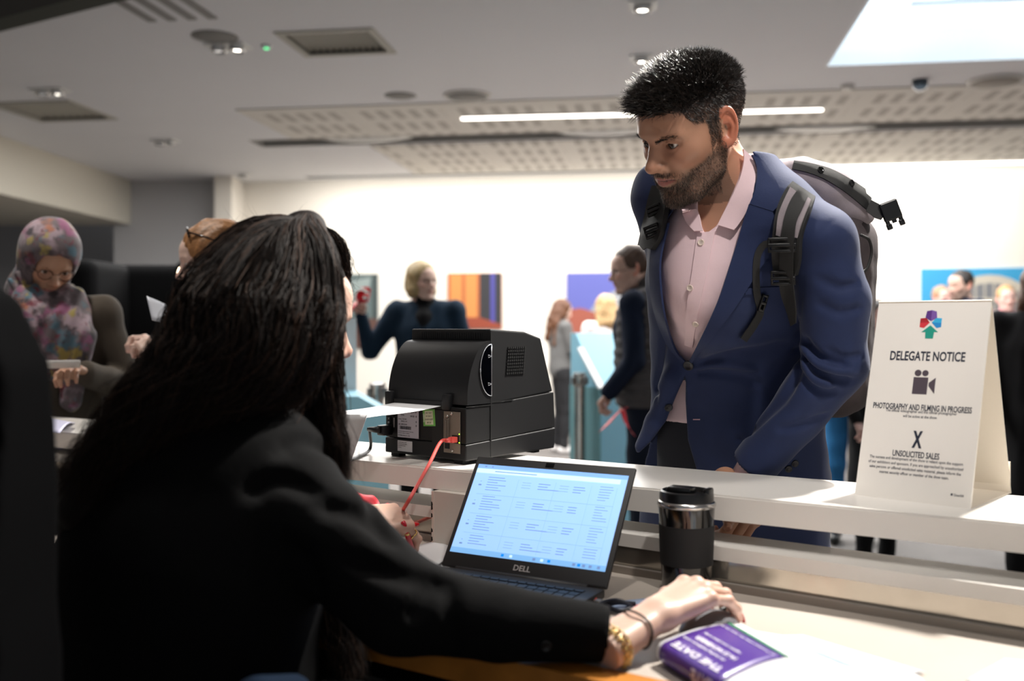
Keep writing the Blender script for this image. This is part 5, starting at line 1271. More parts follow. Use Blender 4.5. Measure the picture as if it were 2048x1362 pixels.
# lapels, collar, welt, buttons of the jacket
P_patch('lapel', [((1498, 408), (1546, 424)), ((1487, 442), (1552, 452)), ((1475, 482), (1546, 496)), ((1459, 532), (1514, 546)), ((1440, 590), (1477, 604)), ((1419, 640), (1440, 655)), ((1379, 722), (1384, 726))], jacket_core, 1.5, .0035, .0045, m_suit, jk, 30, 14)
P_patch('lapel', [((1313, 462), (1338, 446)), ((1301, 520), (1321, 522)), ((1303, 590), (1325, 602)), ((1316, 645), (1337, 660)), ((1337, 692), (1353, 702)), ((1368, 729), (1375, 727))], jacket_core, 1.5, .0035, .0045, m_suit, jk, 26, 10)
P_patch('collar', [((1503, 310), (1526, 322)), ((1510, 325), (1540, 344)), ((1514, 345), (1556, 372)), ((1510, 380), (1562, 404)), ((1499, 408), (1546, 423))], jacket_core, 1.5, .004, .005, m_suit, jk, 20, 12)
P_patch('breast_pocket', [((1488, 577), (1560, 573)), ((1489, 582), (1560, 579)), ((1490, 589), (1560, 586))], jacket_f, 1.5, .0012, .0028, m_suit, jk, 6, 12)
m_navybtn = mat('navy_button', '14161f', .3)
for px, r in (((1377, 731), .0105), ((1337, 815), .0085)):
    c = on_surface(jacket_cut, [px], 1.6, .001)[0]; button('button', c, surf_normal(jacket_core, c)[0], r, m_navybtn, jk)
for px in ((1590, 927), (1577, 938)):
    c = on_surface(jacket_f, [px], 1.6, .0005)[0]; button('cuff_button', c, surf_normal(jacket_core, c)[0], .0075, m_navybtn, jk)
P_patch('buttonhole', [((1386, 838), (1400, 838)), ((1386, 840), (1400, 840))], jacket_cut, 1.6, .0006, .0008, mat('thread_pink', 'c9a0a8', .7), jk, 3, 5)
# trousers, shoes
def trousers_f(p):
    d = torso(p, [.82, .95, 1.10, 1.17], [.175, .178, .168, .160], [.130, .132, .122, .118])
    for s in (-1, 1):
        h = np.array([.482, 2.155, .90]) + ML * .085 * s; k = np.array([.49, 2.12, .50]) + ML * .11 * s; a = np.array([.49, 2.15, .07]) + ML * .12 * s
        d = smin(d, chain(p, [h, k, a], [.095, .068, .055], .01), .03 if s < 0 else .02)
    return np.maximum(d, .065 - p[:, 2]) + .002 * noise3(p, 16, 2)
part('trousers', trousers_f, (.14, 1.80, .05), (.80, 2.35, 1.19), .007, mat('trousers_navy', '10131f', .85), man)
for s in (-1, 1):
    a = np.array([.49, 2.15, 0]) + ML * .12 * s; fwd = MF
    fs = lambda p, a=a: np.maximum(smin(rcone(p, a + [0, 0, .055] - fwd * .03, a + fwd * .17 + [0, 0, .035], .042, .034), rcone(p, a + [0, 0, .06] - fwd * .02, a + [0, 0, .10], .042, .045), .02), .001 - p[:, 2])
    part('shoe', fs, a + [-.28, -.28, -.01], a + [.28, .28, .16], .008, mat('shoe_black', '0d0c0c', .3), man)
# left hand resting on the ledge under the transaction top
cuffdir = nrm(LC - LE)
wr = P(1476, 935, 1.925)
cu0, cu1 = LC - cuffdir * .02 + np.array([-.012, 0, .0]), P(1497, 948, 1.918)
b = MB(); ax = nrm(cuffdir + np.array([0, -.1, -.25])); c0 = LC - cuffdir * .006; Mx = axis_to(c0, c0 + ax)
b.lathe([(.034, -.02), (.036, .0), (.037, .030), (.0385, .036), (.0355, .037), (.033, .03), (.031, 0), (.030, -.02)], 28, Mx @ np.diag([1, .86, 1, 1]), cap=False); attach(b.build('shirt_cuff', m_shirt, smooth=True), sh)
tip = np.array([(1512 - CX) * 1.66 / FPX, 1.66, LZ + .006]); w0 = np.array([(1468 - CX) * 1.865 / FPX, 1.865, 1.040])
hy = nrm((tip - w0) * np.array([1, .92, 1])); up = nrm(np.cross(hy, np.cross(nrm([.45, .55, .70]), hy))); hx = np.cross(hy, up); HMn = frame(w0, hx, hy, up)
Jm = hand_joints(curls=[(8, 6, 2), (70, 70, 45), (75, 75, 45), (75, 75, 45)], spread=.8, side=-1, s=1.1)
make_hand('left_hand', HMn, Jm, m_skin, man, (.46, .24, .15), s=1.1, side=-1, fat=.98, nail=mat('nail_natural', 'd9a58a', .3), arm=.035)
# right hand by the hip
hy = nrm([.05, .05, -1]); hx = nrm(np.cross(hy, [0, -1, 0])); RM = frame(RW + [0, 0, .01], hx, hy, np.cross(hx, hy))
make_hand('right_hand', RM, hand_joints(curl=(25, 35, 25)), m_skin, man, (.42, .20, .12), res=.003, arm=.03)

# ------------------------------------------------------------------ his backpack
bp = empty('backpack', 'grey roll-top backpack with black straps, worn by the bearded man', 'backpack', (.62, 2.15, 1.0))
m_bag = mat('bag_mauve_grey_lit', '8d8388', .85, sheen=.2, bump=.25, bscale=18, weave=.3, wscale=700, var=.06, vscale=60)  # roll top: its lit look is put into this lighter colour
m_bagd = mat('bag_shaded', '3d3537', .85, bump=.2, bscale=20, weave=.3, wscale=700, var=.06, vscale=60)  # pack body: the same cloth in a darker tone, shade put into the colour
m_web = mat('webbing_black', '1c1c1c', .7, weave=.5, wscale=1500); m_plast = mat('buckle_black', '0b0b0c', .35)
def bodyM(z): return frame((float(np.interp(z, SPZ, SPX)), float(np.interp(z, SPZ, SPY)), z), ML, MF, (0, 0, 1))
BC = np.array([.435, 1.945, 1.37]) - MF * .245 + ML * .060; BR = np.stack([ML, MF, np.array([0, 0, 1.0])], 1)
lean = rotm(0, 0, 0)
def pack_f(p):
    q = p.copy(); t = (p[:, 2] - 1.37); q = q - np.outer(t, np.array([-.055, -.20, 0])).astype(f32)
    d = rbx(q, BC, (.155, .095, .215), .07, BR); d = smin(d, rbx(q, BC + np.array([0, 0, -.08]) - MF * .07, (.12, .07, .12), .05, BR), .03)
    return d + .003 * noise3(p, 18, 4) + .0012 * noise3(p, 50, 6)
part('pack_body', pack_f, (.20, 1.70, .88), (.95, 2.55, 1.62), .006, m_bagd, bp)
TPX = [P(1553, 352, 2.00), P(1605, 356, 2.00), P(1660, 382, 2.0), P(1700, 408, 2.0), P(1728, 428, 2.0)]
def roll_f(p):
    d = chain(p, TPX, [.034, .040, .044, .036, .020], .02); d = smin(d, chain(p, [P(1560, 372, 2.06), P(1650, 410, 2.08), P(1700, 430, 2.06)], [.05, .06, .04], .02), .03)
    return d + .0028 * noise3(p, 30, 8) + .0012 * noise3(p, 70, 2)
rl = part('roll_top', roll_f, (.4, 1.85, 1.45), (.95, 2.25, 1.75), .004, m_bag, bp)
P_patch('closure_strip', [((1588, 322), (1584, 338)), ((1625, 328), (1618, 346)), ((1665, 340), (1652, 360)), ((1705, 362), (1690, 384)), ((1738, 385), (1722, 410)), ((1748, 396), (1734, 420))], roll_f, 1.6, .004, .004, m_web, bp, 20, 6)
for px in ((1641, 340), (1703, 366)):
    c = on_surface(roll_f, [px], 1.6, .006)[0]; button('snap', c, surf_normal(roll_f, c)[0], .007, mat('snap_black', '0a0a0a', .15), bp, False)
b = MB(); b.sheet([[P(1742, 400, 1.955), P(1732, 422, 1.955)], [P(1765, 412, 1.95), P(1750, 436, 1.95)], [P(1778, 418, 1.948), P(1762, 440, 1.948)]], .003); attach(b.build('closure_webbing', m_web), bp)
Q = frame(P(1782, 424, 1.945), nrm(P(1800, 470, 1.945) - P(1784, 428, 1.945)), nrm(np.cross([0, -1, 0], nrm(P(1800, 470, 1.945) - P(1784, 428, 1.945)))), (0, -1, 0))
b = MB(); b.rbox((-.022, -.018, -.005), (.016, .018, .005), .003, Q); b.rbox((.002, -.017, -.004), (.026, -.010, .004), .002, Q); b.rbox((.002, .010, -.004), (.026, .017, .004), .002, Q); b.rbox((.002, -.004, -.003), (.022, .004, .003), .001, Q); b.rbox((.020, -.018, -.004), (.032, -.008, .004), .002, Q); b.rbox((.020, .008, -.004), (.032, .018, .004), .002, Q); b.rbox((-.002, -.012, -.003), (.012, .012, .003), .001, Q)
attach(b.build('side_release_buckle', m_plast), bp)
c = [P(1722, 470, 1.90), P(1738, 480, 1.93), P(1743, 505, 1.95), P(1735, 535, 1.95), P(1724, 545, 1.94)]
curve_obj('piping_loop', c, .0028, m_web, parent=bp)
# shoulder straps laid over the jacket
st = P_patch('shoulder_strap', [((1583, 366), (1630, 398)), ((1568, 384), (1622, 420)), ((1553, 420), (1612, 445)), ((1546, 470), (1603, 478)), ((1544, 520), (1600, 522)), ((1548, 552), (1592, 552))], jacket_core, 1.5, .012, .012, m_web, bp, 26, 10)
P_patch('strap_lining', [((1580, 374), (1598, 388)), ((1566, 404), (1582, 414)), ((1556, 432), (1570, 440)), ((1552, 470), (1562, 474))], jacket_core, 1.5, .0195, .003, m_bag, st, 14, 5)
P_patch('strap_lining', [((1610, 390), (1622, 400)), ((1598, 418), (1612, 424)), ((1590, 448), (1602, 450)), ((1585, 474), (1594, 476))], jacket_core, 1.5, .0195, .003, m_bag, st, 14, 5)
P_patch('strap_webbing', [((1596, 378), (1616, 392)), ((1580, 402), (1604, 418)), ((1568, 436), (1592, 446)), ((1562, 480), (1588, 484)), ((1560, 520), (1586, 522)), ((1558, 560), (1586, 560)), ((1562, 590), (1589, 588)), ((1573, 622), (1592, 618)), ((1582, 652), (1592, 646))], jacket_core, 1.5, .0225, .0022, m_web, bp, 34, 6)
def ladder(px, w, h, off=.025, a=0):
    c = on_surface(jacket_core, [px], 1.5, off)[0]; n = surf_normal(jacket_core, c)[0]; n = nrm(n + np.array([0, -1.2, 0])); x = nrm(np.cross([0, 0, 1.0], n)); x = x if x[0] > 0 else -x; y = np.cross(n, x); y = y if y[2] > 0 else -y
    ca, sa = math.cos(math.radians(a)), math.sin(math.radians(a)); x, y = x * ca + y * sa, -x * sa + y * ca
    M = frame(c, x, y, np.cross(x, y)); b = MB(); t = .0035
    b.rbox((-w, -h, -t), (w, -h + .005, t), .0015, M); b.rbox((-w, h - .005, -t), (w, h, t), .0015, M); b.rbox((-w, -h, -t), (-w + .004, h, t), .0015, M); b.rbox((w - .004, -h, -t), (w, h, t), .0015, M); b.rbox((-w, -.003, -t), (w, .003, t + .001), .0015, M)
    return attach(b.build('ladder_buckle', m_plast, auto=50), bp)
ladder((1564, 490), .024, .013); ladder((1566, 556), .021, .013)
def loose(name, pts, w, offs=.006, f=jacket_core, m=m_web, par=bp):
    c = np.array(spline(pts, 24)); rows = []; T = np.gradient(c, axis=0)
    for i in range(len(c)):
        n = np.array([-T[i][1], T[i][0]]); n /= np.linalg.norm(n) + 1e-6; rows.append(((c[i][0] - n[0] * w, c[i][1] - n[1] * w), (c[i][0] + n[0] * w, c[i][1] + n[1] * w)))
    b = patch_px(f, rows, 1.5, offs, .0022, 4); return attach(b.build(name, m), par)
loose('strap_tail', [(1550, 486), (1528, 490), (1515, 512), (1512, 550), (1514, 590), (1521, 622), (1508, 650), (1487, 680)], 7)
ladder((1526, 606), .006, .016, .009, -15)
st2 = P_patch('shoulder_strap', [((1306, 372), (1342, 372)), ((1298, 398), (1336, 405)), ((1292, 430), (1330, 440)), ((1286, 462), (1322, 474)), ((1280, 490), (1306, 500))], jacket_core, 1.5, .010, .010, m_web, bp, 20, 8)
ladder((1308, 420), .015, .010, .018, 20); ladder((1304, 462), .015, .012, .018, 20)
loose('strap_tail', [(1302, 475), (1292, 486), (1282, 494)], 8, .012)
# ------------------------------------------------------------------ the seated woman in the foreground
wom = empty('person', 'seated woman in a black jacket with long dark hair, seen from behind at the desk', 'person', (-.36, 1.28, 0))
m_blk = mat('jacket_black', '0c0c0d', .9, spec=.12, bump=.08, bscale=30, weave=.3, wscale=1200)
WC7 = P(548, 815, 1.42); WRS = P(528, 968, 1.29); WLS = np.array([-.50, 1.50, 1.165]); WRE = P(800, 1208, 1.24); WRC = P(1214, 1268, 1.240); 
def wjacket(p):
    d = chain(p, [P(365, 1520, 1.30), P(385, 1200, 1.31), P(425, 985, 1.37)], [.175, .160, .145], .02)
    d = smin(d, ell(p, tuple(P(400, 1060, 1.32)), (.165, .155, .17)), .06)
    d = smin(d, chain(p, [WLS, P(480, 930, 1.42), WRS], [.072, .082, .070], .02), .09)
    d = smin(d, chain(p, [WC7 + [0, .02, -.03], WC7 + [0.01, .02, 0.01]], [.085, .062], .02), .06)
    d = smin(d, chain(p, [WRS, (WRS + WRE) / 2 + [.0, -.01, .01], WRE], [.073, .068, .058], .01), .03)
    d = smin(d, chain(p, [WRE, P(1000, 1246, 1.24), WRC], [.055, .044, .036], .01), .02)
    LE_ = np.array([-.42, 1.63, .985]); LW_ = np.array([-.262, 1.755, .978])
    d = smin(d, chain(p, [WLS, LE_, LW_], [.068, .052, .036], .01), .03)
    e = nrm(WRC - WRE).astype(f32); cutp = (p - WRC.astype(f32)) @ e; near = sph(p, WRC, .10); d = np.where(near < 0, np.maximum(d, cutp), d)
    e2 = nrm(LW_ - LE_).astype(f32); near = sph(p, LW_, .07); d = np.where(near < 0, np.maximum(d, (p - LW_.astype(f32)) @ e2), d)
    d = d + .0045 * noise3(p, 11, 21) + .0022 * noise3(p, 30, 22)
    for pts, r in WCR: d = smax(d, -chain(p, pts, [r * .3] + [r] * (len(pts) - 2) + [r * .3]), .016)
    d = smax(d, -(whead(p) - .012), .006)
    return np.maximum(d, .74 - p[:, 2])
WCR = []
WM = pose(P(569, 630, 1.50), -60, -16, 4, .97)
whead = in_frame(head_sdf(female=True), WM)
for px, r in (([(560, 905), (610, 880), (660, 900), (690, 950)], .010), ([(500, 985), (560, 960), (640, 985)], .009), ([(640, 1010), (720, 1030), (790, 1085)], .010), ([(700, 1120), (790, 1150), (860, 1160)], .009), ([(820, 1240), (850, 1190), (880, 1160)], .010), ([(900, 1170), (900, 1230), (910, 1300)], .005), ([(560, 1090), (610, 1120), (640, 1190)], .008), ([(700, 960), (740, 1000), (760, 1060)], .007)):
    WCR.append((on_surface(wjacket, spline(px, 9), .95, 0), r))
part('jacket', wjacket, (-.85, .90, .72), (.22, 1.92, 1.34), .006, m_blk, wom)
# button on the cuff
c = on_surface(wjacket, [(1092, 1292)], .9, .001)[0]; button('cuff_button', c, surf_normal(wjacket, c)[0], .007, mat('black_button', '0b0b0c', .2), wom)
WSK = (.62, .40, .31)
m_skw = mat('skin_light', (.62, .42, .33), .45, vcol=True, sss=.12)
who = part('head', whead, WM[:3, 3] - .2, WM[:3, 3] + .19, .0035, m_skw, wom, rot_apply(skin_paint(WSK, lips=(.55, .2, .2), female=True, blush=.5), WM))
for s in (-1, 1): eye_mesh(WM, s, parent=who)
# lower body
def wskirt(p):
    d = rcone(p, (-.46, 1.22, .80), (-.20, 1.52, .76), .13, .10); d = smin(d, rcone(p, (-.36, 1.14, .80), (-.10, 1.44, .76), .12, .09), .03)
    d = smin(d, chain(p, [(-.20, 1.52, .76), (-.22, 1.50, .34)], [.085, .055]), .03); return smin(d, chain(p, [(-.10, 1.44, .76), (-.12, 1.42, .34)], [.085, .055]), .03)
part('trousers', wskirt, (-.75, .9, .28), (.1, 1.8, 1.0), .010, mat('trousers_black', '0a0a0b', .9, spec=.1), wom)
for q in ((-.22, 1.50), (-.12, 1.42)):
    part('shoe', lambda p, q=q: np.maximum(rcone(p, (q[0], q[1], .33), (q[0] + .10, q[1] + .14, .315), .045, .032), .285 - p[:, 2]), (q[0] - .1, q[1] - .1, .27), (q[0] + .2, q[1] + .25, .42), .010, mat('shoe_black', '0d0c0c', .3), wom)
# right hand on the mouse
hy = nrm([.77, .62, .24]); w0 = np.array([.186, 1.285, .975]); up = nrm(np.array([-.12, -.22, 1.0]) - hy * (np.array([-.12, -.22, 1.0]) @ hy)); hx = np.cross(hy, up); RHM = frame(w0, hx, hy, up)
m_nail = mat('nail_red', 'd3121f', .12, coat=.6)
JR = hand_joints(curls=[(26, 30, 22), (30, 32, 22), (30, 32, 22), (24, 30, 20)], spread=.9, s=.95)
make_hand('right_hand', RHM, JR, m_skw, wom, WSK, s=.95, fat=.93, nail=m_nail, arm=.10, nails_long=.0035, res=.0016)
wa = xf(RHM, [[0, -.05, 0]])[0]; 
def loop(name, c, ax, rx, rz, m, r=.0016, n=28, jitter=0, beads=0, parent=wom):
    M = axis_to(c, c + ax); a = np.linspace(0, 2 * math.pi, n + 1); pts = xf(M, np.stack([rx * np.cos(a), rz * np.sin(a), .002 * np.sin(3 * a)], 1)); b = MB()
    if beads:
        for i in range(n):
            u = pts[i]; v = pts[(i + 1) % n]; mid = (u + v) / 2; t = nrm(v - u); w = nrm(u - c); 
            L = frame(mid, t, w if i % 2 else np.cross(t, w), np.cross(t, w) if i % 2 else w); aa = np.linspace(0, 2 * math.pi, 11); b.tube(xf(L, np.stack([.0052 * np.cos(aa), .0034 * np.sin(aa), 0 * aa], 1)), r, 5, cap=False)
    else: b.tube(pts, r, 8, cap=False)
    o = b.build(name, m, None, smooth=True); attach(o, parent); return o
m_gold = mat('gold', (.83, .58, .22), .22, 1.0)
e = empty('bracelet', 'gold chain bracelet with a ball charm on the right wrist of the seated woman', 'bracelet', tuple(xf(RHM, [[0, -.082, 0]])[0]))
c = xf(RHM, [[0, -.084, -.002]])[0]; loop('chain_links', c, hy, .034, .0275, m_gold, .0011, 26, beads=1, parent=e)
c2 = xf(RHM, [[0, -.090, -.002]])[0]; loop('second_strand', c2, nrm(hy + [.1, 0, .1]), .034, .028, m_gold, .0009, 28, beads=1, parent=e)
b = MB(); q = PZ(1232, 1298, .945); b.lathe([(.0001, -.008), (.0057, -.0057), (.008, 0), (.0057, .0057), (.0001, .008)], 14, frame(q, (1, 0, 0), (0, 1, 0), (0, 0, 1))); attach(b.build('ball_charm', m_gold, smooth=True), e)
e = empty('hair_tie', 'thin black hair tie around the right wrist of the seated woman', 'hair tie', tuple(xf(RHM, [[0, -.04, 0]])[0]))
loop('elastic', xf(RHM, [[0, -.040, -.001]])[0], nrm(hy + [.05, 0, -.1]), .0305, .0245, mat('elastic_black', '17130f', .7), .0016, parent=e)
ms = empty('computer_mouse', 'grey computer mouse under the right hand of the seated woman', 'mouse', (.285, 1.365, DZ))
MMs = pose((.268, 1.352, DZ + .001), -51)
b = MB(); v = []
G = []
for i in range(9):
    t = -1 + 2 * i / 8; w = .030 * math.sqrt(max(0, 1 - (t * .97) ** 2)) + .002; h = .032 * math.sqrt(max(0.0, 1 - (t * .93) ** 2)) 
    G.append([(w * math.cos(a), t * .052, max(0, h * math.sin(a))) for a in np.linspace(0, 2 * math.pi, 17)[:-1]])
b.loft([xf(MMs, np.array(g)) for g in G]); attach(b.build('shell', mat('mouse_grey', '6f7075', .35), smooth=True), ms)
b = MB(); b.rbox((-.003, .022, .018), (.003, .034, .031), .002, MMs); attach(b.build('wheel', mat('mouse_wheel', '1c1c1e', .5)), ms)
# left hand with the red pen
hy = nrm([.86, .42, -.10]); up = nrm(np.array([-.05, -.62, .85]) - hy * (np.array([-.05, -.62, .85]) @ hy)); hx = np.cross(hy, up); w1 = P(712, 1034, 1.74); LHM = frame(w1, hx, hy, up)
JL = hand_joints(curls=[(38, 50, 28), (52, 62, 40), (60, 66, 45), (64, 66, 45)], spread=.5, side=-1, s=.93, thumb=[(-.020, .022, -.004), (-.036, .050, .004), (-.032, .080, .008), (-.024, .104, .004)])
lh = make_hand('left_hand', LHM, JL, m_skw, wom, WSK, s=.93, side=-1, fat=.92, nail=m_nail, arm=.06, nails_long=.005, res=.0018)
rq = xf(LHM, [JL[0][0] * .45 + JL[0][1] * .55])[0]; rax = rot_only(LHM) @ nrm(JL[0][1] - JL[0][0])
loop('ring', rq, rax, .0098, .0098, m_gold, .0014, parent=lh)
pen = empty('red_pen', 'glossy red pen held in the left hand of the seated woman', 'pen', tuple(PZ(828, 1112, DZ)))
pt = PZ(830, 1114, DZ + .003); pe = P(798, 1010, 1.80); m_pen = mat('pen_red', 'c9122a', .18, coat=.5)
Mp = axis_to(pt, P(808, 1050, 1.742)); b = MB(); b.lathe([(.0006, 0), (.002, .004), (.0042, .018), (.0048, .03), (.0050, .082), (.0044, .090), (.001, .092)], 16, Mp); attach(b.build('barrel', m_pen, smooth=True), pen)
b = MB(); b.lathe([(.0051, .060), (.0053, .061), (.0053, .064), (.0051, .065)], 16, Mp); attach(b.build('cap_ring', m_gold, smooth=True), pen)

# ------------------------------------------------------------------ her hair
HB = [  # bundles: points (px, py, depth), radius at start / middle / end, count, waviness
    ([(610, 462, 1.50), (530, 485, 1.46), (465, 565, 1.42), (420, 665, 1.38), (355, 775, 1.33), (250, 900, 1.29), (155, 1030, 1.26)], (.020, .064, .040), 2300, .016),
    ([(615, 458, 1.46), (545, 500, 1.39), (478, 600, 1.33), (420, 710, 1.29), (345, 790, 1.26), (265, 880, 1.24), (170, 1010, 1.22)], (.020, .066, .034), 2300, .016),
    ([(610, 456, 1.44), (585, 510, 1.36), (555, 610, 1.31), (515, 700, 1.27), (440, 770, 1.25), (350, 830, 1.24), (250, 930, 1.23)], (.022, .060, .026), 2200, .014),
    ([(612, 456, 1.44), (620, 520, 1.36), (610, 620, 1.33), (590, 700, 1.30), (560, 760, 1.30), (500, 800, 1.28)], (.022, .050, .030), 1500, .010),
    ([(612, 462, 1.46), (640, 505, 1.40), (650, 590, 1.385), (648, 690, 1.385), (652, 790, 1.375), (664, 880, 1.36), (680, 965, 1.355)], (.018, .026, .012), 1500, .008),
    ([(600, 452, 1.54), (515, 485, 1.56), (460, 550, 1.56), (420, 630, 1.52), (375, 730, 1.46), (300, 840, 1.40), (215, 950, 1.36)], (.018, .045, .026), 1200, .012),
    ([(618, 462, 1.52), (662, 488, 1.52), (684, 535, 1.53), (684, 575, 1.54)], (.016, .018, .006), 500, .004),
    ([(545, 640, 1.60), (560, 800, 1.62), (600, 1000, 1.50), (650, 1180, 1.38), (690, 1280, 1.34), (700, 1365, 1.32)], (.03, .030, .016), 500, .010),
]
m_hw = mat('hair_dark_brown', (.02, .014, .012), .62, vcol=True, spec=.15)
def hairmass(p):
    d = in_frame(lambda q: ell(q, (0, -.020, .040), (.090, .108, .094)), WM)(p)
    for pts, rr, n, w in HB[:6]:
        c = np.array([P(*t) for t in pts]); k = len(c); r = np.interp(np.linspace(0, 1, k), [0, .45, 1], rr) * .80; d = smin(d, chain(p, c, list(r), .01), .025)
    fc = in_frame(lambda q: smax(np.maximum(-(q[:, 1] - .045), q[:, 2] - .068), ell(q, (0, .06, 0), (.066, .2, .14)), .01), WM)(p)
    d = smax(d, -fc, .012); return d + .004 * noise3(p, 24, 31) + .002 * noise3(p, 60, 32)
hb = part('hair', hairmass, (-.75, 1.10, 1.06), (-.16, 1.72, 1.53), .006, m_hw, who, lambda v: np.tile(np.array([.014, .010, .009]), (len(v), 1)))
rg = np.random.RandomState(77); allv, allf, allc, nb = [], [], [], 0
for bi, (pts, rr, n, wav) in enumerate(HB):
    k = 26; c = spline([P(*t) for t in pts], k); T = np.gradient(c, axis=0); T /= np.linalg.norm(T, axis=1)[:, None]; U = np.cross(T, [0.2, 1, .1]); U /= np.linalg.norm(U, axis=1)[:, None]; Vv = np.cross(T, U)
    r = np.interp(np.linspace(0, 1, k), [0, .4, 1], rr); ang = rg.rand(n) * 2 * math.pi; rad = np.sqrt(rg.rand(n)) * 1.06; t = np.linspace(0, 1, k)
    cl = (rg.randint(0, 26, n)); ph = rg.rand(26)[cl] * 6.28; fq = 2.5 + rg.rand(26)[cl] * 2.2
    a1 = ang[:, None] + .5 * np.sin(t[None] * 3 + ph[:, None]); s_ = rad[:, None] * r[None]
    X = c[None] + U[None] * (np.cos(a1) * s_)[..., None] + Vv[None] * (np.sin(a1) * s_)[..., None]
    wv = wav * t[None] * np.sin(t[None] * 6.28 * fq[:, None] + ph[:, None]); X = X + U[None] * wv[..., None] + Vv[None] * (wav * .6 * t[None] * np.cos(t[None] * 6.28 * fq[:, None] + ph[:, None] * 2))[..., None]
    fl = rg.randn(n, 3) * .012; fl[rg.rand(n) < .93] *= .25; X = X + fl[:, None] * (t[None, :, None] ** 1.5)
    v, F = ribbon(X, .0011 + .0006 * rg.rand(n)); base = np.array([[.013, .009, .008], [.030, .018, .013], [.075, .040, .026]])[rg.choice(3, n, p=[.6, .3, .1])]; 
    allv.append(v); allf.append(F + nb); nb += len(v); allc.append(np.repeat(base, k * 3, 0))
# loose flyaway strands over the crown
n = 260; q = rg.randn(n, 3); q[:, 2] = np.abs(q[:, 2]); q /= np.linalg.norm(q, axis=1)[:, None]; root = xf(WM, q * np.array([.090, .108, .094]) + [0, -.02, .04]); dr = (rg.randn(n, 3) * .5 + q @ rot_only(WM).T * .6 + [-.2, 0, -.3])
v, F = strands(root, dr, .02 + .035 * rg.rand(n), .0004, 8, rg, 1.2, .6); allv.append(v); allf.append(F + nb); nb += len(v); allc.append(np.tile([.03, .02, .016], (len(v), 1)))
o = link('hair_strands', raw_mesh('hair_strands', np.concatenate(allv), np.concatenate(allf), np.concatenate(allc)), None, m_hw); attach(o, who)

# ------------------------------------------------------------------ chairs
m_chb = mat('chair_black', '040405', .95, spec=.04, bump=.05, bscale=60)
ch = empty('office_chair', 'black high-backed chair filling the left edge of the picture, empty in front', 'chair', (-.66, .86, 0))
def backrest(p):
    d = rbx(p, (-.645, .93, 1.16), (.205, .035, .235), .10 * .33, None); R = rotm(0, 0, 0)
    d = rbx(p, (-.62, .92, 1.17), (.21, .05, .265), .045); c = chain(p, [(-.62, .90, 1.24), (-.62, .90, 1.05)], [.12, .13], .01); d = smin(d, c, .05)
    d = smin(d, chain(p, [P(40, 1010, .90), P(70, 1180, .88), P(110, 1362, .86)], [.045, .045, .045], .02), .05); d = smin(d, ell(p, (-.64, .90, .98), (.20, .07, .16)), .04)
    q = p.copy(); return d
part('backrest', lambda p: np.maximum(backrest(p), poly2d(p[:, 0], p[:, 2], [(-.86, 1.33), (-.80, 1.41), (-.66, 1.425), (-.53, 1.41), (-.478, 1.375), (-.447, 1.31), (-.440, 1.2), (-.440, 1.1), (-.432, 1.0), (-.40, .9), (-.34, .70), (-.86, .70)]) * .8), (-.90, .75, .72), (-.25, 1.05, 1.46), .008, m_chb, ch)
part('seat', lambda p: rbx(p, (-.62, .66, .70), (.24, .23, .045), .04), (-.9, .4, .62), (-.34, .92, .78), .010, m_chb, ch)
b = MB(); b.tube([(-.62, .66, .10), (-.62, .66, .66)], .03, 16); attach(b.build('gas_column', mat('chair_metal', '2a2a2c', .3, .8), smooth=True), ch)
for k in range(5):
    a = 2 * math.pi * k / 5; e1 = (-.62 + .27 * math.cos(a), .66 + .27 * math.sin(a)); b = MB(); b.tube([(-.62, .66, .11), (e1[0], e1[1], .085)], [.03, .018], 10); l = attach(b.build('leg', m_chb, smooth=True), ch)
    b = MB(); b.lathe([(.001, -.012), (.028, -.012), (.03, 0), (.028, .012), (.001, .012)], 16, frame((e1[0], e1[1], .031), (0, 0, 1), (math.cos(a), math.sin(a), 0), (-math.sin(a), math.cos(a), 0))); attach(b.build('caster', mat('chair_metal', '2a2a2c', .3, .8), smooth=True), l)
sc = empty('draughtsman_chair', 'high chair with dark blue upholstery under the seated woman', 'chair', (-.42, 1.22, 0))
m_blue = mat('chair_blue', '0c1a2b', .9, spec=.1)
part('seat', lambda p: rbx(p, (-.40, 1.22, .655), (.25, .24, .04), .038, rotm(math.radians(-34))), (-.80, .85, .58), (0, 1.6, .72), .010, m_blue, sc)
b = MB(); b.tube([(-.40, 1.22, .10), (-.40, 1.22, .62)], .03, 16); attach(b.build('gas_column', mat('chair_metal', '2a2a2c', .3, .8), smooth=True), sc)
for k in range(5):
    a = 2 * math.pi * k / 5 + .3; b = MB(); b.tube([(-.40, 1.22, .10), (-.40 + .3 * math.cos(a), 1.22 + .3 * math.sin(a), .03)], [.03, .02], 10); attach(b.build('leg', m_chb, smooth=True), sc)
part('armrest', lambda p: rcone(p, P(510, 1394, 1.05), P(585, 1388, 1.12), .022, .022), P(480, 1400, 1.0) - .06, P(600, 1340, 1.15) + .06, .006, m_blue, sc)
b = MB(); b.tube([P(545, 1368, 1.08), (-.26, 1.10, .70), (-.30, 1.14, .66)], .014, 10); attach(b.build('armrest_post', mat('chair_metal', '2a2a2c', .3, .8), smooth=True), sc)
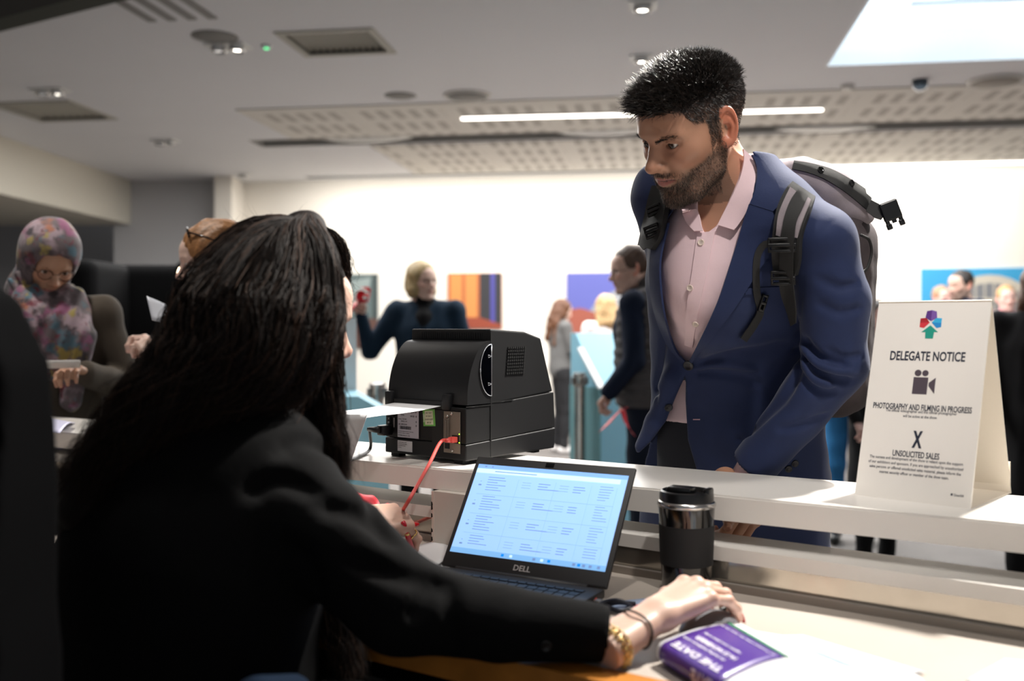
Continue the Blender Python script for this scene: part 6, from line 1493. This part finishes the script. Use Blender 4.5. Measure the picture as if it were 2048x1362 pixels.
# ------------------------------------------------------------------ the people further back
def cloth(name, c, rough=.85, **k): return mat('cloth_' + name, c, rough, spec=.2, var=.08, vscale=14, **k)
def hair_short(q):
    d = ell(q, (0, -.020, .042), (.084, .104, .092)); d = smax(d, -(smax(-(q[:, 1] - .045 - .55 * np.maximum(q[:, 2] - .03, 0)), q[:, 2] - .074, .01)), .012); return smax(d, -.055 - q[:, 2] + 0 * q[:, 1], .01)
def hair_bob(q):
    d = ell(q, (0, -.020, .036), (.094, .112, .100)); d = smin(d, ell(np.stack([np.abs(q[:, 0]), q[:, 1], q[:, 2]], 1), (.062, -.012, -.045), (.036, .062, .058)), .03); d = smin(d, ell(q, (0, -.07, -.04), (.075, .04, .06)), .03)
    fc = np.maximum(-(q[:, 1] - .030), ell(q, (0, .08, -.01), (.062, .12, .085))); return smax(d, -fc, .012)
def hair_long(q, L=.30):
    d = hair_bob(q); x = np.abs(q[:, 0]); s = np.stack([x, q[:, 1], q[:, 2]], 1); d = smin(d, chain(s, [(.055, -.05, -.04), (.075, -.045, -.16), (.085, .0, -L)], [.045, .042, .022], .01), .03); return smin(d, chain(q, [(0, -.07, 0), (0, -.09, -.14), (0, -.08, -L * .9)], [.07, .06, .03], .01), .03)
def figure(label, base, yaw, H, top, topm, legm, skin, hairf, hairc, arms, head=(0, 0, 0), female=False, res=.014, legs=None, shoe='shoe_black', shoec='111111', beard=None, glasses=None, extra=None, coatlen=.0, wide=1.0, group=None, lean=(0, 0), hd=(0, 0, 0), inner=None, necklen=0, nohands=False, topname='jacket'):
    k = H / 1.75; M = pose((base[0], base[1], 0), yaw, s=k); e = empty('person', label, 'person', (base[0], base[1], 0), group=group)
    lx, ly = lean; sh = .185 * wide * (.88 if female else 1.0); C = np.array
    S = [C([sx * sh, ly, 1.425]) + [lx, 0, 0] for sx in (1, -1)]; nk = C([lx, ly - .01, 1.47])
    def topf(p):
        d = chain(p, [(0, 0, .96), (lx * .4, ly * .4, 1.12), (lx * .9, ly * .9, 1.30)], [.135 * wide, .125 * wide, .130 * wide], .02)
        q = p * C([.78, 1.18, 1.0]).astype(f32); d = smin(d, chain(q, [(0, 0, .93), (lx * .3, ly * .4, 1.12), (lx * .8, ly * .95, 1.30)], [.140 * wide, .125 * wide, .140 * wide], .02), .04)
        d = smin(d, chain(p, [S[0], nk - [0, 0, .06], S[1]], [.068, .085, .068], .02), .06); d = smin(d, rcone(p, nk - [0, 0, .06], nk + [0, 0, .005], .075, .058), .03)
        if coatlen: d = smin(d, chain(p, [(0, 0, .95), (0, 0, .95 - coatlen)], [.165, .185], .02), .04)
        for i in (0, 1):
            el, ha = arms[i][:2]; wv = C(ha) - C(el); wr = C(el) + wv * (1 - .085 / (np.linalg.norm(wv) + 1e-6)); d = smin(d, chain(p, [S[i], el, wr], [.064, .054, .042], .01), .022)
        d = d + .006 * noise3(p, 16, 7) + .003 * noise3(p, 38, 3); return np.maximum(d, (.86 - coatlen) - p[:, 2])
    def add(name, f, lo, hi, r, m, par, colf=None):
        me = sdf_mesh(f, lo, hi, r, name, colf); me.transform(Matrix(M.tolist())); o = link(name, me, None, m); attach(o, par); return o
    ja = add(topname, topf, (-.75, -.6, .1), (.75, .8, 1.62), res, topm, e)
    lg = legs or [[(.09, 0, .92), (.095, .03, .50), (.10, 0, .09)], [(-.09, 0, .92), (-.095, .02, .50), (-.10, -.02, .09)]]
    def legf(p):
        d = ell(p, (0, 0, .93), (.165, .125, .12))
        for g in lg: d = smin(d, chain(p, g, [.092, .066, .052], .01), .02)
        return d + .004 * noise3(p, 20, 5)
    add('trousers', legf, (-.6, -.5, .03), (.6, .6, 1.06), res, legm, e)
    for g in lg:
        a = C(g[-1]); fs = lambda p: np.maximum(smin(rcone(p, a + [0, -.03, -.045], a + [0, .15, -.055], .042, .034), rcone(p, a, a + [0, 0, -.04], .045, .04), .02), -p[:, 2] + .002)
        add('shoe', fs, a + [-.1, -.12, -.12], a + [.1, .26, .08], .010, mat(shoe, shoec, .5), e)
    # head
    HL = np.eye(4); HL[:3, :3] = rotm(*[math.radians(t) for t in head]); HL[:3, 3] = nk + C([hd[0], .03 + hd[1], .135 + necklen + hd[2]]); HMx = M @ HL; hs = .97 if female else 1.0; HMx[:3, :3] *= hs
    f = in_frame(head_sdf(female=female), HMx); c = HMx[:3, 3]; rr = .0045 if res < .013 else .006
    ho = part('head', f, c - [.15, .15, .22], c + .15, rr, mat('skin_soft', (.6, .4, .3), .5, vcol=True, sss=.05), e, rot_apply(skin_paint(skin, lips=(.5, .2, .18), beard=beard, female=female, blush=.5), HMx))
    if res < .013:
        for s in (-1, 1): eye_mesh(HMx, s, parent=ho)
        fb = in_frame(lambda q: np.minimum(chain(np.stack([np.abs(q[:, 0]), q[:, 1], q[:, 2]], 1), [(.012, .0945, .0165), (.03, .0915, .024), (.048, .0765, .0205)], [.0022, .0028, .0015]), 9), HMx); part('eyebrows', fb, c - .13, c + .13, .003, mat('brow_' + hairc, hairc, .8), ho)
    if hairf is not None:
        hf = in_frame(lambda q: hairf(q) + .0035 * noise3(q, 60, 4) + .0022 * noise3(q * C([1, 1, .35]), 130, 9), HMx)
        part('hair', hf, c - [.20, .20, .45], c + .18, rr, mat('hair_' + hairc, hairc, .55, var=.35, vscale=60, bump=.3, bscale=120), ho)
    if glasses:
        gm = mat('glasses_' + glasses, glasses, .25); b = MB(); R = M[:3, :3]
        for s in (-1, 1):
            a = np.linspace(0, 2 * math.pi, 25); b.tube(xf(HMx, np.stack([s * .033 + .0235 * np.cos(a), .0975 + .002 * np.cos(a) * s * -1 - .004 * np.abs(np.cos(a)), .000 + .0185 * np.sin(a)], 1)), .0016, 6, cap=False)
            b.tube(xf(HMx, np.array([(s * .056, .093, .004), (s * .072, .06, .004), (s * .080, -.01, .008)])), .0015, 6)
        b.tube(xf(HMx, np.array([(-.010, .098, .003), (0, .101, .006), (.010, .098, .003)])), .0015, 6); attach(b.build('glasses', gm, None, smooth=True), ho)
    # hands
    if not nohands:
        for i in (0, 1):
            el, ha = C(arms[i][0]), C(arms[i][1]); sd = 1 if i == 0 else -1; hy = nrm(ha - el); wr = ha - hy * .085; pal = C(arms[i][2]) if len(arms[i]) > 2 else C([0, .3, .9]); up = nrm(pal - hy * (pal @ hy)); L = frame(wr - hy * .005, np.cross(hy, up), hy, up)
            cr = arms[i][3] if len(arms[i]) > 3 else (25, 35, 25)
            make_hand('hand', M @ L, hand_joints(curl=cr, s=.95 if not female else .88, side=sd), mat('skin_soft', (.6, .4, .3), .5, vcol=True, sss=.05), e, skin, s=.95 if not female else .88, side=sd, res=.0035 if res < .013 else .005, arm=.05)
    return e, M, HMx, ho, ja
def bpx(px, d): return ((px - CX) * d / FPX, d)
def gpart(name, f, M, lo, hi, r, m, par, colf=None):
    me = sdf_mesh(f, lo, hi, r, name, colf); me.transform(Matrix(np.asarray(M).tolist())); o = link(name, me, None, m); attach(o, par); return o

# woman in the patterned headscarf
HIJ = mat('scarf_print', 'b9a3a4', .8, sheen=.15, bump=.3, bscale=14)
def scarf_nodes(m):
    nt = m.node_tree; L = nt.links; b = nt.nodes['Principled BSDF']; tc = nt.nodes.new('ShaderNodeTexCoord'); src = None
    base = nt.nodes.new('ShaderNodeRGB'); base.outputs[0].default_value = (*srgb('5f5458'), 1); src = base.outputs[0]
    for sc, seed, lo, hi, c in ((13, 1.3, .50, .60, '9a8790'), (11, 5.1, .56, .66, '9a5f45'), (13, 9.7, .58, .66, '4f6d7c'), (15, 14.2, .58, .68, '87506f'), (24, 20.5, .58, .66, '6e2c3a'), (20, 31.0, .56, .66, '3c343a'), (17, 40, .60, .68, '9a8a4c')):
        mp = nt.nodes.new('ShaderNodeMapping'); mp.inputs['Location'].default_value = (seed, seed * .7, seed * 1.3); L.new(tc.outputs['Object'], mp.inputs[0]); n = nt.nodes.new('ShaderNodeTexNoise'); n.inputs['Scale'].default_value = sc; n.inputs['Detail'].default_value = 3; L.new(mp.outputs[0], n.inputs['Vector'])
        mr = nt.nodes.new('ShaderNodeMapRange'); mr.inputs['From Min'].default_value = lo; mr.inputs['From Max'].default_value = hi; L.new(n.outputs['Fac'], mr.inputs['Value']); mx = nt.nodes.new('ShaderNodeMix'); mx.data_type = 'RGBA'; mx.inputs[7].default_value = (*srgb(c), 1); L.new(mr.outputs[0], mx.inputs[0]); L.new(src, mx.inputs[6]); src = mx.outputs[2]
    L.new(src, b.inputs['Base Color'])
scarf_nodes(HIJ)
base = bpx(100, 3.3); yaw0 = 180 + math.degrees(math.atan2(base[0], base[1])) * -1 - 22
e, M, HX, ho, ja = figure('woman in a patterned headscarf and glasses looking down at her phone', base, 203, 1.70, None, cloth('olive_brown', '4a433b'), cloth('black', '121214'), (.46, .26, .17), None, '1a1412',
    [[(.24, .02, 1.17), (.085, .30, 1.27), (-.3, .3, .8), (40, 40, 30)], [(-.24, .02, 1.17), (-.065, .30, 1.255), (.3, .3, .8), (35, 40, 30)]], head=(16, -34, -4), female=True, res=.010, glasses='4a2a1c', coatlen=.25, hd=(0, .03, .0), topname='coat')
def scarf(q):
    d = ell(q, (0, -.018, .036), (.100, .122, .112)); d = smin(d, chain(q, [(0, -.02, -.04), (0, -.01, -.13), (0, .01, -.19)], [.088, .088, .105], .01), .04); d = smin(d, ell(q, (0, .055, -.135), (.075, .050, .05)), .03)
    x = np.abs(q[:, 0]); s = np.stack([x, q[:, 1], q[:, 2]], 1); d = smin(d, ell(q, (0, -.05, -.17), (.10, .07, .12)), .05)
    d = smax(d, -np.maximum(poly2d(q[:, 0], q[:, 2], [(-.046, -.075), (-.060, -.02), (-.060, .03), (-.042, .062), (0, .074), (.042, .062), (.060, .03), (.060, -.02), (.046, -.075), (0, -.098)]), -(q[:, 1] - .02)), .010)
    for a, c2 in (([(-.09, .02, -.08), (-.04, .10, -.125), (.04, .10, -.12), (.10, .02, -.05)], .010), ([(-.10, .0, -.12), (-.04, .10, -.165), (.05, .10, -.15), (.11, .0, -.09)], .009), ([(-.07, .05, -.16), (0, .11, -.20), (.08, .05, -.16)], .008)): d = smin(d, chain(q, a, [c2] * len(a), .005), .010)
    return d + .0025 * noise3(q, 30, 3)
part('headscarf', in_frame(scarf, HX), HX[:3, 3] - [.25, .3, .52], HX[:3, 3] + [.25, .25, .17], .0055, HIJ, e)
gpart('headscarf_drape', lambda p: smin(ell(p, (0, .125, 1.34), (.115, .05, .13)), chain(np.stack([np.abs(p[:, 0]), p[:, 1], p[:, 2]], 1), [(.05, .06, 1.46), (.085, .115, 1.36), (.07, .15, 1.14)], [.07, .055, .035], .01), .05) + .006 * np.cos(p[:, 0] * 130 + p[:, 2] * 40) * .5 + .003 * noise3(p, 26, 2), M, (-.25, -.05, 1.0), (.25, .3, 1.6), .008, HIJ, e)
ph = empty('phone', 'thin pale phone held by the woman in the headscarf', 'phone', tuple(xf(M, [[-.02, .36, 1.28]])[0]))
b = MB(); Q = M @ frame((-.02, .365, 1.268), nrm([1, 0, .0]), nrm([0, .95, .3]), nrm([0, -.3, .95])); b.rbox((-.078, -.036, -.004), (.078, .036, .004), .003, Q); attach(b.build('body', mat('phone_body', 'c9c6c2', .3)), ph)
b = MB(); b.box((-.070, -.033, .004), (.070, .033, .0046), Q); attach(b.build('screen', mat('phone_screen', '14161a', .1)), ph)
o = band('lanyard_strap', 'pink lanyard around the neck of the woman in the headscarf', [xf(M, [q])[0] for q in [(.11, .03, 1.44), (.12, .115, 1.36), (.09, .15, 1.25), (.02, .165, 1.10)]], .014, mat('lanyard_pink', 'c22a5c', .6), group=None, tw=.1, n=20)

# red-haired woman half hidden behind the seated woman
base = bpx(440, 2.98)
e, M, HX, ho, ja = figure('red-haired woman facing left, mostly hidden behind the head of the seated woman', base, 104, 1.68, None, cloth('dark_plum', '2b2226'), cloth('black', '121214'), (.66, .46, .38), lambda q: hair_bob(q), '94663c',
    [[(.20, .10, 1.18), (.10, .24, 1.37), (0, 0, 1), (50, 60, 30)], [(-.20, .10, 1.18), (-.02, .22, 1.36), (0, 0, 1), (50, 60, 30)]], head=(0, -12, 0), female=True, res=.010)
def hair_tail(q): return chain(q, [(0, -.10, .03), (0, -.13, .0), (0, -.12, -.08)], [.03, .035, .02], .01)
b = MB()
a = np.linspace(0, 2 * math.pi, 21); 
for s in (-1, 1): b.tube(xf(HX, np.stack([s * .036 + .022 * np.cos(a), .055 + 0 * a, .098 + .018 * np.sin(a)], 1)), .003, 6, cap=False); b.tube(xf(HX, np.array([(s * .058, .05, .098), (s * .085, .0, .07), (s * .092, -.05, .03)])), .003, 6)
attach(b.build('sunglasses', mat('sunglasses_dark', '1a1312', .2), None, smooth=True), ho)
for k in range(3):
    q = [P(293 + 9 * k, 592 + 6 * k, 2.66 + .02 * k), P(322 + 9 * k, 604 + 4 * k, 2.66 + .02 * k), P(345 + 6 * k, 650, 2.62 + .02 * k), P(304 + 8 * k, 640, 2.62 + .02 * k)]
    G = [[q[0] * (1 - s) * (1 - t) + q[1] * s * (1 - t) + q[2] * s * t + q[3] * (1 - s) * t for t in np.linspace(0, 1, 6)] for s in np.linspace(0, 1, 6)]
    sheetobj('paper_leaf', ['foremost leaf of the papers held up by the red-haired woman', 'middle leaf of the papers held up by the red-haired woman', 'hindmost leaf of the papers held up by the red-haired woman'][k], G, mat('held_paper', 'cfd2dc', .5), .0015, group='papers held by the red-haired woman')
p = P(368, 545, 3.25); e2 = empty('glowing_ball', 'small bright round lamp glowing beside the chin of the red-haired woman', 'lamp', tuple(p))  # bright spot beside her chin, built as a glowing ball on a stand
b = MB(); b.lathe([(.0001, -.022), (.016, -.016), (.022, 0), (.016, .016), (.0001, .022)], 18, frame(p, (1, 0, 0), (0, 1, 0), (0, 0, 1))); attach(b.build('bulb', mat('ball_glow', (1, .80, .55), .5, emit=7), smooth=True), e2)
b = MB(); b.tube([p + [0, .01, -.02], p + [.02, .02, -1.25]], .008, 8); b.lathe([(.0001, 0), (.09, 0), (.09, .012), (.0001, .014)], 20, frame((p[0] + .02, p[1] + .02, .001), (1, 0, 0), (0, 1, 0), (0, 0, 1))); b.tube([p + [.02, .02, -1.25], (p[0] + .02, p[1] + .02, .01)], .008, 8); attach(b.build('stand', mat('ball_stand', '2a2826', .5), smooth=True), e2)

# blonde woman with the raised arm
base = bpx(852, 6.1)
e, M, HX, ho, ja = figure('blonde woman in a dark teal coat raising her arm with red lanyards', base, 176, 1.76, None, cloth('teal_navy', '16293a'), cloth('black', '121214'), (.62, .42, .34), hair_bob, 'a08a60',
    [[(.24, .02, 1.12), (.17, .20, .98)], [(.37, .05, 1.15), (.42, .12, 1.45)]][::-1] and [[(.34, .03, 1.18), (.40, .10, 1.47), (0, -1, .1), (50, 60, 40)], [(-.25, .0, 1.16), (-.22, .16, .95)]], head=(44, -2, 0), female=True, res=.010, glasses='5a3f3a', wide=1.08, coatlen=.2, topname='coat', hd=(.02, 0, 0))
gpart('sweater', lambda p: smin(rcone(p, (0, .10, 1.02), (0, .075, 1.38), .065, .06), rcone(p, (.0, .03, 1.40), (0, .02, 1.49), .062, .058), .03), M, (-.2, -.1, .9), (.2, .25, 1.6), .010, cloth('sweater_black', '0d0d0f'), e)
for k, lab in enumerate(('bunch of red lanyards gripped in the raised hand of the blonde woman', 'red lanyard tail hanging from the raised hand of the blonde woman')):
    pts = [P(722, 575, 6.0), P(738, 580, 6.0), P(735, 600, 6.0), P(720, 600, 6.0), P(722, 585, 5.98), P(740, 595, 5.98)] if k == 0 else [P(728, 600, 5.95), P(712, 608, 5.95), P(700, 622, 5.95), P(692, 628, 5.95)]
    band('lanyard', lab, pts, .045, m_lan2, group=None, n=30)
# man in the padded vest
base = bpx(1288, 5.3)
e, M, HX, ho, ja = figure('short-haired man in glasses and a padded grey vest over a navy sweater, facing left', base, 82, 1.79, None, cloth('navy_sweater', '141d30'), cloth('dark_jeans', '141a28'), (.60, .38, .30), hair_short, '4a3426',
    [[(.22, .0, 1.14), (.16, .12, .90)], [(-.22, .05, 1.14), (-.17, .22, .92), (0, 0, 1), (50, 60, 40)]], head=(14, -10, 0), res=.010, glasses='2a2422', topname='sweater', lean=(0, .05), wide=.9)
def vestf(p):
    d = chain(p * np.array([.80, 1.12, 1], f32), [(0, 0, .98), (0, 0, 1.15), (0, 0, 1.34)], [.175, .172, .170], .02); d = smin(d, chain(p, [(.13, -.01, 1.42), (0, -.01, 1.42), (-.13, -.01, 1.42)], [.075, .09, .075], .02), .05); d = smin(d, rcone(p, (0, -.02, 1.46), (0, -.03, 1.52), .085, .075), .03)
    return np.maximum(d + .004 * np.cos(p[:, 2] * 120) + .003 * noise3(p, 20, 3), .90 - p[:, 2])
gpart('padded_vest', vestf, M, (-.32, -.32, .86), (.32, .32, 1.62), .009, cloth('vest_grey', '4d4a4b'), e)
curve = [xf(M, [q])[0] for q in [(.12, -.10, 1.50), (.05, -.19, 1.35), (-.06, -.19, 1.15), (-.17, -.10, .95)]]
b = MB(); b.tube(spline(curve, 20), .014, 8); attach(b.build('bag_strap', m_web, smooth=True), e)
b1, b2 = P(1262, 810, 4.95), P(1198, 862, 4.95)
band('lanyard', 'red lanyard dangling from the hand of the man in the padded vest, its left end', [P(1255, 815, 4.96), P(1240, 822, 4.95), P(1218, 845, 4.95), P(1196, 866, 4.95)], .035, m_lan2, group='red lanyards held by the man in the vest', n=20, tw=.2)
band('lanyard', 'red lanyard dangling from the hand of the man in the padded vest, its right end', [P(1245, 820, 4.97), P(1252, 845, 4.96), P(1262, 862, 4.95), P(1270, 872, 4.95)], .035, m_lan2, group='red lanyards held by the man in the vest', n=20, tw=.2)
# girl with long hair by the wall
base = bpx(1122, 10.5)
figure('young woman with long brown hair in a grey cardigan looking down at her hands', base, -75 + 0, 1.64, None, cloth('grey_cardigan', '6b6a69'), cloth('charcoal', '2a2a2c'), (.66, .45, .36), lambda q: hair_long(q, .42), '5e3a22',
    [[(.20, .08, 1.16), (.10, .36, 1.17), (0, 0, 1), (50, 60, 30)], [(-.20, .08, 1.16), (-.05, .36, 1.18), (0, 0, 1), (50, 60, 30)]], head=(0, -18, 0), female=True, res=.016, shoe='trainer_white', shoec='e8e4e2', topname='cardigan', lean=(0, .0))
# blonde person in white with a burgundy coat over the arm
base = bpx(1212, 8.2)
e, M, HX, ho, ja = figure('person with long blonde hair in a white top, carrying a burgundy coat', base, 20, 1.62, None, cloth('white_top', 'e6e0dc'), cloth('beige', 'b5a58f'), (.66, .45, .36), lambda q: hair_long(q, .22), 'c4a070',
    [[(.23, .0, 1.14), (.14, .22, 1.05)], [(-.24, .02, 1.12), (-.20, .20, 1.02)]], head=(0, -8, 0), female=True, res=.016, topname='top')
o = link('burgundy_coat', sdf_mesh(lambda p: smin(chain(p, [P(1190, 715, 8.0), P(1188, 745, 8.0)], [.09, .07]), chain(p, [P(1205, 688, 8.0), P(1190, 715, 8.0)], [.07, .09]), .03) + .008 * noise3(p, 20, 2), P(1188, 720, 8.0) - .32, P(1195, 720, 8.0) + .32, .014, 'burgundy_coat'), None, cloth('burgundy', '6d2f43')); tag(o, 'burgundy coat carried over the arm of the person in the white top', 'coat')
o = link('mustard_bag', sdf_mesh(lambda p: ell(p, P(1200, 745, 7.75), (.075, .09, .15)) + .006 * noise3(p, 22, 2), P(1200, 745, 7.75) - .25, P(1200, 745, 7.75) + .25, .012, 'mustard_bag'), None, cloth('mustard', '94742c')); tag(o, 'mustard yellow bag hanging below the burgundy coat', 'bag')
# right-hand group
base = bpx(1925, 8.6)
figure('dark-haired man in a navy jacket facing left, above the tent card', base, 110, 1.84, None, cloth('navy_jacket', '1d2b40'), cloth('grey_trousers', '3a3a3e'), (.56, .36, .28), hair_short, '1f1714',
    [[(.22, .0, 1.14), (.18, .12, .90)], [(-.22, .02, 1.14), (-.18, .14, .90)]], head=(0, -6, 0), res=.015, beard=(.06, .04, .03))
base = bpx(1882, 10.0)
figure('person with short reddish-blonde hair behind the dark-haired man above the tent card', base, 195, 1.76, None, cloth('dusty_pink', 'a87d7f'), cloth('grey_trousers', '3a3a3e'), (.68, .42, .36), hair_short, 'a57f62',
    [[(.22, .0, 1.14), (.18, .12, .90)], [(-.22, .02, 1.14), (-.18, .14, .90)]], res=.018)
base = bpx(2012, 9.4)
figure('curly blond man in a pink shirt behind the upper right corner of the tent card', base, 170, 1.74, None, cloth('pink_shirt', 'd79aa2'), cloth('grey_trousers', '3a3a3e'), (.66, .42, .36), hair_short, 'b98e5c',
    [[(.22, .0, 1.14), (.18, .12, .90)], [(-.22, .02, 1.14), (-.18, .14, .90)]], res=.016)
base = bpx(2082, 4.6)
figure('person in a black coat cut off by the right edge beside the tent card', base, 150, 1.66, None, cloth('black_coat', '151416'), cloth('black', '121214'), (.66, .42, .36), lambda q: hair_long(q, .2), '5a3a28',
    [[(.25, .02, 1.12), (.20, .16, .92)], [(-.25, .02, 1.12), (-.2, .16, .92)]], female=True, res=.014, wide=1.15, coatlen=.3, topname='coat')
base = bpx(1702, 6.2)
figure('person in blue jeans and a pink top behind the elbow of the suited man', base, 160, 1.66, None, cloth('pink_top', 'c9607e'), cloth('blue_jeans', '2f6d9e'), (.66, .42, .36), hair_short, '5a3a28',
    [[(.22, .0, 1.14), (.18, .12, .90)], [(-.22, .02, 1.14), (-.18, .14, .90)]], female=True, res=.014, topname='top')
base = bpx(1752, 5.4)
figure('person in a long black coat standing just left of the tent card', base, 200, 1.50, None, cloth('black_coat', '151416'), cloth('black', '121214'), (.66, .42, .36), hair_short, '2a1c14',
    [[(.25, .02, 1.12), (.20, .12, .92)], [(-.25, .02, 1.12), (-.2, .12, .92)]], female=True, res=.015, coatlen=.45, topname='coat')

# ------------------------------------------------------------------ furniture of the hall
m_chrome = mat('stanchion_chrome', 'b9b6b2', .14, 1.0)
def stanchion(px, d, label, H):
    x, y = bpx(px, d); e = empty('barrier_post', label, 'barrier post', (x, y, 0), group='chrome belt barrier posts')
    b = MB(); b.lathe([(.001, .001), (.17, .001), (.17, .012), (.15, .022), (.04, .035), (.034, .04)], 32); b.build('base', m_chrome, e, smooth=True, auto=40)
    b = MB(); b.lathe([(.032, .035), (.032, H - .08)], 28); b.build('pole', m_chrome, e, smooth=True, auto=40)
    b = MB(); b.lathe([(.033, H - .085), (.037, H - .08), (.037, H - .02), (.041, H - .018), (.041, H - .004), (.030, H), (.001, H)], 28); h = b.build('belt_head', m_chrome, e, smooth=True, auto=40)
    for k in range(4):
        a = k * math.pi / 2 + .4; b = MB(); M = pose((0, 0, 0), math.degrees(a)); b.rbox((.034, -.014, H - .075), (.052, .014, H - .025), .004, M); b.build('belt_clip', mat('clip_grey', '8f8c88', .3, .7), h)
    return e
stanchion(755, 5.0, 'chrome barrier post just left of the label printer', 1.06); stanchion(1160, 5.9, 'chrome barrier post between the printer and the man in the vest', 1.07)
# blue kiosks
m_kb = mat('kiosk_blue', '9ad4ea', .5); m_kd = mat('kiosk_teal', '6fa0a6', .5); m_kw = mat('kiosk_white', 'e6e8ea', .4)
x, y = bpx(1226, 5.9); k1 = empty('registration_kiosk', 'light blue registration kiosk with a sloping white desk, behind the man in the vest', 'kiosk', (x, y, 0), math.radians(25))
b = MB(); b.box((-.10, -.02, .002), (.26, .34, .98)); b.build('body', m_kb, k1)
b = MB(); b.box((-.105, -.025, .002), (-.098, .345, .98)); b.build('side_panel', m_kd, k1)
b = MB(); b.prism([(-.02, .98), (.34, .98), (.34, 1.30), (.28, 1.30)], -.10, .26, frame((0, 0, 0), (0, 1, 0), (0, 0, 1), (1, 0, 0))); b.build('header', m_kb, k1)
b = MB(); b.prism([(-.05, .975), (.20, 1.20), (.20, 1.215), (-.06, .985)], -.13, -.09, frame((0, 0, 0), (0, 1, 0), (0, 0, 1), (1, 0, 0))); b.build('sloping_desk', m_kw, k1)
x, y = bpx(722, 4.3); k2 = empty('registration_kiosk', 'pale blue kiosk with a tall translucent white panel, left of the printer', 'kiosk', (x, y, 0), math.radians(10))
b = MB(); b.prism([(-.22, .002), (.10, .002), (.10, 1.0), (-.02, 1.07), (-.22, 1.07)], 0, .4, frame((0, 0, 0), (1, 0, 0), (0, 0, 1), (0, 1, 0)) @ np.diag([1, 1, -1, 1])); b.build('body', m_kb, k2)
b = MB(); b.box((-.10, -.02, 1.0), (-.02, .42, 1.38)); b.build('white_panel', mat('panel_white', 'cfd6da', .4), k2)
# high-backed black booth sofa
x0, x1 = (182 - CX) * 7.0 / FPX, (440 - CX) * 7.0 / FPX; bs = empty('booth_sofa', 'black high-backed booth sofa with a rounded corner behind the woman in the headscarf', 'sofa', (x0 + .5, 7.2, 0))
m_bs = mat('booth_black', '080809', .9, spec=.1)
part('back', lambda p: rbx(p, ((x0 + x1) / 2, 7.3, .90), ((x1 - x0) / 2, .12, .89), .08), (x0 - .05, 7.1, 0), (x1 + .05, 7.5, 1.85), .022, m_bs, bs)
part('side', lambda p: rbx(p, (x0 + .10, 6.95, .90), (.10, .38, .89), .08), (x0 - .05, 6.5, 0), (x0 + .3, 7.4, 1.85), .022, m_bs, bs)
part('side', lambda p: rbx(p, (x1 - .10, 6.95, .90), (.10, .38, .89), .08), (x1 - .25, 6.5, 0), (x1 + .05, 7.4, 1.85), .022, m_bs, bs)
part('seat', lambda p: rbx(p, ((x0 + x1) / 2, 6.95, .24), ((x1 - x0) / 2 - .2, .34, .22), .05), (x0, 6.5, 0), (x1, 7.4, .5), .022, mat('booth_seat', '1c1c1e', .8), bs)
# brown leather bag on the floor
bb = empty('leather_bag', 'brown leather bag standing on the floor between the barrier post and the kiosk', 'bag', (*bpx(1192, 9.6), 0)); x, y = bpx(1192, 9.6)
part('bag_body', lambda p: rbx(p, (x, y, .135), (.105, .09, .13), .05) + .006 * noise3(p, 20, 2), (x - .2, y - .2, 0), (x + .2, y + .2, .32), .012, mat('leather_brown', '8a5334', .5, var=.15), bb)
b = MB(); a = np.linspace(0, math.pi, 12); b.tube(np.stack([x + .06 * np.cos(a), y + 0 * a, .25 + .07 * np.sin(a)], 1), .008, 8); attach(b.build('handle', mat('leather_dark', '5a3524', .5), smooth=True), bb)
